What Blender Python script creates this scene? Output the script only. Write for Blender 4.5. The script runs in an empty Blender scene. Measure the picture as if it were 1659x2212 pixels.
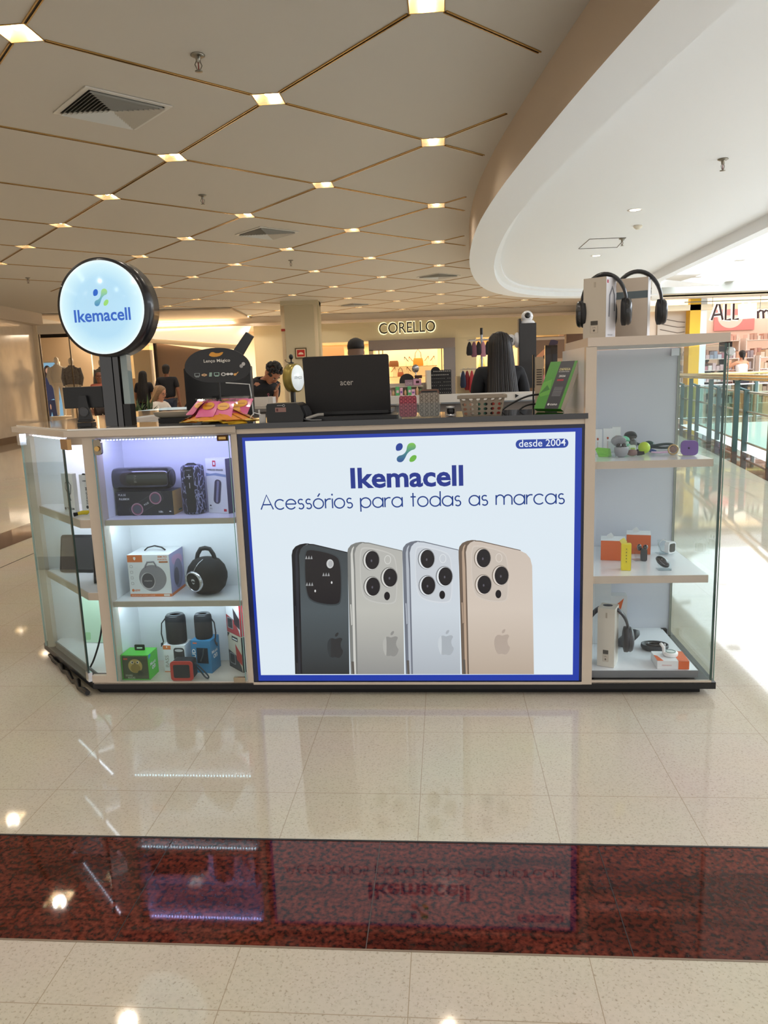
import bpy, math, random
from math import sin, cos, pi, radians, sqrt
from mathutils import Matrix, Vector
random.seed(7)
S = bpy.context.scene
COL = S.collection

# ---------------------------------------------------------------- camera
F = 1603.0; CX, CY = 829.5, 1106.0; EYE = 1.25
CR = Matrix(((0.99938, -0.03531, 0.0), (-0.00627, -0.17753, 0.98409), (-0.03475, -0.98348, -0.17764)))  # world <- (right, down, forward)
cd = bpy.data.cameras.new('camera'); cam = bpy.data.objects.new('camera', cd); COL.objects.link(cam)
_r, _d, _f = (Vector((CR[i][0] if 0 else 0, 0, 0)) for i in range(3))
right = Vector((0.99938, -0.00627, -0.03475)); down = Vector((-0.03531, -0.17753, -0.98348)); fwd = Vector((0.0, 0.98409, -0.17764))
M = Matrix.Identity(4)
for i in range(3):
    M[i][0] = right[i]; M[i][1] = -down[i]; M[i][2] = -fwd[i]
M[2][3] = EYE
cam.matrix_world = M
cd.sensor_fit = 'VERTICAL'; cd.sensor_height = 36; cd.lens = F / 2212 * 36; cd.clip_end = 200; cd.clip_start = 0.05
S.camera = cam
S.view_settings.view_transform = 'Standard'; S.view_settings.look = 'None'; S.view_settings.gamma = 1
S.view_settings.exposure = 0.0
S.cycles.use_denoising = True
S.cycles.max_bounces = 8; S.cycles.transparent_max_bounces = 16; S.cycles.sample_clamp_indirect = 6
# ---------------------------------------------------------------- world and daylight
W = bpy.data.worlds.new('mall_air'); S.world = W; W.use_nodes = True
W.node_tree.nodes['Background'].inputs[0].default_value = (1.0, 0.955, 0.91, 1)
W.node_tree.nodes['Background'].inputs[1].default_value = .88
LAMP_W = 38.0
SKYLIGHT = 4.4

def lin(c):
    if isinstance(c, str):
        if len(c) == 4: c = '#' + ''.join(x * 2 for x in c[1:])
        c = [int(c[i:i + 2], 16) / 255 for i in (1, 3, 5)]
        return tuple((x / 12.92 if x <= .04045 else ((x + .055) / 1.055) ** 2.4) for x in c)
    return tuple(c)
# ---------------------------------------------------------------- materials
MC = {}
def mat(c, rough=.5, metal=0., emit=0., spec=.5, noise=0., scale=40, alpha=None, coat=0., key=None, emc=None):
    k = key or (c, rough, metal, emit, spec, noise, scale, alpha, coat, emc)
    if k in MC: return MC[k]
    m = bpy.data.materials.new('surface'); m.use_nodes = True
    nt = m.node_tree; b = nt.nodes['Principled BSDF']; col = lin(c)
    b.inputs['Base Color'].default_value = (*col, 1); b.inputs['Roughness'].default_value = rough
    b.inputs['Metallic'].default_value = metal; b.inputs['Specular IOR Level'].default_value = spec
    b.inputs['Coat Weight'].default_value = coat; b.inputs['Coat Roughness'].default_value = .06
    if emit:
        b.inputs['Emission Color'].default_value = (*lin(emc or c), 1); b.inputs['Emission Strength'].default_value = emit
    if noise:
        t = nt.nodes.new('ShaderNodeTexNoise'); t.inputs['Scale'].default_value = scale; t.inputs['Detail'].default_value = 4
        tc = nt.nodes.new('ShaderNodeTexCoord'); nt.links.new(tc.outputs['Object'], t.inputs['Vector'])
        r = nt.nodes.new('ShaderNodeValToRGB'); r.color_ramp.elements[0].position = .3; r.color_ramp.elements[1].position = .7
        r.color_ramp.elements[0].color = (*[x * (1 - noise) for x in col], 1); r.color_ramp.elements[1].color = (*[min(1, x * (1 + noise)) for x in col], 1)
        nt.links.new(t.outputs['Fac'], r.inputs['Fac']); nt.links.new(r.outputs['Color'], b.inputs['Base Color'])
        bp = nt.nodes.new('ShaderNodeBump'); bp.inputs['Strength'].default_value = .08; nt.links.new(t.outputs['Fac'], bp.inputs['Height']); nt.links.new(bp.outputs['Normal'], b.inputs['Normal'])
    MC[k] = m; return m
def glow(c, s=1.0, rough=.25): return mat('#0b0b0b', rough, emit=s, emc=c)      # backlit print
def glass(tint='#e6f2ee', refl=1.0, rough=0.0):
    k = ('glass', tint, refl, rough)
    if k in MC: return MC[k]
    m = bpy.data.materials.new('clear_glass'); m.use_nodes = True; nt = m.node_tree; nt.nodes.clear()
    o = nt.nodes.new('ShaderNodeOutputMaterial'); mx = nt.nodes.new('ShaderNodeMixShader'); tr = nt.nodes.new('ShaderNodeBsdfTransparent')
    gl = nt.nodes.new('ShaderNodeBsdfGlossy'); lw = nt.nodes.new('ShaderNodeLayerWeight'); lw.inputs['Blend'].default_value = .5
    pw = nt.nodes.new('ShaderNodeMath'); pw.operation = 'POWER'; pw.inputs[1].default_value = 5; nt.links.new(lw.outputs['Facing'], pw.inputs[0])
    mu = nt.nodes.new('ShaderNodeMath'); mu.operation = 'MULTIPLY_ADD'; mu.inputs[1].default_value = .8 * refl; mu.inputs[2].default_value = .035 * refl
    tr.inputs[0].default_value = (*lin(tint), 1); gl.inputs['Roughness'].default_value = rough
    nt.links.new(pw.outputs[0], mu.inputs[0]); nt.links.new(mu.outputs[0], mx.inputs[0])
    nt.links.new(tr.outputs[0], mx.inputs[1]); nt.links.new(gl.outputs[0], mx.inputs[2]); nt.links.new(mx.outputs[0], o.inputs[0])
    MC[k] = m; return m
def gradmat(stops, axis='Z', rough=.3, emit=1.0):
    """printed gradient (part of the artwork) along a local axis; stops = [(coord, colour)]"""
    m = bpy.data.materials.new('print'); m.use_nodes = True; nt = m.node_tree; b = nt.nodes['Principled BSDF']
    tc = nt.nodes.new('ShaderNodeTexCoord'); sp = nt.nodes.new('ShaderNodeSeparateXYZ'); mr = nt.nodes.new('ShaderNodeMapRange'); r = nt.nodes.new('ShaderNodeValToRGB')
    nt.links.new(tc.outputs['Object'], sp.inputs[0]); nt.links.new(sp.outputs[axis], mr.inputs['Value'])
    a, z = stops[0][0], stops[-1][0]; mr.inputs['From Min'].default_value = a; mr.inputs['From Max'].default_value = z
    nt.links.new(mr.outputs[0], r.inputs['Fac'])
    el = r.color_ramp.elements
    while len(el) < len(stops): el.new(.5)
    for e, (p, c) in zip(el, stops): e.position = (p - a) / (z - a); e.color = (*lin(c), 1)
    b.inputs['Roughness'].default_value = rough
    if emit:
        b.inputs['Base Color'].default_value = (.01, .01, .01, 1); nt.links.new(r.outputs['Color'], b.inputs['Emission Color']); b.inputs['Emission Strength'].default_value = emit
    else: nt.links.new(r.outputs['Color'], b.inputs['Base Color'])
    return m

WHITE = mat('#f2f2f4', .25, coat=.3); CREAM = mat('#cbbdad', .35, coat=.2); BLACK = mat('#0c0c0e', .35); BLACKGLOSS = mat('#08080a', .06, coat=1)
RUBBER = mat('#141416', .6); FABRIC = mat('#17181b', .85, noise=.5, scale=400); GREY = mat('#77797c', .5); CHROME = mat('#c8c8cc', .15, metal=1)
BRASS = mat('#c9a465', .25, metal=1); DARKBRONZE = mat('#4a3424', .3, metal=1); CARD = mat('#eceef0', .45); ORANGE = mat('#e06a35', .5)
SKIN = mat('#b0785a', .55); SKIN2 = mat('#c98f70', .55); SKIN3 = mat('#8a5a42', .55); HAIRBLACK = mat('#0d0a09', .45, noise=.5, scale=60); GLASSM = glass(); GLASSEDGE = mat('#1d4038', .15, coat=.6)

# ---------------------------------------------------------------- mesh builder
class MB:
    def __init__(s): s.v = []; s.f = []; s.m = []; s.s = []; s.mats = []
    def mi(s, m):
        if m not in s.mats: s.mats.append(m)
        return s.mats.index(m)
    def add(s, vs, fs, m, T=None, smooth=False):
        o = len(s.v); k = s.mi(m)
        for v in vs:
            v = Vector(v); s.v.append(tuple(T @ v) if T else tuple(v))
        for f in fs: s.f.append(tuple(i + o for i in f)); s.m.append(k); s.s.append(smooth)
        return s
    def box(s, x0, x1, y0, y1, z0, z1, m, T=None):
        vs = [(x, y, z) for z in (z0, z1) for y in (y0, y1) for x in (x0, x1)]
        return s.add(vs, [(0, 2, 3, 1), (4, 5, 7, 6), (0, 1, 5, 4), (2, 6, 7, 3), (0, 4, 6, 2), (1, 3, 7, 5)], m, T)
    def prism(s, pts, a, b, m, T=None, plane='XY', smooth=False):
        n = len(pts)
        def P(p, h): return (p[0], p[1], h) if plane == 'XY' else ((p[0], h, p[1]) if plane == 'XZ' else (h, p[0], p[1]))
        vs = [P(p, a) for p in pts] + [P(p, b) for p in pts]
        s.add(vs, [tuple(range(n))[::-1], tuple(range(n, 2 * n))], m, T)
        return s.add(vs, [(i, (i + 1) % n, (i + 1) % n + n, i + n) for i in range(n)], m, T, smooth)
    def flat(s, pts, m, T=None): return s.add([(p[0], p[1], p[2] if len(p) > 2 else 0) for p in pts], [tuple(range(len(pts)))], m, T)
    def tube(s, pts, r, m, n=8, T=None, closed=False, flat=1.0, cap=True):
        pts = [Vector(p) for p in pts]; N = len(pts); rs = r if isinstance(r, (list, tuple)) else [r] * N
        vs = []; up = None
        for i, p in enumerate(pts):
            a = pts[(i - 1) % N] if (closed or i) else p; b = pts[(i + 1) % N] if (closed or i < N - 1) else p
            t = (b - a).normalized() if (b - a).length > 1e-9 else Vector((0, 0, 1))
            if up is None: up = Vector((0, 0, 1)) if abs(t.z) < .9 else Vector((0, 1, 0))
            x = t.cross(up)
            if x.length < 1e-4: x = t.orthogonal()
            x.normalize(); up = x.cross(t).normalized()
            for k in range(n): vs.append(p + x * rs[i] * cos(2 * pi * k / n) + up * rs[i] * flat * sin(2 * pi * k / n))
        fs = []
        for i in range(N if closed else N - 1):
            j = (i + 1) % N
            for k in range(n): fs.append((i * n + k, i * n + (k + 1) % n, j * n + (k + 1) % n, j * n + k))
        s.add(vs, fs, m, T, True)
        if not closed and cap: s.add(vs, [tuple(range(n))[::-1], tuple(range((N - 1) * n, N * n))], m, T)
        return s
    def lathe(s, prof, m, T=None, n=24, smooth=True, sy=1.0):
        vs = [(r * cos(2 * pi * k / n), r * sy * sin(2 * pi * k / n), z) for r, z in prof for k in range(n)]
        fs = [(i * n + k, i * n + (k + 1) % n, (i + 1) * n + (k + 1) % n, (i + 1) * n + k) for i in range(len(prof) - 1) for k in range(n)]
        s.add(vs, fs, m, T, smooth)
        return s.add(vs, [tuple(range(n))[::-1], tuple(range((len(prof) - 1) * n, len(prof) * n))], m, T)
    def loft(s, rings, m, T=None, n=20, cap=True, p=2.0):
        """rings: (cx,cy,cz,rx,ry) horizontal superellipse rings"""
        vs = []
        for cx, cy, cz, rx, ry in rings:
            for k in range(n):
                a = 2 * pi * k / n; c, d = cos(a), sin(a)
                vs.append((cx + rx * math.copysign(abs(c) ** (2 / p), c), cy + ry * math.copysign(abs(d) ** (2 / p), d), cz))
        fs = [(i * n + k, i * n + (k + 1) % n, (i + 1) * n + (k + 1) % n, (i + 1) * n + k) for i in range(len(rings) - 1) for k in range(n)]
        s.add(vs, fs, m, T, True)
        if cap: s.add(vs, [tuple(range(n))[::-1], tuple(range((len(rings) - 1) * n, len(rings) * n))], m, T)
        return s
    def ball(s, c, r, m, T=None, n=16, sc=(1, 1, 1)):
        vs = []; fs = []
        for i in range(n // 2 + 1):
            t = pi * i / (n // 2)
            for k in range(n): vs.append((c[0] + r * sc[0] * sin(t) * cos(2 * pi * k / n), c[1] + r * sc[1] * sin(t) * sin(2 * pi * k / n), c[2] - r * sc[2] * cos(t)))
        for i in range(n // 2):
            for k in range(n): fs.append((i * n + k, i * n + (k + 1) % n, (i + 1) * n + (k + 1) % n, (i + 1) * n + k))
        return s.add(vs, fs, m, T, True)
    def text(s, t, x0, y0, w, h, m, T, off=0., italic=0.):
        vs, fs = glyphs(t, off)
        if not vs: return s
        xs = [v[0] for v in vs]; ys = [v[1] for v in vs]; ax, bx, ay, by = min(xs), max(xs), min(ys), max(ys)
        kx = w / max(1e-6, bx - ax); ky = h / max(1e-6, by - ay)
        return s.add([(x0 + (v[0] - ax) * kx + italic * (v[1] - ay) * ky, y0 + (v[1] - ay) * ky, 0) for v in vs], fs, m, T)
    def build(s, name, parent=None, bevel=0., kind=None, seg=2, label=None):
        me = bpy.data.meshes.new(name); me.from_pydata(s.v, [], s.f)
        for m in s.mats: me.materials.append(m)
        me.polygons.foreach_set('material_index', s.m); me.polygons.foreach_set('use_smooth', s.s); me.update()
        o = bpy.data.objects.new(name, me); COL.objects.link(o)
        if parent: o.parent = parent
        if kind: o['kind'] = kind
        if label: o['label'] = label
        if bevel:
            b = o.modifiers.new('edge', 'BEVEL'); b.width = bevel; b.segments = seg; b.limit_method = 'ANGLE'; b.angle_limit = radians(50)
        return o
GC = {}
def glyphs(t, off=0.):
    k = (t, off)
    if k in GC: return GC[k]
    c = bpy.data.curves.new('t', 'FONT'); c.body = t; c.offset = off; c.resolution_u = 3
    o = bpy.data.objects.new('t', c); COL.objects.link(o); bpy.context.view_layer.update()
    me = o.to_mesh(); r = ([tuple(v.co) for v in me.vertices], [tuple(p.vertices) for p in me.polygons]); o.to_mesh_clear()
    bpy.data.objects.remove(o); bpy.data.curves.remove(c); GC[k] = r; return r
def FR(o, x, y):  # frame: local (x,y) plane to 3D
    x = Vector(x).normalized(); y = Vector(y).normalized(); z = x.cross(y); m = Matrix.Identity(4)
    for i in range(3): m[i][0] = x[i]; m[i][1] = y[i]; m[i][2] = z[i]; m[i][3] = o[i]
    return m
def face(side, w, d, h, e=.0006):
    """2D frame of a face of a box centred on x,y standing on z=0"""
    return {'front': FR((-w / 2, -d / 2 - e, 0), (1, 0, 0), (0, 0, 1)), 'right': FR((w / 2 + e, -d / 2, 0), (0, 1, 0), (0, 0, 1)),
            'left': FR((-w / 2 - e, d / 2, 0), (0, -1, 0), (0, 0, 1)), 'top': FR((-w / 2, -d / 2, h + e), (1, 0, 0), (0, 1, 0))}[side]
def ell(cx, cy, rx, ry, n=24, a0=0, a1=2 * pi, rot=0):
    P = []
    for k in range(n):
        a = a0 + (a1 - a0) * k / (n if abs(a1 - a0 - 2 * pi) < 1e-6 else n - 1); x, y = rx * cos(a), ry * sin(a)
        P.append((cx + x * cos(rot) - y * sin(rot), cy + x * sin(rot) + y * cos(rot)))
    return P
def rrect(x0, y0, x1, y1, r, n=5):
    P = []
    for cx, cy, a in ((x1 - r, y1 - r, 0), (x0 + r, y1 - r, pi / 2), (x0 + r, y0 + r, pi), (x1 - r, y0 + r, 1.5 * pi)):
        for k in range(n + 1): P.append((cx + r * cos(a + pi / 2 * k / n), cy + r * sin(a + pi / 2 * k / n)))
    return P
def smoothloop(pts, it=2, closed=True):
    for _ in range(it):
        q = []; n = len(pts)
        for i in range(n if closed else n - 1):
            a, b = pts[i], pts[(i + 1) % n]
            q += [tuple(a[k] * .75 + b[k] * .25 for k in range(len(a))), tuple(a[k] * .25 + b[k] * .75 for k in range(len(a)))]
        if not closed: q = [pts[0]] + q + [pts[-1]]
        pts = q
    return pts
def arc(c, r, a0, a1, n, plane='XZ', ry=None):
    ry = ry or r; out = []
    for k in range(n + 1):
        a = a0 + (a1 - a0) * k / n; x, z = r * cos(a), ry * sin(a)
        out.append((c[0] + x, c[1], c[2] + z) if plane == 'XZ' else ((c[0] + x, c[1] + z, c[2]) if plane == 'XY' else (c[0], c[1] + x, c[2] + z)))
    return out

YAW = radians(-4.9); KO = Vector((-1.226, 2.895, 0))
KM = Matrix.Translation(KO) @ Matrix.Rotation(YAW, 4, 'Z')       # kiosk frame: x along the front, y into the kiosk
def tag(o, label, cat, group=None, kind=None):
    o['label'] = label; o['category'] = cat
    if group: o['group'] = group
    if kind: o['kind'] = kind
    return o
def thing(name, label, cat, loc, rot=0., group=None, kiosk=True):
    o = bpy.data.objects.new(name, None); COL.objects.link(o); o.empty_display_size = .05
    o.matrix_world = (KM if kiosk else Matrix.Identity(4)) @ Matrix.Translation(loc) @ Matrix.Rotation(radians(rot), 4, 'Z')
    return tag(o, label, cat, group)
def one(mb, name, label, cat, loc=(0, 0, 0), rot=0., group=None, kiosk=True, bevel=0.):
    o = mb.build(name, bevel=bevel)
    o.matrix_world = (KM if kiosk else Matrix.Identity(4)) @ Matrix.Translation(loc) @ Matrix.Rotation(radians(rot), 4, 'Z')
    return tag(o, label, cat, group)
def copy_thing(src, loc, rot=0., label=None, kiosk=True):
    c = src.copy(); COL.objects.link(c)
    c.matrix_world = (KM if kiosk else Matrix.Identity(4)) @ Matrix.Translation(loc) @ Matrix.Rotation(radians(rot), 4, 'Z')
    if label: c['label'] = label
    for ch in list(src.children):
        d = ch.copy(); COL.objects.link(d); d.parent = c
        for g in list(ch.children):
            e = g.copy(); COL.objects.link(e); e.parent = d
    return c
def ray(px, py): return right * ((px - CX) / F) + down * ((py - CY) / F) + fwd
KMI = KM.inverted()
def kv(px, py, v=0.):                                              # photo point -> (u, z) on the plane at depth v of the kiosk
    r = KMI.to_3x3() @ ray(px, py); o = KMI @ Vector((0, 0, EYE)); t = (v - o.y) / r.y; p = o + r * t; return (p.x, p.z)
def at(px, py, y):
    r = ray(px, py); return Vector((0, 0, EYE)) + r * (y / r.y)
def onz(px, py, z):
    r = ray(px, py); return Vector((0, 0, EYE)) + r * ((z - EYE) / r.z)
def struct(mb, name, kiosk=False, bevel=0.):
    o = mb.build(name, bevel=bevel); o['kind'] = 'structure'
    if kiosk: o.matrix_world = KM
    return o

# ================================================================ SETTING
def floor_material():
    m = bpy.data.materials.new('polished_beige_tile'); m.use_nodes = True; nt = m.node_tree; b = nt.nodes['Principled BSDF']; L = nt.links.new
    tc = nt.nodes.new('ShaderNodeTexCoord')
    v = nt.nodes.new('ShaderNodeTexVoronoi'); v.inputs['Scale'].default_value = 95; L(tc.outputs['Object'], v.inputs['Vector'])
    r = nt.nodes.new('ShaderNodeValToRGB'); e = r.color_ramp.elements
    e[0].position = .0; e[0].color = (*lin('#9f9383'), 1); e[1].position = .16; e[1].color = (*lin('#bfb5a3'), 1)
    e2 = e.new(.6); e2.color = (*lin('#c5bba9'), 1); L(v.outputs['Distance'], r.inputs['Fac'])
    n = nt.nodes.new('ShaderNodeTexNoise'); n.inputs['Scale'].default_value = 2.2; n.inputs['Detail'].default_value = 6; L(tc.outputs['Object'], n.inputs['Vector'])
    mx = nt.nodes.new('ShaderNodeMix'); mx.data_type = 'RGBA'; mx.blend_type = 'MULTIPLY'; mx.inputs['Factor'].default_value = .35
    L(r.outputs['Color'], mx.inputs['A']); L(n.outputs['Color'], mx.inputs['B'])
    n2 = nt.nodes.new('ShaderNodeTexNoise'); n2.inputs['Scale'].default_value = 160; n2.inputs['Detail'].default_value = 2; L(tc.outputs['Object'], n2.inputs['Vector'])
    r2 = nt.nodes.new('ShaderNodeValToRGB'); r2.color_ramp.elements[0].position = .3; r2.color_ramp.elements[0].color = (.66, .62, .56, 1); r2.color_ramp.elements[1].position = .42; r2.color_ramp.elements[1].color = (1, 1, 1, 1)
    L(n2.outputs['Fac'], r2.inputs['Fac'])
    m2 = nt.nodes.new('ShaderNodeMix'); m2.data_type = 'RGBA'; m2.blend_type = 'MULTIPLY'; m2.inputs['Factor'].default_value = .8
    bri = nt.nodes.new('ShaderNodeMix'); bri.data_type = 'RGBA'; bri.inputs['Factor'].default_value = .55
    L(mx.outputs['Result'], bri.inputs['A']); L(r.outputs['Color'], bri.inputs['B'])
    L(bri.outputs['Result'], m2.inputs['A']); L(r2.outputs['Color'], m2.inputs['B'])
    # thin tile joints, 0.385 x 0.40 m
    bk = nt.nodes.new('ShaderNodeTexBrick'); bk.offset = 0; bk.inputs['Scale'].default_value = 1; bk.inputs['Brick Width'].default_value = .385; bk.inputs['Row Height'].default_value = .401
    bk.inputs['Mortar Size'].default_value = .0011; bk.inputs['Mortar Smooth'].default_value = .3
    mp = nt.nodes.new('ShaderNodeMapping'); mp.inputs['Location'].default_value = (-.217, .309, 0); L(tc.outputs['Object'], mp.inputs['Vector']); L(mp.outputs[0], bk.inputs['Vector'])
    m3 = nt.nodes.new('ShaderNodeMix'); m3.data_type = 'RGBA'; L(bk.outputs['Fac'], m3.inputs['Factor']); L(m2.outputs['Result'], m3.inputs['A']); m3.inputs['B'].default_value = (*lin('#9c8d78'), 1)
    L(m3.outputs['Result'], b.inputs['Base Color'])
    b.inputs['Roughness'].default_value = .045; b.inputs['Specular IOR Level'].default_value = .5
    bp = nt.nodes.new('ShaderNodeBump'); bp.inputs['Strength'].default_value = .006; L(n.outputs['Fac'], bp.inputs['Height']); L(bp.outputs[0], b.inputs['Normal'])
    return m
def granite_material(base='#58261d', dark='#2b1815', light='#74362a', brick=True):
    m = bpy.data.materials.new('red_granite'); m.use_nodes = True; nt = m.node_tree; b = nt.nodes['Principled BSDF']; L = nt.links.new
    tc = nt.nodes.new('ShaderNodeTexCoord')
    v = nt.nodes.new('ShaderNodeTexVoronoi'); v.inputs['Scale'].default_value = 75; L(tc.outputs['Object'], v.inputs['Vector'])
    n = nt.nodes.new('ShaderNodeTexNoise'); n.inputs['Scale'].default_value = 80; n.inputs['Detail'].default_value = 5; L(tc.outputs['Object'], n.inputs['Vector'])
    r = nt.nodes.new('ShaderNodeValToRGB'); e = r.color_ramp.elements; e[0].position = .38; e[0].color = (*lin(dark), 1); e[1].position = .52; e[1].color = (*lin(base), 1); x = e.new(.75); x.color = (*lin(light), 1)
    L(n.outputs['Fac'], r.inputs['Fac'])
    mp = nt.nodes.new('ShaderNodeMapping'); mp.inputs['Scale'].default_value = (1.0, 5.5, 1); L(tc.outputs['Object'], mp.inputs['Vector'])
    n2 = nt.nodes.new('ShaderNodeTexNoise'); n2.inputs['Scale'].default_value = 1.6; n2.inputs['Detail'].default_value = 8; n2.inputs['Distortion'].default_value = .6; L(mp.outputs[0], n2.inputs['Vector'])
    r2 = nt.nodes.new('ShaderNodeValToRGB'); e = r2.color_ramp.elements; e[0].position = .4; e[0].color = (.2, .18, .17, 1); e[1].position = .52; e[1].color = (1, 1, 1, 1); L(n2.outputs['Fac'], r2.inputs['Fac'])
    mx = nt.nodes.new('ShaderNodeMix'); mx.data_type = 'RGBA'; mx.blend_type = 'MULTIPLY'; mx.inputs['Factor'].default_value = .6; L(r.outputs['Color'], mx.inputs['A']); L(r2.outputs['Color'], mx.inputs['B'])
    L(mx.outputs['Result'], b.inputs['Base Color']); b.inputs['Roughness'].default_value = .035; b.inputs['Specular IOR Level'].default_value = .34
    return m
FLOORM = floor_material(); GRAN = granite_material()
# floor in the kiosk frame: front tiles, granite band, tiles; the void of the atrium is left open on the right
def RX(y): return 4.78 + .235 * (y - 9.15)       # railing line, world x at world y
b = MB()
def kpt(x, y, z=0): p = KMI @ Vector((x, y, z)); return (p.x, p.y, p.z)
BANDS = ((-.945, -1.34),)
b.flat([(-30, -12), (30, -12), (30, -1.34), (-30, -1.34)], FLOORM)
b.flat([(-30, -1.34), (30, -1.34), (30, -.945), (-30, -.945)], GRAN)
P0, P1, P2 = kpt(3.55, 5.0), kpt(RX(9.15) + .1, 9.15), kpt(RX(16.6) + .1, 16.6)
far = kpt(32, 16.6)
b.flat([(-30, -.945), (30, -.945), (30, kpt(3.55, 5.0)[1] - .4), (P0[0], P0[1]), (P1[0], P1[1]), (P2[0], P2[1]), (-30, P2[1])], FLOORM)
b.flat([(-30, P2[1]), (P2[0], P2[1]), (far[0], far[1]), (32, 60), (-30, 60)], FLOORM)
struct(b, 'floor', kiosk=True)
# granite joints + metal divider strips
b = MB(); JM = mat('#1c1412', .5); JL = mat('#4a3c36', .3)
for k in range(-14, 14):
    u = 1.27 + .583 * k; b.box(u - .0011, u + .0011, -1.34, -.945, .0002, .0009, JM if k % 2 else JL)
b.box(-30, 30, -.95, -.943, .0002, .001, JM); b.box(-30, 30, -1.342, -1.337, .0002, .001, mat('#7c6a58', .5))
struct(b, 'trim_1', kiosk=True)
# second granite band running away on the left, and its border line
b = MB(); G2 = granite_material('#5a3a30', '#33211d', '#6c4a3e')
b.box(-2.46, -2.08, 2.0, 2.62, .0003, .001, G2, Matrix.Identity(4)); 
q0, q1 = (-2.36, -6), (-2.43, 22)
b.v = []; b.f = []; b.m = []; b.s = []
b.flat([(-2.50, -.94, .001), (-2.10, -.94, .001), (-2.16, 22, .001), (-2.56, 22, .001)], G2)
b.flat([(-1.74, -.94, .001), (-1.732, -.94, .001), (-1.79, 22, .001), (-1.798, 22, .001)], JM)
struct(b, 'trim_2', kiosk=True)
# granite border along the railing
b = MB(); y0, y1 = 5.0, 16.6
G3 = granite_material('#6a4034', '#3c2520', '#7f5244')
b.flat([(RX(4) - .32, 4, .0012), (RX(4) + .12, 4, .0012), (RX(16.6) + .12, 16.6, .0012), (RX(16.6) - .32, 16.6, .0012)], G3)
struct(b, 'trim_3')
# atrium: slab edges, lower floor
b = MB(); FAS = mat('#dfe8e2', .5)
b.flat([(RX(4) + .13, 4, -.02), (RX(4) + .13, 4, -.9), (RX(16.6) + .13, 16.6, -.9), (RX(16.6) + .13, 16.6, -.02)], FAS)
b.box(RX(16.6), 32, 16.55, 16.6, -1.0, -.002, FAS)
b.flat([(3, -12, -4.6), (32, -12, -4.6), (32, 30, -4.6), (3, 30, -4.6)], mat('#e8e4da', .3))
struct(b, 'wall_atrium')

# ---- patterned ceiling
HC = 2.0; ZC = EYE + HC
LO = Vector((-.3612, 2.8868)) * HC; LA = Vector((.6309, .5644)) * HC; LB = Vector((-.5255, .6539)) * HC
CURVE = [(1.75, -3.0), (1.62, 0), (1.42, 2.2), (1.30, 3.6), (1.22, 4.6), (1.16, 5.8), (1.11, 7.2), (1.13, 8.8), (1.32, 11.0), (1.62, 12.9), (2.05, 14.7), (2.65, 16.0), (3.5, 16.8), (4.6, 17.2), (6.2, 17.4)]
CURVE = smoothloop(CURVE, 2, closed=False)
def curve_x(y):
    for a, c in zip(CURVE, CURVE[1:]):
        if a[1] <= y <= c[1]: return a[0] + (c[0] - a[0]) * (y - a[1]) / max(1e-6, c[1] - a[1])
    return 30 if y > 17.3 else 1.7
def inside(p, m=0.): return p.x < min(5.4, curve_x(p.y)) - m and -9.3 < p.x and -1.2 < p.y < 23.7 and not (p.x < -5.8 - .0 * p.y and p.y > 14.5 and p.x < -5.9 - (17 - p.y) * .9)
CEILM = mat('#ccc7be', .7); hs = .105
b = MB(); strip = MB(); nodes = []
for i in range(-10, 16):
    for j in range(-12, 24):
        P = LO + i * LA + j * LB
        ctr = P + (LA + LB) / 2
        # corner offsets of the square openings (aligned with the room, 45 degrees to the grid)
        a_, b_ = LA.normalized(), LB.normalized(); q = hs * 1.414
        if -1.9 < ctr.y < 25.2 and -16 < ctr.x < (6.3 if ctr.y > 17.6 else curve_x(ctr.y) + 1.0):
            oc = [P + a_ * q, P + LA - a_ * q, P + LA + b_ * q, P + LA + LB - b_ * q, P + LA + LB - a_ * q, P + LB + a_ * q, P + LB - b_ * q, P + b_ * q]
            b.flat([(p.x, p.y, ZC) for p in oc], CEILM)
        if -3.5 < P.y < 26 and -18 < P.x < 16:
            if inside(P, .12): nodes.append((i, j, P))
            else:
                sq = [P + a_ * q, P + b_ * q, P - a_ * q, P - b_ * q]; b.flat([(p.x, p.y, ZC) for p in sq], CEILM)
        for D, dn in ((LA, a_), (LB, b_)):
            s0, s1 = q, D.length - q; n = 24; run = []
            for k in range(n + 1):
                p = P + dn * (s0 + (s1 - s0) * k / n)
                if inside(p, .07): run.append(p)
            if len(run) > 3:
                A, B2 = run[0], run[-1]; t = (B2 - A).normalized(); w = Vector((-t.y, t.x))
                for o, hw, mm, dz in ((0, .007, mat('#201509', .6), .002), (.0105, .004, BRASS, .007), (-.0105, .004, BRASS, .007)):
                    c = [A + w * (o - hw), B2 + w * (o - hw), B2 + w * (o + hw), A + w * (o + hw)]
                    strip.prism([(p.x, p.y) for p in c], ZC - dz, ZC + .004, mm)
b.box(-16, -9.3, -3, 60, ZC - .001, ZC + .002, CEILM)
b.box(5.5, 7.2, 16.9, 25, ZC + .003, ZC + .05, CEILM)
b.box(-16, 14, 24.9, 40, ZC - .001, ZC + .1, CEILM)
struct(b, 'ceiling'); struct(strip, 'trim_4')
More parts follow.
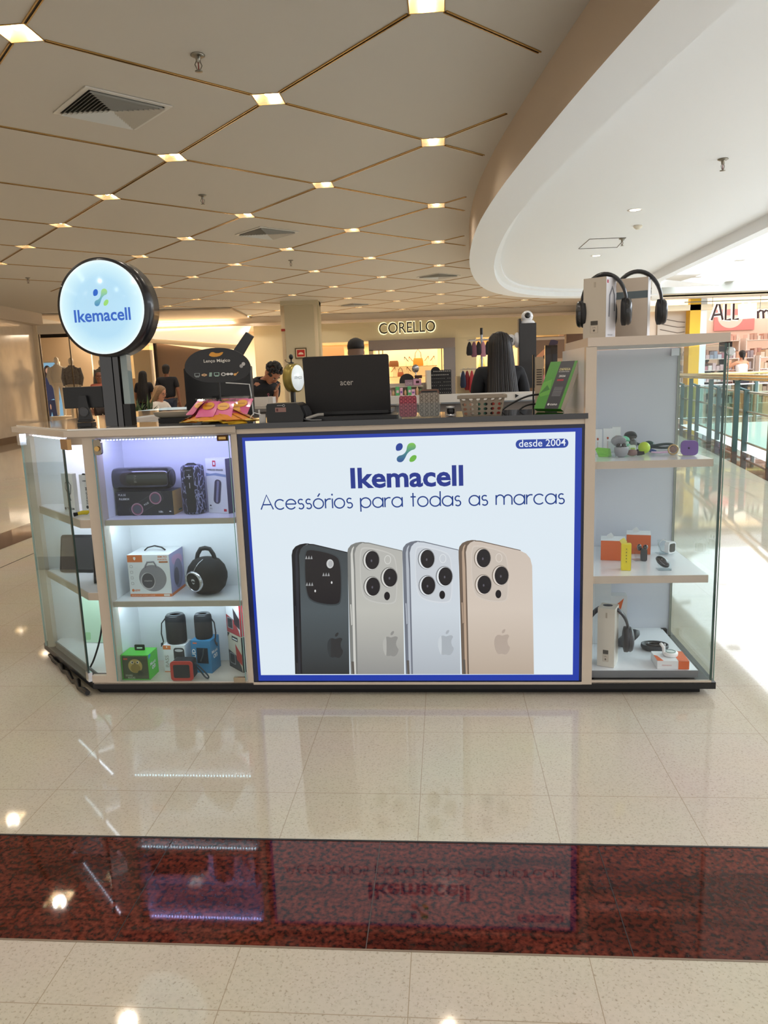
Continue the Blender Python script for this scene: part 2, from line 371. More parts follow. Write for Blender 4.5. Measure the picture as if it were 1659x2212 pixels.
# recessed brass light boxes
def light_box():
    t = thing('ceiling_light', 'recessed square brass ceiling light at a crossing of the ceiling lines', 'ceiling light', (0, 0, 0), group='recessed brass lights in the lattice ceiling', kiosk=False)
    m = MB(); q = hs * 1.414; a_, b_ = LA.normalized() * q, LB.normalized() * q; c = [a_, b_, -a_, -b_]; IN = mat('#fbf2dc', .25, metal=1); h = .15
    for k in range(4):
        p, r = c[k], c[(k + 1) % 4]; m.add([(p.x, p.y, 0), (r.x, r.y, 0), (r.x * .8, r.y * .8, h), (p.x * .8, p.y * .8, h)], [(0, 1, 2, 3)], IN)
        m.add([(p.x, p.y, -.004), (r.x, r.y, -.004), (r.x * .94, r.y * .94, -.004), (p.x * .94, p.y * .94, -.004)], [(0, 1, 2, 3)], BRASS)
        m.add([(p.x, p.y, -.004), (r.x, r.y, -.004), (r.x, r.y, .01), (p.x, p.y, .01)], [(0, 1, 2, 3)], BRASS)
    m.add([(p.x * .8, p.y * .8, h) for p in c], [(0, 1, 2, 3)], IN); m.build('reflector', t)
    m = MB(); m.lathe([(.016, .0), (.030, .010), (.032, .03), (.022, .07), (.02, .1)], mat('#fff0d0', .3, emit=20, emc='#ffe9c8'), Matrix.Translation((0, 0, .018)), n=12); m.build('bulb', t)
    l = bpy.data.lights.new('lamp_light', 'SPOT'); l.energy = LAMP_W; l.color = (1, .92, .82); l.spot_size = radians(150); l.spot_blend = 1; l.shadow_soft_size = .05
    lo = bpy.data.objects.new('lamp_light', l); COL.objects.link(lo); lo.parent = t; lo.location = (0, 0, .03)
    return t
def to_px(p):
    q = Vector(p) - Vector((0, 0, EYE)); d = q.dot(fwd); return (CX + F * q.dot(right) / d, CY + F * q.dot(down) / d) if d > .2 else (-1, -1)
ORDN = 'first second third fourth fifth sixth seventh eighth ninth tenth eleventh twelfth thirteenth fourteenth fifteenth sixteenth seventeenth eighteenth nineteenth twentieth'.split()
rows = {}
for i_, j_, P in nodes:
    x_, y_ = to_px((P.x, P.y, ZC)); seen = 0 < x_ < 1659 and 0 < y_ < 690
    rows.setdefault((i_ + j_, seen), []).append((x_, P))
lb0 = None; rn = -1
for (rk, seen), L_ in sorted(rows.items(), key=lambda q: q[0][0]):
    if seen: rn += 1
    for k, (x_, P) in enumerate(sorted(L_, key=lambda q: -q[0])):
        lab = 'square brass ceiling light, %s from the right in the %s row from the camera' % (ORDN[k], ORDN[rn]) if seen else 'square brass ceiling light outside the picture, above or beside the viewer'
        if lb0 is None: lb0 = light_box(); lb0.location = (P.x, P.y, ZC); lb0['label'] = lab
        else: copy_thing(lb0, (P.x, P.y, ZC), label=lab, kiosk=False)
# the lamps of the far bays are brighter
far_lamp = [o for o in lb0.children if o.type == 'LIGHT'][0].data.copy(); far_lamp.energy = LAMP_W * 1.7
for o in list(COL.objects):
    if o.type == 'LIGHT' and o.parent and o.name.startswith('lamp_light') and o.parent.matrix_world.translation.y > 11: o.data = far_lamp
# air diffusers
def diffuser(label, P):
    t = thing('air_diffuser', label, 'air vent', (P.x, P.y, ZC - .002), math.degrees(math.atan2(LA.y, LA.x)), group='square ceiling air vents', kiosk=False)
    WD = mat('#d8d6cf', .4); m = MB(); R = .315
    for k in range(4):
        T = Matrix.Rotation(k * pi / 2, 4, 'Z'); m.add([(-R, -R, -.008), (R, -R, -.008), (R - .035, -R + .035, -.008), (-R + .035, -R + .035, -.008)], [(0, 1, 2, 3)], WD, T)
        m.add([(-R, -R, -.008), (R, -R, -.008), (R, -R, 0), (-R, -R, 0)], [(0, 1, 2, 3)], WD, T)
    m.build('frame', t)
    m = MB(); m.flat([(-.28, -.28, -.0005), (.28, -.28, -.0005), (.28, .28, -.0005), (-.28, .28, -.0005)], mat('#141414', .8)); m.build('duct', t)
    m = MB()
    for k in range(4):
        T = Matrix.Rotation(k * pi / 2, 4, 'Z')
        for s in range(10):
            r = .275 - s * .027; m.add([(-r, -r, -.024), (r, -r, -.024), (r - .016, -r + .016, -.003), (-r + .016, -r + .016, -.003)], [(0, 1, 2, 3)], WD, T)
    m.build('louver', t); return t
diffuser('white square louvred air vent, largest and nearest one in the ceiling', onz(243, 235, ZC))
diffuser('white square air vent in the middle of the lattice ceiling', onz(577, 503, ZC))
diffuser('white square air vent in the lattice ceiling, beside the curved bulkhead', onz(947, 596, ZC))
diffuser('small far white air vent in the ceiling between the round sign and the column', onz(440, 673, ZC))
diffuser('far white air vent in the ceiling just behind the column', onz(766, 658, ZC))
def sprinkler(P, label):
    m = MB(); T = Matrix.Translation((0, 0, 0)); MM = mat('#8e8a80', .3, metal=1)
    m.lathe([(.042, 0), (.045, -.006), (.03, -.014), (.016, -.016), (.014, -.04), (.012, -.045)], MM, n=16)
    m.tube([(-.012, 0, -.04), (-.022, 0, -.06), (-.012, 0, -.082), (0, 0, -.09)], .0035, MM, 6); m.tube([(.012, 0, -.04), (.022, 0, -.06), (.012, 0, -.082), (0, 0, -.09)], .0035, MM, 6)
    m.lathe([(.003, -.045), (.004, -.088)], mat('#7a1a14', .3), n=8); m.lathe([(.004, -.09), (.024, -.094), (.024, -.097), (.003, -.098)], MM, n=12)
    return one(m, 'fire_sprinkler', label, 'sprinkler', (P.x, P.y, P.z), 30, 'ceiling fire sprinklers', kiosk=False)
ZW = 3.0
for px, py, z, l in ((427, 118, ZC, 'chrome fire sprinkler in the ceiling, the nearest and largest one'), (437, 421, ZC, 'chrome fire sprinkler above the middle of the lattice ceiling'),
    (628, 562, ZC, 'tiny fire sprinkler in the lattice ceiling above the grey column'), (60, 600, ZC, 'fire sprinkler left of the round lit sign'),
    (1562, 343, ZW, 'fire sprinkler in the smooth white ceiling, nearest one there'), (1344, 515, ZW, 'fire sprinkler at the corner of the ceiling access panel'), (1303, 595, ZW, 'small fire sprinkler in the white ceiling above the headphone boxes')):
    sprinkler(onz(px, py, z), l)
# ---- curved bulkhead and the lower white ceiling
TAN = mat('#c9b7a2', .7); WCEIL = mat('#f3f6fa', .75)
zb = 2.85; SW = .36
def offs(C, w):
    out = []
    for i, p in enumerate(C):
        a = Vector(C[max(0, i - 1)]); c = Vector(C[min(len(C) - 1, i + 1)]); t = (c - a).normalized(); n = Vector((t.y, -t.x)); out.append((p[0] + n.x * w, p[1] + n.y * w))
    return out
INN = offs(CURVE, SW)
b = MB(); n = len(CURVE)
b.add([(p[0], p[1], ZC) for p in CURVE] + [(p[0], p[1], zb) for p in CURVE], [(i, i + 1, n + i + 1, n + i) for i in range(n - 1)], TAN, smooth=True)
b.add([(p[0], p[1], zb) for p in CURVE] + [(p[0], p[1], zb) for p in INN], [(i, i + 1, n + i + 1, n + i) for i in range(n - 1)], WCEIL)
INN2 = offs(CURVE, SW + .1)
b.add([(p[0], p[1], zb) for p in INN] + [(p[0], p[1], zb + .09) for p in INN] + [(p[0], p[1], zb + .11) for p in INN2] + [(p[0], p[1], ZW) for p in INN2],
      [(i + k * n, i + 1 + k * n, n + i + 1 + k * n, n + i + k * n) for i in range(n - 1) for k in range(3)], WCEIL, smooth=False)
struct(b, 'ceiling_bulkhead')
def BX(y): return 4.66 + .1 * (y - 9.2)
b = MB(); n = len(INN2)
def endx(p): return (max(p[0] + .05, BX(p[1])) if p[1] < 15 else max(p[0], BX(15) + (p[1] - 15) * 1.2))
b.add([(p[0], p[1], ZW) for p in INN2 if p[1] < 17.05] + [(endx(p), p[1], ZW) for p in INN2 if p[1] < 17.05],
      [(i, i + 1, sum(p[1] < 17.05 for p in INN2) + i + 1, sum(p[1] < 17.05 for p in INN2) + i) for i in range(sum(p[1] < 17.05 for p in INN2) - 1)], WCEIL)
b.box(3, 40, 19.05, 40, 3.36, 3.40, WCEIL)
struct(b, 'ceiling_lower')
b = MB()
for (x0, ya, x1, yb) in ((BX(-3), -3, BX(14.44), 14.44),):
    b.prism([(x0, ya), (x1, yb), (x1 + .16, yb), (x0 + .16, ya)], zb, ZW + .25, WCEIL)
b.prism([(BX(14.44), 14.44), (BX(14.44) + .16, 14.44), (6.9, 18.6), (6.7, 18.7)], zb + .02, ZW + .25, WCEIL)
struct(b, 'trim_5')
b = MB(); pts = [onz(*p, ZW) for p in ((1250, 537), (1274, 516), (1352, 513), (1333, 534))]
for k in range(4):
    if k == 3: pass
    b.tube([(p.x, p.y, ZW - .001) for p in (pts[k], pts[(k + 1) % 4])], .006, mat('#55524c', .6), 4)
struct(b, 'trim_6')
def downlight(px, py, label):
    P = onz(px, py, ZW); t = thing('round_downlight', label, 'ceiling light', (P.x, P.y, ZW), 0, 'round downlights in the white ceiling', kiosk=False)
    m = MB(); m.lathe([(.055, -.002), (.075, -.008), (.085, -.004), (.085, 0)], WHITE, n=24); m.build('ring', t)
    m = MB(); m.lathe([(.001, -.003), (.056, -.003)], mat('#fff6e6', .4, emit=9, emc='#fff1dc'), n=24); m.build('diffuser', t)
downlight(1372, 453, 'round white downlight, nearest in the smooth white ceiling'); downlight(1288, 552, 'round white downlight beside the ceiling access panel')
downlight(1290, 601, 'farthest round white downlight, above the headphone boxes'); 
P = onz(1378, 487, ZW); m = MB(); m.lathe([(.05, 0), (.055, -.012), (.045, -.03), (.03, -.035), (.028, -.045), (.01, -.047)], mat('#ece6d6', .5)); one(m, 'smoke_detector', 'cream round smoke detector on the white ceiling', 'smoke detector', (P.x, P.y, ZW), kiosk=False)
# ---- skylight over the atrium
b = MB(); b.box(4.6, 40, -10, 18.9, 8.9, 9.0, mat('#ffffff', .6, emit=SKYLIGHT, emc='#e6f1ff')); struct(b, 'window_1')
b = MB(); b.box(6.2, 40, 18.7, 18.9, 3.38, 9, mat('#ffffff', .6, emit=1.5, emc='#f6faff')); struct(b, 'window_3')
# ---- upper slab edge and ALL store across the atrium
b = MB(); b.box(6.2, 40, 18.6, 19.0, 3.02, 3.38, mat('#b9bab2', .6)); 
struct(b, 'wall_upper')
b = MB(); b.box(6.5, 40, 19.3, 19.45, 2.66, 2.8, mat('#f6e3c4', .5)); b.box(6.5, 40, 19.45, 19.5, 2.80, 3.02, mat('#fff1cc', .5, emit=1.6, emc='#ffe9b8')); struct(b, 'trim_7')
b = MB(); PK = mat('#efd6c8', .6)
b.box(6.2, 40, 26, 26.1, 0, 3.3, PK); b.box(6.2, 7.55, 19.6, 19.9, 0, 2.8, mat('#e4cdb8', .6)); b.box(6.2, 40, 19.3, 26, 2.95, 3.0, mat('#f7e6da', .6)); struct(b, 'wall_far_store')
b = MB(); b.box(7.91, 8.18, 19.3, 19.6, 0, 2.945, mat('#e8b32a', .45)); struct(b, 'trim_8')
b = MB(); b.box(8.19, 8.36, 19.35, 19.6, 0, 2.945, mat('#e9edf2', .45)); struct(b, 'trim_9')
l = bpy.data.lights.new('store_light', 'AREA'); l.shape = 'RECTANGLE'; l.size = 12; l.size_y = 5; l.energy = 330; l.color = (1, .9, .82); lo = bpy.data.objects.new('store_light', l); COL.objects.link(lo); lo.location = (13, 22.5, 2.93)
# ---- back: band wall with the shoe store, left stores
OLV = mat('#d2c8a8', .7)
b = MB()
b.box(-3.9, 6.6, 24, 24.3, 2.41, ZC - .0, OLV)
b.box(-3.9, -3.0, 24, 24.3, 0, 2.41, OLV); b.box(2.42, 3.1, 24.02, 24.3, 0, 2.41, OLV); b.box(5.95, 6.6, 24.0, 24.3, 0, 2.41, mat('#6b5647', .6))
b.box(-3.9, 6.6, 28, 28.1, 0, 2.6, mat('#e9cf9f', .6)); b.box(-3.9, 6.6, 24.3, 28, 2.5, 2.55, mat('#efe2c4', .7))
struct(b, 'wall_back')
b = MB(); b.box(-16, 6.6, 23.75, 24, ZC - .25, ZC, mat('#ecdfcc', .6)); b.box(-16, 6.6, 23.6, 23.8, ZC - .28, ZC - .2, mat('#d8c8b4', .6)); struct(b, 'trim_10')
l = bpy.data.lights.new('shop_light', 'AREA'); l.shape = 'RECTANGLE'; l.size = 9; l.size_y = 3; l.energy = 330; l.color = (1, .82, .58); lo = bpy.data.objects.new('shop_light', l); COL.objects.link(lo); lo.location = (1, 26.2, 2.48)
# column with pilasters
b = MB(); CM = mat('#c3b89b', .6); 
b.box(-2.36, -1.62, 19.5, 20.3, 0, ZC, CM); b.box(-2.47, -2.36, 19.62, 20.2, 0, ZC, mat('#d3c0a0', .6)); b.box(-1.62, -1.54, 19.6, 20.2, 0, ZC, mat('#dccdb2', .6)); b.box(-1.54, -1.48, 19.7, 20.2, 0, ZC, CM)
b.box(-2.475, -2.36, 19.6, 20.2, 2.52, 2.58, mat('#9c2d22', .5)); b.box(-2.44, -1.48, 19.4, 20.3, ZC - .1, ZC, CM)
struct(b, 'wall_column')
# left side: polished wall, glass shopfront, lit soffit
b = MB(); LW = mat('#e8dbca', .12, noise=.06, scale=3)
b.prism([(-9.0, 17.6), (-9.35, 20.3), (-9.2, 20.4), (-8.95, 17.5), (-8.95, -3), (-9.4, -3)], 0, 2.95, LW)
b.box(-16, -8.9, -3, 20.4, 2.95, ZC, mat('#cfc3b4', .7))
struct(b, 'wall_left')
b = MB(); b.prism([(-8.93, -3), (-8.93, 17.5), (-9.18, 20.4), (-9.16, 20.4), (-8.91, 17.5), (-8.91, -3)], 0, .16, mat('#7b6552', .4)); struct(b, 'baseboard_left')
b = MB()
b.box(-16, -3.9, 29.9, 30, 0, 3.2, mat('#e6cfae', .6)); b.box(-12.5, -9.3, 24.6, 24.7, 0, 2.9, mat('#cdb79c', .6)); b.box(-9.3, -9.1, 20.4, 20.6, 0, 2.95, mat('#f1dfc4', .6))
b.box(-7.2, -6.7, 22.3, 24.6, 0, 2.3, mat('#e9d4b4', .6)); b.prism([(-6.55, 0), (-4.3, 0), (-4.3, 2.1), (-6.55, 2.5)], 22.5, 22.6, mat('#a88d78', .6), plane='XZ'); b.box(-6.62, -6.56, 22.4, 22.6, 0, 2.7, mat('#2a211c', .4)); b.box(-7.6, -6.62, 23.0, 23.1, 1.5, 2.45, mat('#ffe4b4', .6, emit=.5, emc='#ffd89c')); b.box(-7.8, -6.62, 23.0, 23.12, 0, 1.5, mat('#c9a67c', .5))
struct(b, 'wall_shops')
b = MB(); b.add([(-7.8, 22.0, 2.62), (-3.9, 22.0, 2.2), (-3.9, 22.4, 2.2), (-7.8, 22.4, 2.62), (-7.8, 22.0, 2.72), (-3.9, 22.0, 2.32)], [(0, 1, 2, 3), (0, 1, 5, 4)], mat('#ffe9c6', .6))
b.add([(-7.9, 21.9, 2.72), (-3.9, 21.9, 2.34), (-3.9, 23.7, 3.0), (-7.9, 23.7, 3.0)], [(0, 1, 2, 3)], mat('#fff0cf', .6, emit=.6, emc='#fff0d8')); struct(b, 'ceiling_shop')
b = MB()
for x0, x1, y in ((-9.1, -8.3, 20.5), (-8.28, -7.2, 20.55), (-7.18, -6.2, 20.6)): b.box(x0, x1, y, y + .012, 0, 2.72, glass('#f2efe8', .6))
struct(b, 'window_2')
b = MB()
for x in (-9.08, -8.29, -7.19): b.box(x - .012, x + .012, 20.48, 20.52, 0, 2.95, mat('#6a5d4e', .4, metal=.6))
b.box(-9.1, -6.2, 20.47, 20.53, 2.72, 2.95, mat('#e8e0d2', .4)); struct(b, 'trim_11')
b = MB(); b.box(-9.3, -3.9, 20.5, 29.9, 3.2, 3.24, mat('#d9c7ad', .7)); struct(b, 'ceiling_left')
l = bpy.data.lights.new('shop_light', 'AREA'); l.shape = 'RECTANGLE'; l.size = 5; l.size_y = 4; l.energy = 1150; l.color = (1, .89, .76); lo = bpy.data.objects.new('shop_light', l); COL.objects.link(lo); lo.location = (-7, 25.6, 3.15)

# ================================================================ KIOSK
def lit(c): return glow(c, .95, .18)
# plinth
b = MB(); PL = mat('#17181d', .3)
b.prism([(0, 0), (2.487, 0), (2.487, .62), (1.9, 3.2), (.3, 3.2), (-.47, 2.4), (-.47, .47)], .028, .055, PL)
b.prism([(.015, .03), (2.44, .035), (2.44, .6), (1.86, 3.15), (.3, 3.15), (-.44, 2.38), (-.44, .5)], 0, .03, mat('#0c0c10', .5))
one(b, 'kiosk_plinth', 'low black plinth running under the whole phone kiosk', 'plinth')
# crumpled black cover sheet at left corner of the plinth
b = MB(); P = []
for k in range(13):
    t = k / 12; P.append((-.40 + .40 * t - .02, .44 - .44 * t - .018 + .01 * sin(k * 2.3), .014 + .006 * sin(k * 3.7)))
b.tube(P, [.008 + .005 * abs(sin(k * 1.9)) for k in range(13)], mat('#0d0c0c', .25), 6)
one(b, 'plastic_strip', 'torn crumpled black plastic strip on the floor along the slanted kiosk corner', 'plastic strip')

# ---- display cabinet on the left
SH = ((.711, .733), (.375, .397))
t = thing('display_cabinet', 'white backlit cabinet with glass door and two shelves of speakers', 'cabinet', (0, 0, 0))
b = MB(); 
b.box(.655, .677, -.002, .36, .055, 1.06, CREAM); b.box(.064, .118, -.002, .05, .055, 1.062, CREAM); b.box(.0, .064, .0, .02, .055, .086, CREAM); b.box(.0, .064, .002, .03, 1.035, 1.062, CREAM)
b.box(.005, .677, .0, .36, .048, .0585, CREAM); b.box(.005, .677, -.001, .02, 1.060, 1.066, CREAM); b.build('frame', t, bevel=.001)
b = MB(); IW = mat('#eceef2', .3, coat=.3)
b.box(.10, .118, .05, .25, .0585, 1.06, IW); b.box(.645, .655, .02, .25, .0585, 1.06, IW); b.box(.10, .655, .235, .25, .0585, 1.06, IW); b.box(.1, .655, .02, .25, 1.052, 1.06, IW); b.build('lining', t)
for z0, z1 in SH:
    b = MB(); b.box(.119, .6445, .021, .2345, z0 + .001, z1, IW); b.box(.119, .6445, .0105, .021, z0, z1, CREAM); b.build('shelf', t)
for z, c, e in ((1.05, '#b9b4ff', 70), (.7105, '#d4ecff', 30), (.3745, '#c9eeff', 24)):
    b = MB()
    for k in range(40): u = .127 + .0127 * k; b.box(u, u + .0035, .028, .032, z - .0025, z - .0005, mat('#ffffff', .4, emit=e, emc=c))
    b.build('led_strip', t)
    l = bpy.data.lights.new('led_light', 'AREA'); l.shape = 'RECTANGLE'; l.size = .5; l.size_y = .03; l.energy = .95 if z > 1 else .72; l.color = lin(c) if z > 1 else (.82, .91, 1)
    lo = bpy.data.objects.new('led_light', l); COL.objects.link(lo); lo.parent = t; lo.location = (.38, .045, z - .006); lo.rotation_euler = (radians(60), 0, 0)
d = MB(); d.box(.112, .648, -.012, -.006, .066, 1.056, glass('#f0f6f6', .9)); dr = d.build('glass_door', t)
d = MB()
for u in (.112, .6475): d = MB(); d.box(u - .0006, u + .0012, -.0125, -.0055, .066, 1.056, mat('#7fa7a6', .2)); d.build('door_edge', dr)
d = MB(); d.prism(rrect(.118, .995, .148, 1.055, .012), -.02, -.004, mat('#8f8472', .2, metal=1), plane='XZ'); d.tube([(.133, -.021, 1.02), (.133, -.026, 1.02)], .010, BRASS, 12); d.build('hinge', dr)
d = MB(); d.box(.605, .646, -.016, -.003, 1.036, 1.058, DARKBRONZE); d.box(.612, .64, -.018, -.015, 1.042, 1.052, BRASS); d.build('lock', dr)
d = MB(); d.box(.60, .648, -.016, -.003, .062, .083, mat('#b8aa94', .25, metal=.8)); d.build('hinge', dr)

# ---- slanted corner showcase
t = thing('corner_showcase', 'slanted open-fronted glass corner showcase with three shelves', 'cabinet', (0, 0, 0))
CQ = (-.445, .445)
b = MB(); b.box(.054, .062, .03, .455, .087, 1.034, IW)
b.prism([(-.405, .455), (.062, .455), (.062, .475), (-.42, .475)], .055, 1.06, IW); b.box(-.42, -.39, .42, .475, .055, 1.06, CREAM); b.build('frame', t)
for z0, z1, c in ((.7, .733, '#cfd2ff'), (.40, .43, '#e2eeff'), (.055, .085, '#e8f6ff')):
    b = MB(); b.prism([(.053, .034), (.010, .034), (-.372, .415), (-.372, .454), (.053, .454)], z0, z1, IW); b.prism([(.053, .030), (.006, .030), (-.378, .412), (-.372, .416), (.009, .0345), (.053, .0345)], z0 - .001, z1 - .001, CREAM if z0 > .1 else GREY); b.build('shelf', t)
b = MB(); tt = Vector((-1, 1)).normalized(); nn = Vector((-1, -1)).normalized()
def slant(s0, s1, o0, o1): 
    a = tt * s0 + nn * o0; c = tt * s1 + nn * o0; e = tt * s1 + nn * o1; g = tt * s0 + nn * o1; return [tuple(a), tuple(c), tuple(e), tuple(g)]
b.prism(slant(.02, .60, .004, .010), .062, 1.055, glass('#e9f0ee', .9)); g1 = b.build('glass_pane', t)
b = MB(); b.prism(slant(.012, .022, .0035, .0105), .062, 1.056, mat('#16332c', .15)); b.build('pane_edge', g1); b = MB(); b.prism(slant(.597, .602, .0035, .0105), .062, 1.055, mat('#8fa8a2', .15)); b.build('pane_edge', g1)
b = MB(); b.prism(slant(-.055, .025, -.002, .014), 1.02, 1.06, mat('#b08a5c', .3, metal=.6)); b.build('clamp', g1); b = MB(); b.prism(slant(.58, .625, -.008, .018), 1.01, 1.06, CHROME); b.build('clamp', g1); b = MB(); b.prism(slant(.0, .03, -.003, .014), .062, .10, CHROME); b.build('clamp', g1)
l = bpy.data.lights.new('led_light', 'AREA'); l.shape = 'RECTANGLE'; l.size = .4; l.size_y = .03; l.energy = .9; l.color = (.82, .84, 1); lo = bpy.data.objects.new('led_light', l); COL.objects.link(lo); lo.parent = t; lo.location = (-.12, .30, 1.03); lo.rotation_euler = (radians(58), 0, radians(45))
for zz in (.69, .39):
    l = bpy.data.lights.new('led_light', 'AREA'); l.shape = 'RECTANGLE'; l.size = .35; l.size_y = .02; l.energy = .5; l.color = (.8, .92, 1); lo = bpy.data.objects.new('led_light', l); COL.objects.link(lo); lo.parent = t; lo.location = (-.12, .28, zz); lo.rotation_euler = (radians(58), 0, radians(45))
    b = MB()
    for k in range(22): p = Vector((.0, .08)) + tt * .02 * k; b.box(p.x - .003, p.x + .003, p.y, p.y + .005, zz + .0065, zz + .0085, mat('#ffffff', .4, emit=12, emc='#dff0ff'))
    b.build('led_strip', t)
b = MB()
for k in range(22): p = Vector((-.02, .05)) + tt * .022 * k; b.box(p.x - .003, p.x + .003, p.y, p.y + .005, 1.052, 1.0555, mat('#ffffff', .4, emit=26, emc='#dfe4ff'))
b.build('led_strip', t)

# ---- counter tops
b = MB(); b.prism([(.0, -.012), (.677, -.012), (.677, .40), (.15, .40), (-.1, .62), (-.08, 1.9), (-.50, 1.9), (-.50, .47)], 1.0665, 1.090, CREAM)
t = one(b, 'cabinet_top', 'cream slab top of the left cabinets with a glass sheet on it', 'counter top')
d = MB(); d.prism([(.01, .0), (.66, .0), (.66, .38), (.14, .38), (-.12, .6), (-.1, 1.88), (-.48, 1.88), (-.48, .48)], 1.0905, 1.097, mat('#e8e6e0', .03, coat=1)); d.build('glass_sheet', t)
b = MB(); b.box(-.48, -.1, .5, 2.38, .0555, 1.066, mat('#e3d8ca', .4))
d = b; t = one(d, 'side_counter', 'cream side counter running back from the corner showcase', 'counter')
d = MB(); d.prism([(-.5, 1.902), (-.08, 1.902), (-.08, 2.4), (-.5, 2.4)], 1.067, 1.097, mat('#dfeff0', .05, emit=.5, emc='#d8f0f4')); d.build('glass_top', t)  # no lamp inside: the glass top's whitish brightness is put in as emission
b = MB(); b.box(.678, 1.995, .0, .012, 1.0595, 1.0775, CREAM); b.box(.678, 1.995, .006, .42, 1.0600, 1.0770, CREAM)
t = one(b, 'front_counter', 'cream edged counter with black glossy top above the lit advertising panel', 'counter')
d = MB(); d.prism([(.60, -.008), (1.99, -.008), (1.99, .43), (.66, .43)], 1.0985 - .02, 1.0985, BLACKGLOSS); d.build('black_top', t, bevel=.001)

# ---- backlit advertising panel
t = thing('lightbox_panel', 'big backlit advertising panel with blue border, logo, slogan and four phones', 'lit sign', (0, 0, 0))
b = MB(); b.box(.677, 1.98, -.004, -.001, .048, .058, CREAM); b.box(1.98, 2.018, -.003, .03, .048, 1.334, CREAM); b.box(.678, 1.98, .10, .11, .055, 1.0595, CREAM); b.build('frame', t)
b = MB(); b.box(.679, 1.979, .004, .09, .058, 1.0590, mat('#1c2440', .15, emit=.02, emc='#3a4a90')); b.build('light_box', t)
b = MB(); b.box(.697, 1.970, .003, .0039, .062, 1.045, lit('#1136a8')); b.build('blue_border', t)
b = MB(); PW = glow('#dbe7f0', 1.0, .12)
b.box(.7085, 1.946, .0015, .0029, .087, 1.0315, PW); b.build('poster', t)
QN = [0]
def LZ(k): return .0014 - .00012 * k                      # thin print layers in front of the poster
def poly(mb, px, m, k): mb.prism([kv(*p) for p in px], LZ(k), LZ(k) + .00008, m, plane='XZ')
NAVY = lit('#17308a'); NAVY2 = lit('#123a86')
def textpx(mb, s, x0, x1, yb0, yb1, h, m, k, off=0.):
    """baseline from (x0,yb0) to (x1,yb1), cap height h px"""
    a = Vector((kv(x0, yb0)[0], 0, kv(x0, yb0)[1])); c = Vector((kv(x1, yb1)[0], 0, kv(x1, yb1)[1])); w = (c - a).length; hh = kv(x0, yb0 - h)[1] - a.z
    mb.text(s, 0, 0, w, hh, m, FR((a.x, LZ(k), a.z), (c - a), (0, 0, 1)), off)
b = MB(); textpx(b, 'Ikemacell', 758, 1001, 1056, 1050, 45, NAVY, 1, off=.028)
b.build('shop_name', t)
# logo of four drops
def blob(pts): return smoothloop(pts, 3)
def logo(mb, f, m1, m2, m3, add):
    add(mb, blob([f(x, y) for x, y in ((0.02, .62), (.02, .86), (.16, 1.0), (.32, .98), (.37, .82), (.30, .66), (.16, .60))]), m1)
    add(mb, blob([f(x, y) for x, y in ((.66, .98), (.88, 1.0), (1.0, .84), (.94, .66), (.74, .62), (.55, .45), (.44, .20), (.30, .02), (.08, .04), (.03, .22), (.14, .36), (.36, .40), (.52, .58), (.56, .84))]), m2)
    add(mb, blob([f(x, y) for x, y in ((.68, .02), (.86, .04), (1.0, .20), (1.0, .36), (.84, .38), (.70, .26), (.64, .12))]), m3)
lx0, lz0 = kv(855, 1000); lx1, lz1 = kv(899, 956)
LG = gradmat([(lz0, '#1d3f8e'), ((lz0 + lz1) / 2, '#3f7f86'), (lz1, '#7cc043')])
b = MB(); logo(b, lambda x, y: (lx0 + (lx1 - lx0) * x, lz0 + (lz1 - lz0) * y), lit('#1c3c96'), LG, lit('#6cb541'), lambda mb, p, m: mb.prism(p, LZ(1), LZ(1) + .00008, m, plane='XZ')); b.build('logo', t)
# thin geometric slogan drawn with strokes
def stroke_text(s):
    """monoline letters, x-height 1; returns strokes and width"""
    out = []; x = 0.
    def A(cx, cy, r, a0, a1, n=16, ry=None): return [(cx + r * cos(radians(a0 + (a1 - a0) * k / n)), cy + (ry or r) * sin(radians(a0 + (a1 - a0) * k / n))) for k in range(n + 1)]
    for ch in s:
        g = []; w = 1.0
        if ch == 'A': g = [[(0, 0), (.62, 1.5), (1.24, 0)], [(.22, .5), (1.02, .5)]]; w = 1.24
        elif ch in 'oó': 
            g = [A(.5, .5, .5, 0, 360, 28)]
            if ch == 'ó': g.append([(.45, 1.22), (.68, 1.55)])
        elif ch == 'a': g = [A(.5, .5, .5, 0, 360, 28), [(1, 0), (1, 1)]]
        elif ch == 'd': g = [A(.5, .5, .5, 0, 360, 28), [(1, 0), (1, 1.52)]]
        elif ch == 'p': g = [A(.5, .5, .5, 0, 360, 28), [(0, -.42), (0, 1)]]
        elif ch == 'c': g = [A(.5, .5, .5, 42, 318, 22)]; w = .9
        elif ch == 'e': g = [[(0.0, .52), (1.0, .52)], A(.5, .5, .5, 2, 325, 26)]
        elif ch == 's': g = [A(.3, .74, .25, 40, 250, 12) + A(.3, .27, .27, 80, -145, 14)]; w = .58
        elif ch == 'r': g = [[(0, 0), (0, 1)], [(0, .55)] + A(.42, .55, .42, 180, 70, 10)]; w = .5
        elif ch == 'i': g = [[(0, 0), (0, 1)], A(0, 1.4, .035, 0, 360, 8)]; w = .0
        elif ch == 't': g = [[(.25, 0), (.25, 1.4)], [(0, 1), (.52, 1)]]; w = .5
        elif ch == 'm': g = [[(0, 0), (0, 1)], [(0, .6)] + A(.38, .6, .38, 180, 0, 12, .4) + [(.76, 0)], [(.76, .6)] + A(1.14, .6, .38, 180, 0, 12, .4) + [(1.52, 0)]]; w = 1.52
        elif ch == ' ': w = .42
        out += [[(px + x, py) for px, py in st] for st in g]; x += w + .2
    return out, x - .2
st, sw = stroke_text('Acessórios para todas as marcas')
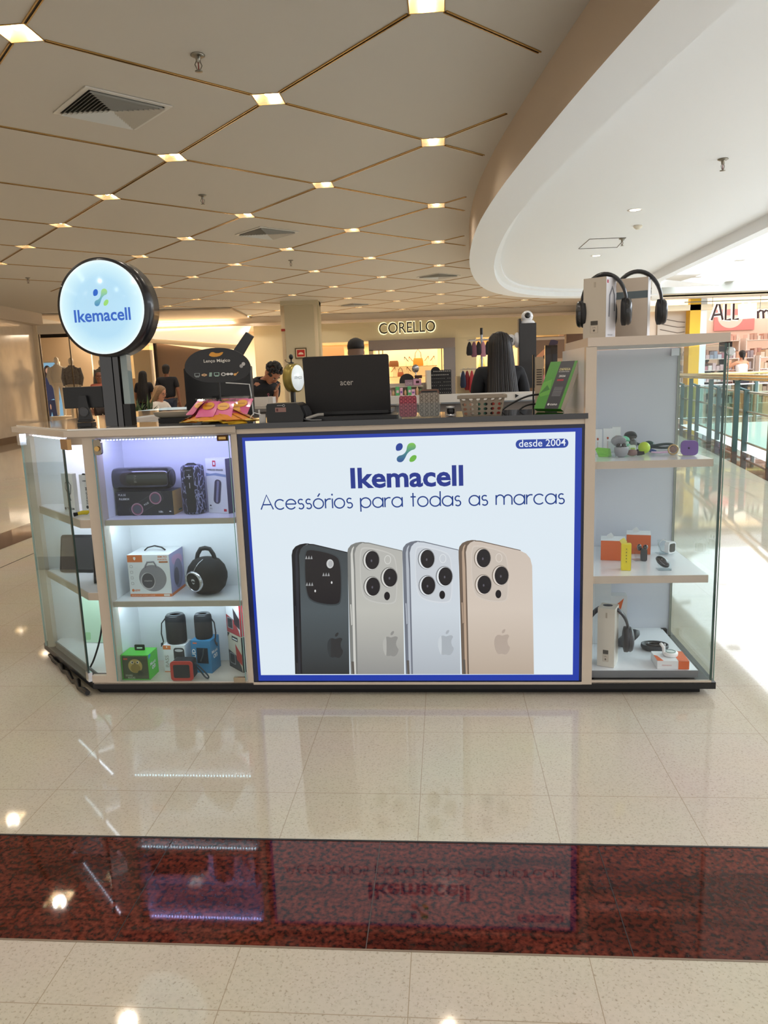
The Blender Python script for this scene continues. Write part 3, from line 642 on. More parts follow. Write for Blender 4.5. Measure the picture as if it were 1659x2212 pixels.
a = kv(564, 1101); c = kv(1219, 1088); au = Vector((a[0], 0, a[1])); cu = Vector((c[0], 0, c[1])); T = FR((au.x, LZ(1), au.z), cu - au, (0, 0, 1)); kx = (cu - au).length / sw; ky = .0395 / 1.05
st_words = []; pos = 0.; full = 'Acessórios para todas as marcas'
for wd in full.split(' '):
    sub, wd_w = stroke_text(wd); st_words.append([[(x + pos, y) for x, y in g_] for g_ in sub]); pos += wd_w + .2 + .62
for word in st_words:
  b = MB()
  for s_ in word:
    P = [(p[0] * kx, p[1] * ky) for p in s_]; hw = .0026
    L_, R_ = [], []
    for i, p in enumerate(P):
        q0 = Vector(P[max(0, i - 1)]); q1 = Vector(P[min(len(P) - 1, i + 1)]); d = (q1 - q0); d = d.normalized() if d.length > 0 else Vector((1, 0)); n_ = Vector((-d.y, d.x)) * hw
        if len(P) == 3 and i == 1: n_ = n_ * 1.2
        L_.append((p[0] + n_.x, p[1] + n_.y, 0)); R_.append((p[0] - n_.x, p[1] - n_.y, 0))
    k = len(P); b.add(L_ + R_, [(i, i + 1, k + i + 1, k + i) for i in range(k - 1)], NAVY2, T)
  b.build('slogan_word', t)
b = MB(); a = kv(1114, 970); c = kv(1228, 947); b.prism(rrect(a[0], a[1], c[0], c[1], (c[1] - a[1]) * .48), LZ(1), LZ(0), lit('#1b3f9e'), plane='XZ')
textpx(b, 'desde 2004', 1121, 1222, 966, 963, 15.5, lit('#e6eef8'), 3, .006); b.build('since_badge', t)
# the four printed phones
def CP(x, y): return (600 + x / 2.8603, 1140 + y / 2.8603)
def phone(dx, dy, side, sidehi, back, lensring, logoc, bump, k0, dark=False, clip=None):
    mb = MB()
    def Q(pts, m, k):
        P = [kv(*CP(x + dx, min(y + dy, 905))) for x, y in pts]; mb.prism(P, LZ(k0 + k), LZ(k0 + k) + .00006, m, plane='XZ')
    zt, zb_ = kv(*CP(1300 + dx, 90 + dy))[1], kv(*CP(1300 + dx, 905))[1]
    BG = gradmat([(zb_, back[0]), ((zt * .5 + zb_ * .5), back[1]), (zt, back[2])])
    xr = clip
    backp = [(1182, 920), (1166, 240), (1162, 150), (1172, 112), (1190, 92), (1216, 82), (1250, 84)]
    backp += [(1500, 143), (1535, 160), (1560, 190), (1572, 236), (1583, 920)] if xr is None else [(xr, 84 + (xr - 1250) * .236), (xr + 12, 920)]
    Q([(1138, 920), (1120, 240), (1116, 150), (1122, 118), (1140, 95), (1168, 82), (1200, 76), (1225, 77), (1200, 88), (1180, 104), (1168, 130), (1165, 170), (1170, 250), (1186, 920)], lit(side), 0)
    Q([(1158, 920), (1140, 240), (1138, 150), (1146, 118), (1156, 104), (1160, 106), (1152, 130), (1152, 170), (1158, 250), (1172, 920)], lit(sidehi), 1)
    Q(backp, BG, 2)
    Q([(1216, 78), (1250, 80), (1500, 138), (1502, 143), (1250, 86), (1216, 84)] if xr is None else [(1216, 78), (1250, 80), (xr, 80 + (xr - 1250) * .236), (xr, 85 + (xr - 1250) * .236), (1250, 86), (1216, 84)], lit(side), 3)
    Q([(1133, 455), (1145, 455), (1151, 595), (1140, 600)], lit(side), 3); Q([(1135, 462), (1142, 462), (1148, 588), (1142, 592)], lit(sidehi), 4)
    Q([(1143, 815), (1158, 815), (1162, 920), (1148, 920)], lit('#5a5550' if not dark else '#2b2c30'), 3)
    bp_ = smoothloop([(1190, 125), (1225, 102), (1385, 138), (1425, 185), (1428, 420), (1405, 468), (1250, 448), (1200, 395)], 3)
    Q(bp_, lit(bump[0]), 3); Q([(1312 + (x - 1312) * .95, 285 + (y - 285) * .95) for x, y in bp_], lit(bump[1]), 4)
    if not dark:
        for lx, ly in ((1265, 188), (1376, 296), (1270, 352)):
            Q(ell(lx, ly, 53, 64), lit(lensring[0]), 5); Q(ell(lx + 2, ly + 1, 49, 61), lit(lensring[1]), 6); Q(ell(lx + 7, ly, 43, 57), lit('#1b1a20'), 7); Q(ell(lx + 2, ly + 4, 5, 8), lit('#5b5a66'), 8)
        Q(ell(1367, 186, 21, 28), lit(lensring[1]), 5); Q(ell(1367, 186, 17, 24), lit(bump[1]), 6); Q(ell(1363, 410, 18, 26), lit('#17161c'), 6)
    else:
        for lx, ly in ((1222, 165), (1328, 270), (1226, 330)):
            for s_ in range(3): Q([(lx - 22 + 16 * s_, ly + 8), (lx - 14 + 16 * s_, ly - 14), (lx - 8 + 16 * s_, ly + 8)], lit('#9a9c9e'), 6)
        Q(ell(1354, 202, 22, 28), lit('#c9cbcb'), 6); Q(ell(1357, 202, 14, 20), lit('#b0b2b4'), 7)
        for lx, ly in ((1262, 370), (1364, 318)): Q(ell(lx, ly, 5, 8), lit('#d8d8d8'), 6)
    # fruit logo
    ap = [(1386, 668), (1402, 662), (1420, 658), (1432, 668), (1422, 684), (1418, 704), (1424, 726), (1436, 740), (1428, 765), (1414, 782), (1400, 784), (1386, 778), (1370, 782), (1356, 778), (1344, 752), (1337, 722), (1338, 690), (1350, 666), (1368, 660)]
    Q(smoothloop(ap, 2), lit(logoc), 5)
    if logoc2[0]: Q(smoothloop([(1337, 722), (1338, 690), (1350, 666), (1360, 662), (1360, 780), (1352, 776), (1343, 752)], 1), lit(logoc2[0]), 6)
    Q(smoothloop([(1386, 654), (1384, 642), (1392, 630), (1406, 625), (1406, 638), (1398, 650)], 2), lit(logoc), 5)
    mb.build('printed_phone', t)
logoc2 = ['#30363a']
phone(-1031, 21, '#15161d', '#2a2c35', ('#262a2d', '#4a5459', '#3a4145'), ('#222', '#333'), '#2b2d30', ('#3b4347', '#1f1e22'), 0, dark=True, clip=1462)
logoc2 = ['#b3b3ae']; phone(-688, 12, '#7d7f7c', '#cfcfc9', ('#8d8d8b', '#b9b9b2', '#b0b0ab'), ('#6d6d6a', '#d8d8d4'), '#8e8e8b', ('#c4c4bf', '#b7b7b2'), 1, clip=1458)
logoc2 = ['#c9d0d6']; phone(-347, 5, '#6e7480', '#b3bac4', ('#a9b0b8', '#c9d2da', '#c9d0d8'), ('#75797f', '#dfe4e8'), '#aab1b8', ('#d6dce2', '#c8ced5'), 2, clip=1464)
logoc2 = [None]; phone(0, 0, '#6b5c50', '#b8a08b', ('#b3a393', '#cfc2b5', '#c9bcb0'), ('#84786c', '#ded5cc'), '#b3a498', ('#d3c8bd', '#c9beb3'), 3)
# ---- tall showcase on the right
t = thing('tall_showcase', 'tall white glass-sided showcase with three shelves of earbuds and headphones', 'cabinet', (0, 0, 0))
b = MB(); b.prism([(1.985, -.005), (2.48, -.005), (2.48, .50), (1.985, .50)], 1.335, 1.366, mat('#cdbfb2', .35)); b.build('top', t, bevel=.001)
b = MB(); b.box(1.988, 2.462, .535, .55, .055, 1.334, mat('#dcdee8', .25, coat=.4)); b.box(2.462, 2.472, .53, .55, .055, 1.334, mat('#a5a79f', .4, metal=.5)); b.build('back_panel', t)
b = MB(); b.box(1.98, 1.987, .031, .54, .055, 1.335, mat('#e3e3e6', .3)); b.box(2.0, 2.47, .0, .01, .05, .062, CREAM); b.build('side_panel', t)
for z0, z1, ex in ((.887, .915, 2.452), (.444, .473, 2.452), (.062, .090, 2.43)):
    b = MB(); b.box(1.988, ex, .035, .534, z0 + .0005, z1, mat('#eef0f4', .2, coat=.4)); b.box(1.988, ex, .0305, .035, z0, z1, CREAM if z0 > .1 else GREY); b.build('shelf', t)
b = MB(); b.box(2.466, 2.472, .012, .53, .056, 1.33, glass('#f1f8f5', .8)); g1 = b.build('glass_side', t)
b = MB(); b.box(2.4655, 2.4735, .006, .0115, .056, 1.33, mat('#2c5148', .15)); b.build('pane_edge', g1)
b = MB(); b.box(2.026, 2.476, -.002, .004, .062, 1.33, glass('#fbfcfd', .7)); g2 = b.build('glass_door', t)
b = MB(); b.box(2.476, 2.4785, -.0025, .0045, .062, 1.33, mat('#9fb9ae', .15)); b.build('door_edge', g2)
b = MB(); b.lathe([(.012, 0), (.016, .004), (.016, .016), (.010, .02)], mat('#d8dcdc', .1, metal=.8), T=FR((2.485, -.002, 1.300), (0, 0, 1), (1, 0, 0))); b.build('knob', g2)
b = MB(); b.box(2.43, 2.462, .515, .533, 1.30, 1.33, CHROME); b.box(2.425, 2.45, .51, .53, .062, .09, BLACK); b.build('hinge', t)
# ---- rear counter with shelf backs
t = thing('rear_counter', 'long white rear counter with a glossy front rail, facing the seller', 'counter', (0, 0, 0))
b = MB(); b.box(1.0, 2.5, 2.47, 2.68, .0555, 1.06, mat('#b3a79c', .3)); b.build('body', t)
b = MB(); b.box(1.0, 2.5, 2.40, 2.46, 1.07, 1.125, mat('#efe8de', .25)); b.box(.98, 2.52, 2.40, 2.70, 1.06, 1.0695, mat('#8e9296', .15)); b.box(2.13, 2.19, 2.39, 2.40, .9, 1.1, mat('#dcd6ce', .3)); b.build('rail', t)
b = MB(); b.box(1.95, 2.12, 2.395, 2.399, 1.085, 1.112, mat('#e6e2dc', .4)); b.box(2.085, 2.11, 2.39, 2.395, 1.086, 1.11, BLACK); b.flat([(1.95, 2.39, 1.085), (1.975, 2.39, 1.10), (1.95, 2.39, 1.112)], BLACK); b.build('tag', t)
b = MB(); b.box(1.55, 2.4, 1.75, 2.2, .0555, .98, mat('#8d8a8c', .4)); b.box(1.5, 2.45, 1.7, 2.3, .98, 1.0, mat('#aab4c0', .1))
one(b, 'till_desk', 'low grey till desk inside the kiosk in front of the rear counter', 'desk')
def KU(px, py, z): p = KMI @ onz(px, py, z); return (p.x, p.y)
def c8(x, y): return (x / 3.51 + 40, y / 3.51 + 900)
def cbox(name, label, u, v, z, rot, w, d, h, m, decor, group=None, cat='product box', bevel=.0006):
    t = thing(name, label, cat, (u, v, z + .0006), rot, group)
    b = MB(); b.box(-w / 2, w / 2, -d / 2, d / 2, 0, h, m); decor(b, w, d, h); b.build('carton', t)
    return t
# ================================================================ goods in the left cabinet
G = 'speaker boxes in the backlit cabinet'
DK = mat('#232427', .35); GOLD = mat('#c9a55c', .4)
def deco(b, w, d, h):
    Fm = face('front', w, d, h); Rm = face('right', w, d, h, .0009)
    b.flat([(0, 0), (d, 0), (d, h), (0, h)], GOLD, Rm); b.flat([(d * .55, h * .1), (d * .9, h * .1), (d * .9, h * .16), (d * .55, h * .16)], mat('#3a6a4a', .5), Rm @ Matrix.Translation((0, 0, .0005)))
    WT = mat('#e8e8ea', .5); b.text('PULSE', .009, h - .017, .032, .008, WT, Fm); b.text('PULSEBOX', .011, h - .034, .044, .008, WT, Fm, off=.02); b.text('10h', w - .062, .010, .017, .008, WT, Fm, off=.02)
    b.flat([(w - .018, .013), (w - .01, .013), (w - .01, .017), (w - .018, .017)], WT, Fm)
    T1 = Fm @ Matrix.Translation((.125, .048, 0)) @ Matrix.Rotation(radians(29), 4, 'Z')
    b.flat(rrect(-.078, -.022, .078, .022, .012), mat('#45474c', .35), T1); b.flat(rrect(-.076, -.020, .076, .020, .011), mat('#2b2c30', .35), T1 @ Matrix.Translation((0, 0, .0002)))
    b.text('PULSE', -.011, -.004, .022, .007, WT, T1 @ Matrix.Translation((0, 0, .0006)))
    for sx in (-1, 1):
        for r, c in ((.0255, '#b38f9c'), (.0215, '#8c4a5e'), (.0185, '#55565c')): b.flat(ell(.046 * sx, 0, r, r), mat(c, .4), T1 @ Matrix.Translation((0, 0, .0008 + (.03 - r) * .05)))
cbox('speaker_box', 'long black and gold speaker carton under the glossy black speaker', .250, .152, .733, -1.5, .237, .095, .098, DK, deco, G)
t = thing('bluetooth_speaker', 'glossy black horizontal capsule speaker lying on a black carton', 'speaker', (.232, .148, .8330), -1.5)
b = MB(); T = FR((0, 0, .0485), (0, 1, 0), (0, 0, 1)); PG = mat('#15130f', .12, coat=1)
b.loft([(0, 0, z, r, r * .98) for z, r in ((-.123, .030), (-.120, .040), (-.112, .0445), (-.095, .0465), (0, .0475), (.095, .0465), (.112, .0445), (.120, .040), (.123, .030))], PG, T, n=28, p=2.7); b.build('body', t)
b = MB()
for sx in (-1, 1): b.lathe([(.028, 0), (.034, .002), (.034, .004), (.004, .0035)], mat('#2a2b2e', .4), FR((sx * .1225, 0, .0485), (0, 1, 0), (0, 0, sx)), n=24)
b.build('end_cap', t)
b = MB(); b.text('PULSE', -.015, -.004, .030, .009, mat('#8d8a84', .3, metal=.8), FR((-.012, -.0480, .050), (0, 0, -1), (1, 0, 0))); b.build('badge', t)
t = thing('bluetooth_speaker', 'upright black speaker with white camouflage sides on top cabinet shelf', 'speaker', (.444, .14, .7336))
CAMO = bpy.data.materials.new('camouflage'); CAMO.use_nodes = True; nt = CAMO.node_tree; nz = nt.nodes.new('ShaderNodeTexNoise'); nz.inputs['Scale'].default_value = 44; nz.inputs['Detail'].default_value = .8; tc = nt.nodes.new('ShaderNodeTexCoord')
mpn = nt.nodes.new('ShaderNodeMapping'); mpn.inputs['Scale'].default_value = (2.2, 1, .8); nt.links.new(tc.outputs['Object'], mpn.inputs[0]); nt.links.new(mpn.outputs[0], nz.inputs['Vector'])
rr = nt.nodes.new('ShaderNodeValToRGB'); rr.color_ramp.interpolation = 'CONSTANT'; e = rr.color_ramp.elements; e[0].color = (*lin('#2a2833'), 1); e[1].position = .47; e[1].color = (*lin('#8f92ab'), 1); e2 = e.new(.56); e2.color = (*lin('#3a3846'), 1)
nt.links.new(nz.outputs['Fac'], rr.inputs[0]); nt.links.new(rr.outputs[0], nt.nodes['Principled BSDF'].inputs['Base Color'])
b = MB(); b.loft([(0, 0, z, r, r * .9) for z, r in ((0, .036), (.004, .0415), (.02, .044), (.18, .044), (.192, .0415), (.1975, .034))], CAMO, n=28, p=3); b.build('body', t)
b = MB(); b.prism(rrect(-.017, .008, .017, .194, .004), -.0425, -.030, mat('#1d1d22', .3), plane='XZ'); b.box(-.0015, .0015, -.0435, -.0425, .145, .165, mat('#b9b9c2', .4)); b.box(-.010, .010, -.0435, -.0425, .1535, .1565, mat('#b9b9c2', .4)); b.box(-.0012, .0012, -.0435, -.0425, .108, .13, mat('#b9b9c2', .4)); b.text('FANCY', -.011, .178, .022, .006, mat('#9b9ba6', .4), FR((0, -.0436, 0), (1, 0, 0), (0, 0, 1))); b.build('control_panel', t)
b = MB(); b.tube([(-.022, -.01, .197), (-.012, -.01, .203), (.012, -.01, .203), (.022, -.01, .197)], .004, RUBBER, 8); b.build('handle', t)
def deco(b, w, d, h):
    Fm = face('front', w, d, h); Rm = face('right', w, d, h); b.flat([(0, 0), (d, 0), (d, h), (0, h)], mat('#5c566c', .5), Rm)
    b.flat([(.036, h - .008), (.052, h - .008), (.052, h - .032), (.036, h - .032)], mat('#c4203a', .5), Fm); b.flat(rrect(.040, h - .026, .048, h - .014, .002), mat('#f4f4f4', .5), Fm @ Matrix.Translation((0, 0, .0003)))
    b.text('WIRELESS SPEAKER', .008, h - .050, w - .020, .008, mat('#33343a', .5), Fm, off=.02); b.flat([(0, h - .058), (.02, h - .062), (.05, h - .058), (w, h - .064), (w, h - .074), (.04, h - .068), (0, h - .072)], mat('#8fa2c4', .5), Fm)
    T1 = Fm @ Matrix.Translation((.052, .088, .0003)) @ Matrix.Rotation(radians(-9), 4, 'Z'); b.flat(rrect(-.017, -.05, .017, .05, .015), mat('#4a4658', .4), T1); b.flat(rrect(-.005, -.045, .006, .045, .004), mat('#8b8aa6', .4), T1 @ Matrix.Translation((0, 0, .0003)))
    b.flat([(w - .022, .008), (w - .008, .008), (w - .008, .018), (w - .022, .018)], mat('#c4203a', .5), Fm); b.flat(ell(.012, .03, .005, .003), mat('#33343a', .5), Fm); b.text('IPX5', .007, .014, .012, .006, mat('#33343a', .5), Fm)
cbox('speaker_box', 'tall white wireless speaker carton at right end of top cabinet shelf', .557, .148, .733, -22, .100, .055, .222, CARD, deco, G)
# middle shelf
def deco(b, w, d, h):
    Fm = face('front', w, d, h); Rm = face('right', w, d, h); G1 = mat('#8f8c93', .5); G2_ = mat('#4d4b52', .5); OR = mat('#d9783e', .5); k = w / .45
    b.flat([(0, h - .030), (w * .36, h - .030), (w * .36, h), (0, h)], OR, Fm); b.flat(smoothloop([(.026, h - .008), (.036, h - .008), (.036, h - .017), (.031, h - .023), (.026, h - .017)], 1), mat('#f3e6da', .5), Fm @ Matrix.Translation((0, 0, .0003)))
    b.flat([(0, 0), (w, 0), (w, .012), (0, .012)], OR, Fm); b.text('MÚSICA EM TODO LUGAR', .006, .003, .10, .006, mat('#f0d8c4', .5), Fm @ Matrix.Translation((0, 0, .0003))); b.flat(rrect(w - .034, .002, w - .008, .010, .003), mat('#f0e8e0', .5), Fm @ Matrix.Translation((0, 0, .0003)))
    b.text('SEM FIO', w - .048, h - .012, .040, .008, OR, Fm, off=.015); b.text('PORTÁTIL', w - .048, h - .023, .040, .009, OR, Fm, off=.015); b.flat([(w - .044, h - .033), (w - .006, h - .033), (w - .006, h - .027), (w - .044, h - .027)], mat('#b5652f', .5), Fm)
    b.text('60W', .022, .022, .022, .010, OR, Fm, off=.02); b.flat(ell(.014, .027, .006, .006), OR, Fm)
    for i in range(4): b.flat(rrect(.008, .05 + i * .024, .020, .062 + i * .024, .003), mat('#b9b9bd', .5), Fm); b.flat(rrect(.010, .052 + i * .024, .018, .060 + i * .024, .002), CARD, Fm @ Matrix.Translation((0, 0, .0003)))
    cx, cy = .102, .078
    b.flat(ell(cx, cy, .058, .056, 36), G1, Fm @ Matrix.Translation((0, 0, .0002))); b.tube([(cx - .030, cy + .046, .001), (cx - .018, cy + .068, .001), (cx + .010, cy + .070, .001), (cx + .022, cy + .046, .001)], .0035, G1, 4, Fm, flat=.1)
    b.flat(ell(cx - .022, cy - .012, .031, .036, 30), mat('#c9c5c9', .4), Fm @ Matrix.Translation((0, 0, .0006))); b.flat(ell(cx - .020, cy - .010, .027, .032, 30), G2_, Fm @ Matrix.Translation((0, 0, .0009))); b.text("H'MASTON", cx - .036, cy - .014, .032, .006, mat('#d2cfd2', .5), Fm @ Matrix.Translation((0, 0, .0013)))
    b.flat([(0, 0), (d, 0), (d, h), (0, h)], mat('#9a98c0', .45), Rm); b.flat([(0, 0), (d, 0), (d, .012), (0, .012)], OR, Rm @ Matrix.Translation((0, 0, .0003))); b.flat(smoothloop([(.02, h - .01), (d - .02, h - .02), (d - .01, h - .07), (.03, h - .055)], 2), mat('#b68fb4', .45), Rm @ Matrix.Translation((0, 0, .0003)))
    b.flat(ell(d * .55, .078, .048, .062, 30), mat('#73708f', .45), Rm @ Matrix.Translation((0, 0, .0006))); b.flat(ell(d * .42, .07, .026, .038, 30), mat('#4c4a5c', .45), Rm @ Matrix.Translation((0, 0, .0009)))
t = cbox('speaker_box', 'large white and orange carton with grey round speaker picture and top handle', .2515, .156, .397, -1, .177, .152, .176, CARD, deco, G)
b = MB(); b.tube([(-.045, 0, .178), (-.03, 0, .190), (0, 0, .197), (.03, 0, .190), (.045, 0, .178)], .0055, RUBBER, 8, flat=.5); b.build('handle', t)
t = thing('bluetooth_speaker', 'round black fabric speaker with carrying loop and chrome ring, middle shelf', 'speaker', (.476, .128, .3976), -6)
b = MB(); b.lathe([(.03, 0), (.052, .006), (.073, .028), (.084, .062), (.085, .085), (.076, .115), (.056, .140), (.03, .150), (.006, .152)], FABRIC, n=40, sy=.86); b.build('body', t)
b = MB(); b.tube([(-.042, 0, .135), (-.034, 0, .165), (-.020, 0, .186), (.0, 0, .190), (.020, 0, .186), (.034, 0, .165), (.042, 0, .135)], .0095, mat('#1b1c1f', .6), 10, flat=.5); b.build('handle', t)
Tm = Matrix.Translation((-.030, -.058, .064)) @ Matrix.Rotation(radians(-20), 4, 'Z') @ Matrix.Rotation(radians(96), 4, 'X')
b = MB(); b.lathe([(.044, -.006), (.044, .008), (.040, .012), (.037, .010), (.037, -.006)], CHROME, Tm, n=36); b.build('ring', t)
b = MB(); b.lathe([(.037, -.002), (.036, .006), (.002, .007)], FABRIC, Tm, n=30); b.flat(smoothloop([(-.009, .012), (.009, .012), (.009, -.002), (0, -.012), (-.009, -.002)], 1), mat('#c9ccd0', .3, metal=.7), Tm @ Matrix.Translation((0, 0, .0085))); b.flat(smoothloop([(-.003, .006), (.005, .004), (.003, -.008), (-.001, -.002)], 1), BLACK, Tm @ Matrix.Translation((0, 0, .0095))); b.build('logo_plate', t)
b = MB(); b.tube([(-.028, -.068, .104), (-.020, -.062, .122), (-.010, -.048, .139), (.0, -.03, .149)], .0014, CHROME, 6); b.build('seam', t)
# bottom shelf
def deco(b, w, d, h):
    Fm = face('front', w, d, h); Rm = face('right', w, d, h); GR = mat('#59c24d', .5)
    b.flat([(.004, .004), (w - .004, .004), (w - .004, h - .004), (.004, h - .004)], mat('#3d4a2e', .15, coat=.6), Fm); b.text('SOUND', .014, .016, .030, .007, mat('#c3cfb4', .5), Fm @ Matrix.Translation((0, 0, .0003))); b.text('ROCKS', .024, .006, .030, .007, mat('#c3cfb4', .5), Fm @ Matrix.Translation((0, 0, .0003)))
    cx, cy = w * .50, h * .60; b.flat(ell(cx, cy - .004, .030, .030, 28), mat('#b9a25a', .5), Fm @ Matrix.Translation((0, 0, .0003))); b.flat(ell(cx + .001, cy - .014, .021, .019, 24), mat('#8f7a3a', .5), Fm @ Matrix.Translation((0, 0, .0006)))
    for sx in (-1, 1): b.flat(ell(cx + sx * .012, cy + .012, .006, .006), mat('#efe9d8', .5), Fm @ Matrix.Translation((0, 0, .0007))); b.flat(ell(cx + sx * .011, cy + .012, .0035, .004), BLACK, Fm @ Matrix.Translation((0, 0, .001)))
    b.flat(ell(cx - .0005, cy + .007, .003, .002), BLACK, Fm @ Matrix.Translation((0, 0, .001))); b.flat(ell(w * .68, .030, .013, .012), mat('#2c3a26', .4), Fm @ Matrix.Translation((0, 0, .0008))); b.flat([(.01, h - .02), (.028, h - .02), (.028, h - .013), (.01, h - .013)], mat('#c2502f', .5), Fm @ Matrix.Translation((0, 0, .0004)))
    b.flat([(0, h - .02), (.02, h - .01), (.02, h), (0, h)], mat('#3aa0d8', .5), Rm); b.text('Music', .012, .055, .055, .014, CARD, Rm, off=.02); b.text('on', .026, .034, .034, .017, CARD, Rm, off=.03)
t = cbox('speaker_box', 'small bright green carton with a window showing a round yellow animal speaker', .180, .066, .0585, -1, .118, .090, .107, mat('#55c23f', .5), deco, G)
b = MB(); P = rrect(-.022, .107, .022, .132, .004); b.prism(P, .010, .012, BLACK, plane='XZ'); b.build('hang_tab', t)
b = MB(); b.prism(rrect(-.012, .115, .012, .121, .002), .0085, .0095, mat('#cfe0d8', .4), plane='XZ'); b.build('hang_slot', t)
def deco(b, w, d, h):
    Fm = face('front', w, d, h); OR = mat('#d9783e', .5); b.flat([(0, h - .018), (w * .36, h - .018), (w * .36, h), (0, h)], OR, Fm); b.flat([(0, 0), (w, 0), (w, .004), (0, .004)], OR, Fm); b.flat(smoothloop([(.013, h - .004), (.021, h - .004), (.017, h - .014)], 1), mat('#f3e6da', .5), Fm @ Matrix.Translation((0, 0, .0003)))
    b.text('BASS', -.0, 0, .052, .016, mat('#a9a39a', .5), Fm @ Matrix.Translation((.022, .022, 0)) @ Matrix.Rotation(pi / 2, 4, 'Z')); b.flat(rrect(w * .48, .03, w * .98, h - .010, .012), mat('#39393d', .5), Fm); b.flat(ell(w * .73, h - .022, .018, .006), mat('#c9c9cd', .5), Fm @ Matrix.Translation((0, 0, .0003)))
cbox('speaker_box', 'white carton with orange corner under the left black cylinder speaker', .318, .142, .0585, -3, .095, .080, .118, CARD, deco, G)
def cyl_speaker(label, u, v, z, r, h, side):
    t = thing('bluetooth_speaker', label, 'speaker', (u, v, z + .0008), 0)
    b = MB(); b.lathe([(r * .86, 0), (r * .97, .006), (r, .02), (r, h - .018), (r * .96, h - .006), (r * .88, h - .001)], FABRIC, n=32, sy=.9); b.build('body', t)
    b = MB(); b.lathe([(r * .88, h - .001), (r * .84, h + .002), (r * .5, h - .001), (r * .05, h - .002)], mat('#202125', .2, coat=.6), n=32, sy=.9); b.tube([(x, y * .9, h + .0015) for x, y in ell(0, 0, r * .55, r * .5, 20)], .0014, mat('#8c9096', .3, metal=.7), 6, closed=True); b.build('top_control', t)
    b = MB(); s = side; b.tube([(s * r * .9, -.005, h - .012), (s * (r + .014), -.01, h - .035), (s * (r + .018), -.012, h - .08), (s * (r + .012), -.012, h - .115), (s * (r + .022), -.016, h - .135)], .0028, RUBBER, 6); b.ball((s * (r + .018), -.014, h - .125), .006, RUBBER, n=8); b.build('wrist_strap', t)
cyl_speaker('black fabric cylinder speaker with hanging strap, standing on white carton', .318, .142, .1766, .043, .122, -1)
cyl_speaker('smaller black cylinder speaker with strap, standing on blue carton', .441, .131, .2, .037, .104, 1)
def deco(b, w, d, h):
    Fm = face('front', w, d, h); Rm = face('right', w, d, h)
    b.flat([(w * .28, h * .30), (w * .86, h * .30), (w * .86, h * .78), (w * .28, h * .78)], mat('#1c2b38', .2, coat=.5), Fm); b.tube([(w * .66, h * .76, .001), (w * .6, h * .55, .001), (w * .45, h * .36, .001)], .003, mat('#37474f', .4), 6, Fm, flat=.2)
    b.text('LOUD', 0, 0, .072, .016, CARD, Fm @ Matrix.Translation((.020, .032, 0)) @ Matrix.Rotation(pi / 2, 4, 'Z'), off=.03); b.flat([(.01, h - .014), (.028, h - .014), (.028, h - .008), (.01, h - .008)], mat('#d06a48', .5), Fm)
    b.text('Music', .01, .080, .054, .014, CARD, Rm, off=.02); b.text('on', .022, .056, .036, .019, CARD, Rm, off=.03)
cbox('speaker_box', 'blue carton with white lettering under the smaller black cylinder speaker', .441, .135, .0585, -8, .088, .085, .141, mat('#2f7fb0', .45), deco, G)
t = thing('bluetooth_speaker', 'small red and black box-shaped speaker with wrist strap on cabinet floor', 'speaker', (.377, .045, .0595), 0)
b = MB(); b.prism(rrect(-.045, .0, .045, .080, .012), -.030, .025, mat('#202226', .5), plane='XZ'); b.build('body', t)
b = MB(); b.prism(rrect(-.047, -.0003, .047, .082, .013), -.034, -.028, mat('#c8453c', .4), plane='XZ'); b.build('front_bezel', t)
b = MB(); b.prism(rrect(-.034, .012, .034, .068, .006), -.0355, -.033, mat('#2f3338', .7, noise=.4, scale=500), plane='XZ'); b.build('grille', t)
b = MB(); b.tube(smoothloop([(.046, 0, .062), (.060, -.01, .060), (.085, -.015, .036), (.108, -.02, .012), (.104, -.022, .004), (.092, -.02, .008), (.07, -.012, .034), (.05, -.004, .05)], 2, closed=False), .0034, mat('#24313c', .5), 6); b.build('wrist_strap', t)
for k, (z, cols, lab) in enumerate(((.0585, ('#c9c2ae', '#2f3136', '#b03c33', '#3d4046'), 'beige and dark carton with red tent picture, lower of the stack at right cabinet wall'), (.2135, ('#e5e5e8', '#c02c38', '#3c3238', '#a83b3f'), 'white and red carton on top of the beige one, below cabinet shelf'))):
    def deco(b, w, d, h):
        Fm = face('front', w, d, h); Rm = face('right', w, d, h)
        b.flat([(0, h * .86), (.02, h), (.0, h)], BLACK, Fm); b.flat([(.035, h - .026), (.085, h - .026), (.085, h - .008), (.035, h - .008)], mat(cols[1], .5), Fm); b.flat([(.040, h - .021), (.080, h - .021), (.080, h - .016), (.040, h - .016)], CARD, Fm @ Matrix.Translation((0, 0, .0003)))
        b.flat([(0, 0), (w, 0), (w * .9, h * .16), (w * .55, h * .42), (0, h * .5)], mat(cols[3], .5), Fm); b.flat([(w * .55, h * .75), (w * .78, h * .62), (w, h * .5), (w, h * .2), (w * .6, h * .3)], mat(cols[2], .5), Fm @ Matrix.Translation((0, 0, .0003)))
        b.flat(rrect(w * .08, h * .12, w * .5, h * .44, .006), mat('#8b8d92', .4), Fm @ Matrix.Translation((0, 0, .0006))); b.flat(rrect(w * .12, h * .15, w * .46, h * .41, .005), mat('#2d2e33', .4), Fm @ Matrix.Translation((0, 0, .0009)))
        b.flat([(0, 0), (d, 0), (d, h), (0, h)], mat(cols[1], .5), Rm)
    cbox('speaker_box', lab, .583 - .002 * k, .145 + .004 * k, z, -45, .112, .038, .153, mat(cols[0], .45), deco, G)
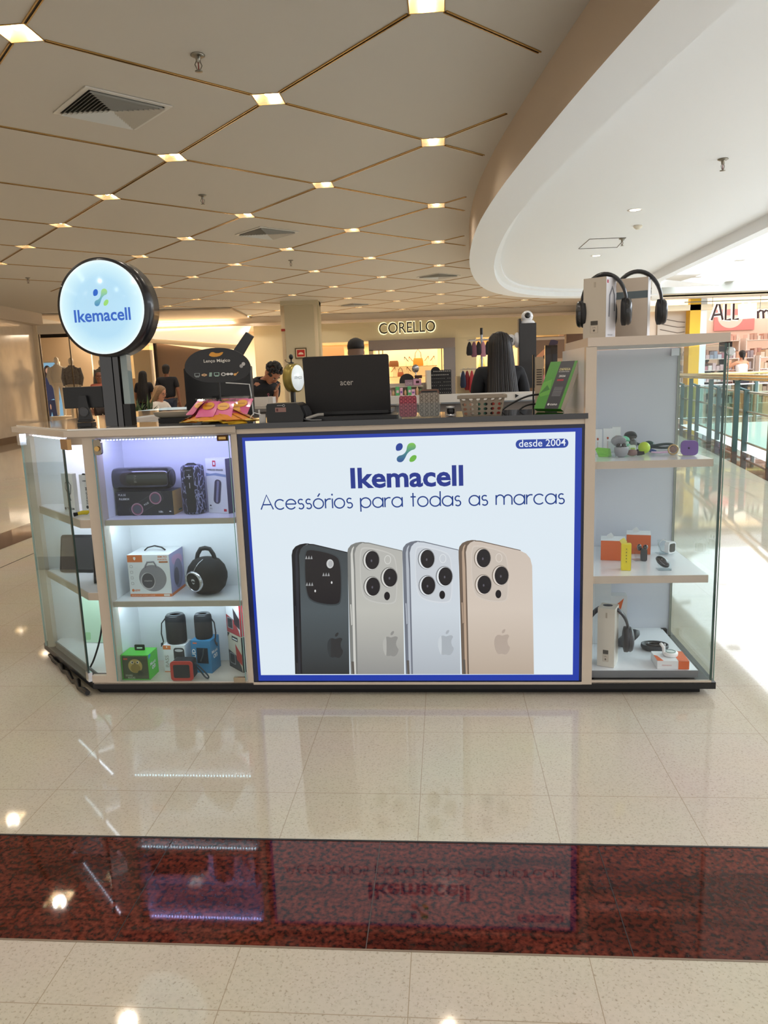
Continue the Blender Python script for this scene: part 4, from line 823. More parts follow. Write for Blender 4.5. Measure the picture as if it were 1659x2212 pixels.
# ================================================================ goods in the corner showcase
z = .733
def deco(b, w, d, h):
    Fm = face('front', w, d, h); GY = mat('#6d6f74', .5)
    b.tube([(w * .72, h * .30, .0005), (w * .60, h * .40, .0005), (w * .30, h * .62, .0005), (w * .35, h * .76, .0005), (w * .62, h * .8, .0005), (w * .82, h * .70, .0005), (w * .72, h * .5, .0005), (w * .5, h * .35, .0005), (w * .5, h * .2, .0005)], .0022, GY, 6, Fm, flat=.2); b.flat(rrect(w * .4, h * .15, w * .62, h * .20, .002), GY, Fm)
    b.text('TITANIUM', w * .22, h * .06, w * .7, .009, mat('#4a4b50', .5), Fm, off=.02); b.flat(ell(w * .12, h * .08, .006, .006), mat('#4a4b50', .5), Fm); b.flat(smoothloop([(w * .5, h * .98), (w * .66, h * .98), (w * .66, h * .9), (w * .58, h * .87), (w * .5, h * .9)], 1), mat('#55555a', .5), Fm)
u, v = KU(*c8(350, 632), z); cbox('earphone_pack', 'white hanging pack with neckband earphone picture, left one in corner showcase', -.13, .235, z, -28, .075, .02, .165, CARD, deco, 'earphone packs', 'product pack')
def deco2(b, w, d, h):
    Fm = face('front', w, d, h); b.text('TITANIUM', 0, 0, .075, .010, mat('#4a4b50', .5), Fm @ Matrix.Translation((w * .68, .03, 0)) @ Matrix.Rotation(pi / 2, 4, 'Z'), off=.02); b.flat(ell(w * .55, .02, .007, .007), mat('#4a4b50', .5), Fm); b.text('5400', w * .3, h - .03, .02, .008, mat('#4a4b50', .5), Fm); b.flat([(w * .3, h), (w * .7, h), (w * .6, h + .006), (w * .4, h + .006)], BLACK, Fm)
cbox('earphone_pack', 'white pack with lettering running upwards beside the neckband earphone pack', -.050, .235, z, -20, .06, .03, .158, CARD, deco2, 'earphone packs', 'product pack')
b = MB(); b.tube([(-.02, 0, .008), (0, .003, .011), (.018, 0, .010), (.03, .002, .014)], [.006, .009, .009, .004], mat('#e0c92c', .4), 8); b.tube([(-.034, -.002, .007), (-.018, 0, .008)], [.008, .007], BLACK, 8)
one(b, 'yellow_cable_clip', 'small yellow and black cable clip on the upper corner showcase shelf', 'cable clip', (-.035, .135, .7335), 30)
def slab(name, label, u, v, z, rot, tilt, w, d, h, m, r, cat='tablet', detail=None):
    t = thing(name, label, cat, (u, v, z), rot); b = MB(); T = Matrix.Rotation(radians(tilt), 4, 'X'); b.prism(rrect(-w / 2, 0, w / 2, h, r), -d / 2, d / 2, m, T, plane='XZ'); b.build('body', t)
    if detail: detail(t, T, w, d, h)
    return t
def dt(t, T, w, d, h):
    b = MB(); b.prism(rrect(-w / 2 + .008, .012, w / 2 - .008, h - .012, .008), -d / 2 - .0006, -d / 2, mat('#231f24', .08, coat=1), T, plane='XZ'); b.build('screen', t)
slab('tablet', 'large black tablet leaning at the back of the middle corner shelf', -.17, .36, .4315, -4, -14, .24, .009, .17, mat('#2b282b', .3), .014, detail=dt)
slab('phone_case', 'black rounded case standing edge-on beside the tablet in corner showcase', -.045, .20, .4315, -62, -5, .09, .012, .20, mat('#26211f', .25, coat=.4), .018, 'phone case')
slab('tablet_case', 'pale green translucent tablet case standing on the corner showcase floor', -.135, .39, .0865, -3, -8, .19, .008, .235, mat('#bfe0c6', .25), .012, 'tablet case', detail=lambda t, T, w, d, h: MB().prism(rrect(-w / 2 + .012, .012, -w / 2 + .038, .048, .006), -d / 2 - .001, -d / 2, mat('#9cc99a', .3), T, plane='XZ').build('camera_cutout', t))
b = MB(); b.tube(smoothloop([(-.012, .19, .395), (-.004, .16, .3), (-.012, .13, .2), (-.03, .09, .12), (-.045, .08, .091)], 2, closed=False), .004, BLACK, 8); one(b, 'power_cable', 'black power cable hanging inside the corner showcase', 'cable')

# ================================================================ goods in the tall showcase
def slim(b, w, d, h):
    Fm = face('front', w, d, h); b.flat(smoothloop([(w * .4, h * .66), (w * .62, h * .66), (w * .62, h * .58), (w * .5, h * .55), (w * .4, h * .6)], 1), mat('#c8502a', .5), Fm); b.text('PEINING', 0, 0, .036, .004, mat('#b86a60', .5), Fm @ Matrix.Translation((w * .56, h * .13, 0)) @ Matrix.Rotation(pi / 2, 4, 'Z'))
for k, (u, v, h, lab) in enumerate(((2.085, .30, .099, 'slim white cable box, leftmost of three on the top showcase shelf'), (2.132, .335, .099, 'slim white cable box, middle of three on the top showcase shelf'), (2.172, .36, .103, 'slim white cable box, rightmost and tallest of three on the top shelf'))):
    cbox('cable_box', lab, u, v, .915, -4, .034, .022, h, mat('#f4f4f6', .35), slim, 'slim white cable boxes')
Z1 = .9158
def egg_case(name, label, u, v, m, r=.024, rot=0, lid=50, cat='earbud case', inner='#26272b', hz=1.0):
    t = thing(name, label, cat, (u, v, Z1), rot)
    b = MB(); b.lathe([(r * .4, 0), (r * .8, r * .2), (r, r * .8 * hz), (r, r * 1.2 * hz), (r * .9, r * 1.3 * hz)], m, n=24, sy=.7); b.build('base', t)
    T = Matrix.Translation((0, r * .6, r * 1.35 * hz)) @ Matrix.Rotation(radians(-lid), 4, 'X') @ Matrix.Translation((0, -r * .6, 0))
    b = MB(); b.lathe([(r * .9, 0), (r, r * .1), (r * .95, r * .6), (r * .6, r * .95), (r * .1, r * 1.05)], m, T, n=24, sy=.7); b.build('lid', t)
    if inner:
        b = MB(); b.ball((-r * .35, 0, r * 1.4 * hz), r * .38, mat(inner, .25, coat=.5), n=12); b.ball((r * .4, 0, r * 1.4 * hz), r * .36, mat(inner, .25, coat=.5), n=12); b.build('earbud', t)
    return t
def stand(label, u, v, w, h, rot=0, z=Z1):
    b = MB(); A = glass('#f6fafb', 1.6); b.box(-w / 2, w / 2, -.02, .02, 0, .002, A); b.prism([(-.02, .002), (-.018, .002), (.004, h), (.002, h)], -w / 2, w / 2, A, plane='YZ'); b.box(-w / 2, w / 2, -.0205, -.019, .0, .010, A)
    return one(b, 'acrylic_stand', label, 'display stand', (u, v, z), rot, 'clear acrylic display stands')
b = MB(); b.add([(0, 0, .002), (.05, -.01, .0), (.045, .01, .03), (-.005, .015, .035), (-.012, .002, .028)], [(0, 1, 2, 3, 4)], mat('#8fdc5c', .4)); b.prism(rrect(0, 0, .04, .006, .002), -.012, .008, mat('#8fdc5c', .4), plane='XZ')
one(b, 'silicone_cover', 'light green folded silicone cover at left of the top showcase shelf', 'silicone cover', (2.07, .20, .9155), -10)
stand('clear acrylic stand between the light green cover and the grey earbud case', 2.118, .185, .03, .06)
stand('clear acrylic stand behind the mint green earbud case', 2.215, .275, .035, .07)
stand('clear acrylic stand holding the purple square case', 2.392, .165, .05, .065)
egg_case('earbud_case', 'large grey open earbud case with black lining on top showcase shelf', 2.150, .165, mat('#97989c', .45), .030, 20, 70)
egg_case('earbud_case', 'mint green open earbud case on the top showcase shelf', 2.195, .30, mat('#6fcfa6', .4), .022, 10, 35, inner='#e8f4ee', hz=1.3)
egg_case('earbud_case', 'charcoal open earbud case at the back of the top showcase shelf', 2.232, .36, mat('#3f4246', .4), .026, -10, 65, hz=1.3)
b = MB(); b.prism(rrect(-.014, 0, .014, .036, .006), -.006, .006, mat('#dff0dc', .25), plane='XZ'); b.prism(rrect(-.009, .006, .009, .026, .004), -.008, -.006, mat('#a7c95a', .4), plane='XZ')
one(b, 'earbud_case', 'small white and green upright case beside the lime green ball', 'earbud case', (2.213, .255, Z1), 8)
t = thing('round_case', 'lime green ball-shaped earphone case with navy clip', 'earbud case', (2.262, .262, Z1), 0)
b = MB(); b.ball((0, 0, .0235), .0235, mat('#c3e13c', .35), n=24); b.build('shell', t); b = MB(); b.tube([(.022, 0, .012), (.034, -.002, .010), (.045, 0, .007)], [.007, .008, .006], mat('#1f3d7c', .4), 10); b.build('clip', t)
t = thing('earphone_case', 'brown leather-like small case with black connectors beside the grey case', 'earbud case', (2.197, .185, Z1), -6)
b = MB(); b.ball((0, 0, .013), .018, mat('#8b6f6b', .5), sc=(1.2, .8, .72), n=16); b.build('pouch', t); b = MB(); b.tube([(.018, 0, .010), (.032, 0, .010), (.045, -.002, .012)], [.009, .008, .006], BLACK, 10); b.ball((.02, 0, .022), .005, BLACK, n=8); b.build('connector', t)
t = thing('charging_cable', 'coiled dark green flat cable at the back of the top showcase shelf', 'cable', (2.325, .40, Z1), -6)
b = MB(); b.tube(smoothloop([(-.075, 0, .034), (-.04, 0, .020), (0, 0, .012), (.05, 0, .006), (.085, 0, .010), (.088, -.004, .022), (.05, -.006, .024), (-.005, -.006, .014), (-.03, -.004, .016)], 3, closed=False), .0055, mat('#223a40', .5), 8); b.build('cord', t)
b = MB(); b.ball((-.005, .02, .018), .024, mat('#1d4a44', .4), sc=(1, .6, .75), n=16); b.build('plug', t)
t = thing('phone_ring', 'pink translucent strap with a round gold ring on top showcase shelf', 'phone ring', (2.352, .185, Z1), 0)
b = MB(); b.tube(ell(0, 0, .020, .020, 24) and [(x, .0, y + .021) for x, y in ell(0, 0, .018, .018, 24)], .0035, mat('#cfae7c', .2, metal=.8), 8, closed=True); b.build('ring', t)
b = MB(); b.lathe([(.013, -.002), (.013, .002), (.002, .003)], mat('#9c7f76', .3), FR((0, 0, .021), (1, 0, 0), (0, 0, 1)), n=20); b.build('disc', t)
b = MB(); b.tube([(-.02, .004, .012), (-.05, .008, .010), (-.08, .01, .012)], [.012, .010, .007], mat('#e6c6e6', .3), 8, flat=.4); b.build('strap', t)
t = thing('earbud_case', 'purple square rounded silicone earbud case at the right shelf end', 'earbud case', (2.402, .150, Z1 + .002), -14)
b = MB(); b.prism(rrect(-.031, 0, .031, .056, .016), -.012, .012, mat('#7a5aa6', .45), plane='XZ'); b.build('shell', t, bevel=.004); b = MB(); b.ball((-.002, -.0125, .028), .004, mat('#3a2c55', .4), n=8); b.build('button', t)
# middle shelf of the tall showcase
Z2 = .4735
def ob(b, w, d, h):
    Fm = face('front', w, d, h); Rm = face('right', w, d, h, .0008); b.flat([(0, 0), (w, 0), (w, h - .002), (0, h - .002)], ORANGE, Fm)
    b.flat(rrect(d * .25, h * .12, d * .8, h * .60, .010), mat('#5c6064', .4), Rm); b.flat(rrect(d * .38, h * .2, d * .68, h * .5, .006), mat('#9a9ea2', .4), Rm @ Matrix.Translation((0, 0, .0003))); b.flat(ell(d * .38, h * .74, .005, .007), BLACK, Rm); b.flat(ell(d * .62, h * .74, .005, .007), BLACK, Rm)
def tab(t, w, h, m=None):
    b = MB(); T = Matrix.Translation((-.005, 0, h)) @ Matrix.Rotation(radians(-35), 4, 'Y'); b.prism(rrect(-.011, 0, .011, .022, .003), -.001, .001, m or CARD, T, plane='XZ'); b.build('hang_tab', t)
for u, v, rot, lab in ((2.160, .315, -12, 'orange and white earbud box, left one on the middle showcase shelf'), (2.290, .420, -14, 'orange and white earbud box, right one further back on the shelf')):
    t = cbox('earbud_box', lab, u, v, .473, rot, .098, .085, .085, CARD, ob, 'orange earbud boxes'); tab(t, .1, .085)
def yb(b, w, d, h):
    Fm = face('front', w, d, h); Rm = face('right', w, d, h); b.flat([(0, 0), (d, 0), (d, h), (0, h)], mat('#f0efe0', .5), Rm)
    for k in range(5): b.flat(ell(w / 2, h * (.34 + .12 * k), .0022, .0022), mat('#6b6420', .5), Fm); b.flat([(w * .4, h * (.29 + .12 * k)), (w * .6, h * (.29 + .12 * k)), (w * .6, h * (.295 + .12 * k)), (w * .4, h * (.295 + .12 * k))], mat('#8a832c', .5), Fm)
t = cbox('cable_box', 'slim yellow box standing in front of the left orange box', 2.168, .125, .473, -8, .036, .030, .105, mat('#ecd92e', .45), yb); tab(t, .036, .105, mat('#e8e27a', .4))
t = thing('earbud_case', 'black upright earbud case open with two earbuds in a clear holder', 'earbud case', (2.272, .262, Z2), -10)
b = MB(); b.prism(rrect(-.013, 0, .013, .052, .008), -.010, .010, mat('#2f3238', .3, coat=.3), plane='XZ'); b.build('case', t, bevel=.003); b = MB(); b.ball((-.018, 0, .056), .012, mat('#1c1d21', .15, coat=1), sc=(.8, .8, 1.2), n=12); b.ball((.006, 0, .058), .010, mat('#1c1d21', .15, coat=1), n=12); b.build('earbud', t)
stand('clear acrylic stand behind the black upright earbud case', 2.250, .275, .035, .05, 12, Z2); stand('clear acrylic stand holding the glossy black oval case', 2.312, .120, .05, .03, 0, Z2); stand('clear acrylic stand beside the white smartwatch', 2.378, .385, .04, .06, 15, Z2)
t = thing('earbud_case', 'glossy black oval case tilted on a clear stand, middle showcase shelf', 'earbud case', (2.308, .122, Z2 + .004), -20)
b = MB(); T = Matrix.Translation((0, 0, .026)) @ Matrix.Rotation(radians(38), 4, 'Y'); b.ball((0, 0, 0), .021, mat('#15161a', .08, coat=1), T, n=24, sc=(1.6 * .9, .7, .82)); b.build('shell', t); b = MB(); b.tube([(-.024, -.0, 0), (-.01, -.0148, 0), (.01, -.0150, 0), (.024, 0, 0)], .0008, mat('#8e9298', .3), 6, T); b.build('seam', t)
t = thing('smartwatch', 'white smartwatch with black screen on a clear stand, middle shelf', 'smartwatch', (2.405, .36, Z2 + .001), 32)
b = MB(); b.prism(rrect(-.022, .006, .022, .056, .012), -.012, .010, mat('#f1f2f4', .3), plane='XZ'); b.build('watch_case', t, bevel=.003); b = MB(); b.prism(rrect(-.016, .013, .016, .049, .008), -.0135, -.012, BLACKGLOSS, plane='XZ'); b.build('screen', t); b = MB(); b.tube([(-.0, .01, .052), (-.01, .03, .060), (-.02, .045, .04), (-.018, .03, .012), (0, .012, .004)], .007, mat('#f1f2f4', .4), 8, flat=.3); b.build('strap', t)
# bottom shelf: headphones on a box
def headphones(label, u, v, z, rot, rad, m1, m2, cup=.034, lean=0., oval=1.3, tall=1.35):
    t = thing('headphones', label, 'headphones', (u, v, z), rot)
    T0 = Matrix.Rotation(radians(lean), 4, 'X')
    b = MB(); b.tube(arc((0, 0, 0), rad, radians(-8), radians(188), 24, ry=rad * tall), [.0050 + .0035 * sin(pi * k / 24) for k in range(25)], m1, 10, T0, flat=2.4); b.build('headband', t)
    for s in (-1, 1):
        T = T0 @ Matrix.Translation((s * (rad - .004), 0, -.030)) @ Matrix.Rotation(s * pi / 2, 4, 'Y')
        b = MB(); b.loft([(0, 0, z_, r_ * oval, r_) for z_, r_ in ((-.016, cup * .70), (-.012, cup * .98), (.0, cup), (.003, cup * .96))], m2, T, n=24)
        c = b.build('ear_cushion', t)
        b = MB(); b.loft([(0, 0, z_, r_ * oval, r_) for z_, r_ in ((.004, cup * .93), (.012, cup * .98), (.020, cup * .86), (.024, cup * .6), (.025, cup * .1))], m1, T, n=24); b.build('ear_cup', t)
    return t
def hb(b, w, d, h):
    Fm = face('front', w, d, h); b.flat([(w * .34, h * .29), (w * .66, h * .29), (w * .66, h * .22), (w * .34, h * .22)], mat('#4b4741', .5), Fm); b.flat([(w * .33, h * .21), (w * .67, h * .21), (w * .67, h * .09), (w * .33, h * .09)], mat('#a89c8e', .5), Fm); b.flat([(w * .345, h * .207), (w * .655, h * .207), (w * .655, h * .093), (w * .345, h * .093)], mat('#cfc4b5', .5), Fm @ Matrix.Translation((0, 0, .0003))); b.flat([(w * .46, h * .84), (w * .56, h * .84), (w * .56, h * .93), (w * .46, h * .93)], mat('#b5aa9b', .5), Fm)
    b.text('ok', w * .42, h * .17, w * .16, h * .022, mat('#6a6157', .5), Fm @ Matrix.Translation((0, 0, .0006))); b.flat(ell(w * .5, h * .13, w * .05, h * .018), mat('#6a6157', .5), Fm @ Matrix.Translation((0, 0, .0006)))
CB = mat('#cbc2b4', .5)
cbox('headphone_box', 'tall beige-white headphone box carrying black headphones, lowest showcase shelf', 2.100, .105, .0905, -24, .066, .075, .240, mat('#dcd6c9', .45), hb, 'headphone boxes')
cbox('headphone_box', 'white box at the back behind the headphones on the lowest shelf', 2.115, .36, .0905, 4, .085, .06, .27, mat('#e2e6e8', .45), lambda b, w, d, h: None, 'headphone boxes')
def wo(b, w, d, h):
    Fm = face('front', w, d, h); b.flat([(w * .2, h * .75), (w * .8, h * .95), (w * .55, h * .6)], ORANGE, Fm)
cbox('headphone_box', 'white box with an orange triangle at the back of the lowest shelf', 2.20, .38, .0905, -6, .07, .05, .205, mat('#e2e2e2', .45), wo, 'headphone boxes')
headphones('black headphones hung over the white box in the tall showcase', 2.100, .115, .222, -6, .080, mat('#3b3e44', .3, coat=.3), mat('#2b2d33', .5), cup=.046, oval=1.15, tall=1.3)
t = thing('headphone_pouch', 'open black hard case with earphones inside, lowest showcase shelf', 'earphone case', (2.290, .27, .091), -8)
b = MB(); b.lathe([(.05, 0), (.056, .01), (.055, .022), (.050, .022), (.048, .008), (.002, .006)], mat('#34373d', .45), Matrix.Translation((.038, 0, 0)), n=28, sy=.75); b.build('base', t)
b = MB(); b.lathe([(.05, 0), (.056, .01), (.045, .026), (.01, .032)], mat('#34373d', .45), Matrix.Translation((-.060, .01, .030)) @ Matrix.Rotation(radians(-38), 4, 'Y'), n=28, sy=.75); b.build('lid', t)
b = MB(); b.tube([(x + .038, y, .02) for x, y in ell(0, 0, .03, .018, 16)], .006, mat('#1a1b1f', .2, coat=.7), 8, closed=True); b.build('earphones', t)
def wb(b, w, d, h):
    Fm = face('front', w, d, h); Tm_ = face('top', w, d, h); b.flat([(w * .66, 0), (w, 0), (w, h), (w * .66, h)], ORANGE, Fm); b.flat([(w * .66, 0), (w, 0), (w, d), (w * .66, d)], ORANGE, Tm_); b.flat([(0, 0), (w * .2, 0), (w * .1, d * .5), (0, d * .6)], ORANGE, Tm_); b.text('PEINING', w * .15, h * .4, w * .3, h * .15, mat('#c88', .5), Fm)
cbox('charger_box', 'flat white and orange box holding a white magnetic charger, lowest shelf', 2.340, .095, .0905, -2, .120, .105, .034, CARD, wb)
t = thing('magnetic_charger', 'white round magnetic charger with folding ring on the flat orange box', 'charger', (2.344, .10, .1265), 0)
b = MB(); b.lathe([(.026, 0), (.028, .003), (.028, .013), (.024, .016), (.002, .0155)], mat('#f4f4f4', .25), n=28); b.build('base', t); b = MB(); b.tube([(x - .024, 0, y + .030) for x, y in ell(0, 0, .0, .018, 20)], .004, mat('#f4f4f4', .25), 8, closed=True); b.tube([(-.026, 0, .008), (-.028, 0, .035), (-.040, 0, .050)], [.006, .007, .006], mat('#f4f4f4', .25), 8); b.build('folding_arm', t)
b = MB(); b.lathe([(.018, .0162), (.0002, .0166)], mat('#dfe7e4', .2), n=24); b.tube([(x, y, .0165) for x, y in ell(0, 0, .018, .018, 20)], .0012, mat('#3a6a5c', .3), 6, closed=True); b.build('pad', t)
# on top of the tall showcase
def tb(b, w, d, h):
    Rm = face('right', w, d, h, .0008); hb(b, w, d, h); b.flat([(0, 0), (d, 0), (d, h), (0, h)], mat('#ecebf0', .4), Rm); b.flat(rrect(.006, h - .022, .018, h - .010, .003), mat('#b8344a', .5), Rm @ Matrix.Translation((0, 0, .0003)))
    b.tube([(d * .3, h * .35, .0008), (d * .34, h * .7, .0008), (d * .6, h * .84, .0008), (d * .82, h * .72, .0008), (d * .85, h * .45, .0008)], .005, mat('#8d8f98', .5), 6, Rm, flat=.1); b.text('HEADSET', d * .2, h * .04, d * .5, h * .02, mat('#77777c', .5), Rm @ Matrix.Translation((0, 0, .0005)))
cbox('headphone_box', 'tall brown-beige and white headphone box on the showcase, left one', 2.050, .125, 1.3665, -36, .088, .085, .216, CB, tb, 'headphone boxes')
headphones('black headphones hung over the left box on top of the showcase', 2.066, .125, 1.490, -14, .080, mat('#1d1f24', .25, coat=.5), mat('#141519', .5), cup=.044, oval=1.15)
def tb2(b, w, d, h):
    Fm = face('front', w, d, h); Rm = face('right', w, d, h, .0008); b.flat([(0, h * .66), (w, h * .66), (w, h * .78), (0, h * .78)], mat('#5d6a72', .5), Fm); b.flat([(0, 0), (d, 0), (d, h), (0, h)], mat('#e6e7ec', .4), Rm)
cbox('headphone_box', 'tall headphone box with a dark grey stripe on the showcase, right one', 2.200, .24, 1.3665, -22, .115, .075, .222, mat('#c9bcae', .5), tb2, 'headphone boxes')
headphones('black headphones hung over the grey-striped box on top of the showcase', 2.212, .24, 1.492, -8, .092, mat('#24262b', .3, coat=.4), mat('#17181c', .5), cup=.042, oval=1.15)
b = MB(); b.ball((0, 0, -.012), .05, mat('#17181c', .5), sc=(1, .6, .45), n=20); b.v = [(x, y, max(z_, 0)) for x, y, z_ in b.v]
one(b, 'speaker_dome', 'low black rounded speaker peeking over the showcase top', 'speaker', (2.33, .42, 1.3665))
# ================================================================ things standing on the counter
ZK = 1.0975; ZB = 1.0988
# round lit sign on its black post
t = thing('sign_post', 'glossy black square post holding up the round lit sign', 'sign post', (.152, .145, ZK), 0)
b = MB(); b.box(-.038, .010, -.03, .03, 0, .31, BLACKGLOSS); b.box(.012, .034, -.025, .03, 0, .31, mat('#1d1b1c', .08, coat=1)); b.box(.036, .065, -.02, .03, 0, .085, BLACK); b.box(.040, .066, -.015, .025, .086, .30, mat('#8b9a9a', .12, coat=.6)); b.build('post', t)
t = thing('round_sign', 'round lit shop sign with blue lettering and four-drop logo in a black rim', 'lit sign', (.163, .140, 1.555), -5)
FZ = FR((0, 0, 0), (1, 0, 0), (0, 0, 1))
b = MB(); b.lathe([(.172, .0), (.186, .0), (.188, -.10), (.170, -.10), (.02, -.098)], mat('#16161c', .3, coat=.3), FZ @ Matrix.Translation((0, 0, .055)), n=72); b.build('rim', t)
SG = bpy.data.materials.new('lit_disc'); SG.use_nodes = True; nt = SG.node_tree; pb = nt.nodes['Principled BSDF']; tc = nt.nodes.new('ShaderNodeTexCoord'); ln = nt.nodes.new('ShaderNodeVectorMath'); ln.operation = 'LENGTH'
mp = nt.nodes.new('ShaderNodeMapping'); mp.inputs['Scale'].default_value = (1, 0, 1); nt.links.new(tc.outputs['Object'], mp.inputs[0]); nt.links.new(mp.outputs[0], ln.inputs[0])
r = nt.nodes.new('ShaderNodeValToRGB'); e = r.color_ramp.elements; e[0].position = .0; e[0].color = (*lin('#b4dcf2'), 1); e[1].position = .178; e[1].color = (*lin('#f2ffff'), 1); x = e.new(.11); x.color = (*lin('#b6e0f6'), 1); x = e.new(.16); x.color = (*lin('#d4f4fc'), 1)
nt.links.new(ln.outputs['Value'], r.inputs[0]); nt.links.new(r.outputs[0], pb.inputs['Emission Color']); pb.inputs['Emission Strength'].default_value = 1.0; pb.inputs['Base Color'].default_value = (.02, .02, .02, 1); pb.inputs['Roughness'].default_value = .2
b = MB(); b.lathe([(.1755, 0), (.1755, .006), (.0001, .006)], SG, FZ @ Matrix.Translation((0, 0, .051)), n=72); b.build('face', t)
b = MB(); b.text('Ikemacell', -.118, -.052, .236, .048, lit('#2a62c4'), FR((0, -.0577, 0), (1, 0, 0), (0, 0, 1)), off=.022); b.build('shop_name', t)
b = MB(); LG2 = gradmat([(.0, '#3579b8'), (.035, '#6fb3b8'), (.07, '#a6dd7a')])
logo(b, lambda x, y: (-.030 + .062 * x, .004 + .066 * y), lit('#1c62c8'), LG2, lit('#9cdc72'), lambda mb, p, m: mb.prism(p, -.0580, -.0577, m, plane='XZ')); b.build('logo', t)
# black monitor seen from behind, on the far left
t = thing('card_terminal', 'small black monitor seen from behind on a ringed stand, left of the sign post', 'monitor', (.028, .125, ZK), 4)
b = MB(); b.box(-.082, .078, .0, .012, .075, .160, mat('#111214', .4)); b.build('screen_back', t, bevel=.003)
b = MB(); b.prism([(-.024, .02), (.032, .02), (.016, .125), (-.014, .125)], -.018, -.002, mat('#191a1d', .35), plane='XZ'); b.build('arm', t, bevel=.002)
b = MB(); b.lathe([(.014, 0), (.020, .0), (.020, .004), (.014, .004)], mat('#3a3b3f', .3), FR((.002, -.018, .060), (1, 0, 0), (0, 0, 1)), n=28); b.build('ring', t)
b = MB(); b.box(-.026, .034, -.03, .02, .0, .018, mat('#131416', .4)); b.box(-.024, .032, -.026, .016, .020, .030, mat('#131416', .4)); b.build('base', t, bevel=.003)
# steel tray with a black base
t = thing('steel_tray', 'long brushed grey tray on a black base behind the round sign', 'tray', (.365, .26, ZK), -3)
b = MB(); b.loft([(0, 0, .022, .07, .05), (0, 0, .03, .085, .062), (0, 0, .046, .092, .07)], mat('#8f8a82', .3, metal=.8), n=40, p=7); b.build('top', t)
b = MB(); b.box(-.07, .075, -.05, .05, 0, .021, RUBBER); b.build('base', t)
# large black monitor behind the lens cloth display
t = thing('monitor', 'large black monitor seen from behind the oval lens cloth sign', 'monitor', (.465, .50, 1.0780), -4)
b = MB(); b.box(-.155, .155, .0, .035, .03, .245, mat('#121315', .35)); b.build('screen_back', t, bevel=.004); b = MB(); b.box(-.03, .03, .0, .03, 0, .12, BLACK); b.box(-.09, .09, -.05, .09, 0, .012, BLACK); b.build('stand', t)
b = MB(); b.tube([(.04, -.002, .175), (.10, -.01, .170), (.150, -.008, .165), (.154, -.004, .11), (.158, -.004, .03)], .0028, mat('#dcdcdc', .4), 6); b.build('cable', t)
b = MB(); T = Matrix.Rotation(radians(35), 4, 'Y'); b.prism([(-.02, 0), (.02, 0), (.024, .05), (.024, .15), (-.012, .15), (-.020, .05)], -.012, .012, mat('#3c3d40', .3), T, plane='XZ')
one(b, 'barcode_scanner', 'grey hand scanner standing up tilted behind the monitor', 'scanner', (.512, .60, 1.345), -4)
b = MB(); b.box(-.02, .02, -.02, .02, 0, .27, BLACK); one(b, 'scanner_stand', 'black upright stand behind the monitor carrying the hand scanner', 'stand', (.512, .60, 1.078), -4)
# oval lens cloth display with its packets
t = thing('display_sign', 'oval black sign with gold emblem and device pictograms above lens cloth packets', 'display sign', (.595, .09, ZB), -3)
BK = mat('#1a1a1c', .3)
ov = smoothloop([(-.148, .175), (-.143, .215), (-.11, .255), (-.05, .278), (.03, .280), (.09, .262), (.135, .225), (.150, .185), (.146, .155), (.12, .125), (.06, .108), (-.05, .108), (-.10, .125), (-.13, .15)], 2)
b = MB(); b.prism(ov, -.003, .003, BK, plane='XZ'); b.build('oval_board', t)
FF = FR((0, -.0036, 0), (1, 0, 0), (0, 0, 1)); b = MB(); CW = mat('#dcdad4', .5)
b.text('Lenço Mágico', -.058, .204, .118, .020, CW, FF, off=.012); b.build('lettering', t)
b = MB(); b.flat(smoothloop([(-.034, .246), (-.018, .262), (.004, .250), (.036, .260), (.022, .240), (-.004, .234), (-.026, .238)], 1), mat('#d99a3a', .5), FF); b.build('emblem', t)
b = MB()
for k, (cx, c) in enumerate(((-.092, '#8e9a9c'), (-.060, '#d8b48c'), (-.032, '#8fb0a6'), (-.004, '#9cc0b4'), (.026, '#c8c8c8'), (.054, '#dcdcdc'), (.082, '#e0a860'))):
    m = mat(c, .5); T = FF @ Matrix.Translation((cx, .148, 0))
    if k in (0, 3): b.flat([(-.012, -.006), (.012, -.006), (.012, .010), (-.012, .010)], m, T); b.flat([(-.009, -.003), (.009, -.003), (.009, .008), (-.009, .008)], BK, T @ Matrix.Translation((0, 0, .0003))); b.flat([(-.008, -.010), (.008, -.010), (.008, -.007), (-.008, -.007)], m, T)
    elif k == 2: b.flat([(-.007, -.009), (.005, -.009), (.008, .011), (-.004, .011)], m, T)
    elif k in (4,): b.flat(ell(0, 0, .011, .009, 16), m, T); b.flat(ell(0, 0, .006, .005, 12), BK, T @ Matrix.Translation((0, 0, .0003)))
    elif k == 5: b.flat(ell(-.008, 0, .008, .006, 14), m, T); b.flat(ell(.008, 0, .008, .006, 14), m, T)
    elif k == 1: b.flat(ell(0, 0, .013, .006, 14), m, T); b.flat(ell(0, 0, .005, .008, 12), m, T)
    else: b.flat(ell(-.004, -.003, .007, .006, 14, rot=.6), m, T); b.flat([(0, 0), (.010, .010), (.012, .008), (.003, -.002)], m, T)
b.flat(ell(.108, .185, .008, .009, 14), mat('#a8a8a8', .4), FF); b.flat(ell(.118, .195, .008, .009, 14), mat('#bdbdbd', .4), FF); b.build('pictograms', t)
for o_ in t.children: o_.scale = (.9, 1, .77); o_.location.z = .073
b = MB(); b.tube([(0, .006, .0), (0, .006, .2)], .004, BLACK, 8); b.lathe([(.05, 0), (.05, .006), (.02, .01), (.004, .012)], BLACK, n=24); b.build('pole', t)
PKM = mat('#de6f9c', .25, coat=.5); PKO = mat('#e89440', .25, coat=.5); PKY = mat('#e6bf3e', .3, coat=.4); CLR = glass('#f0f0f2', 2.2, .08)
pr = None
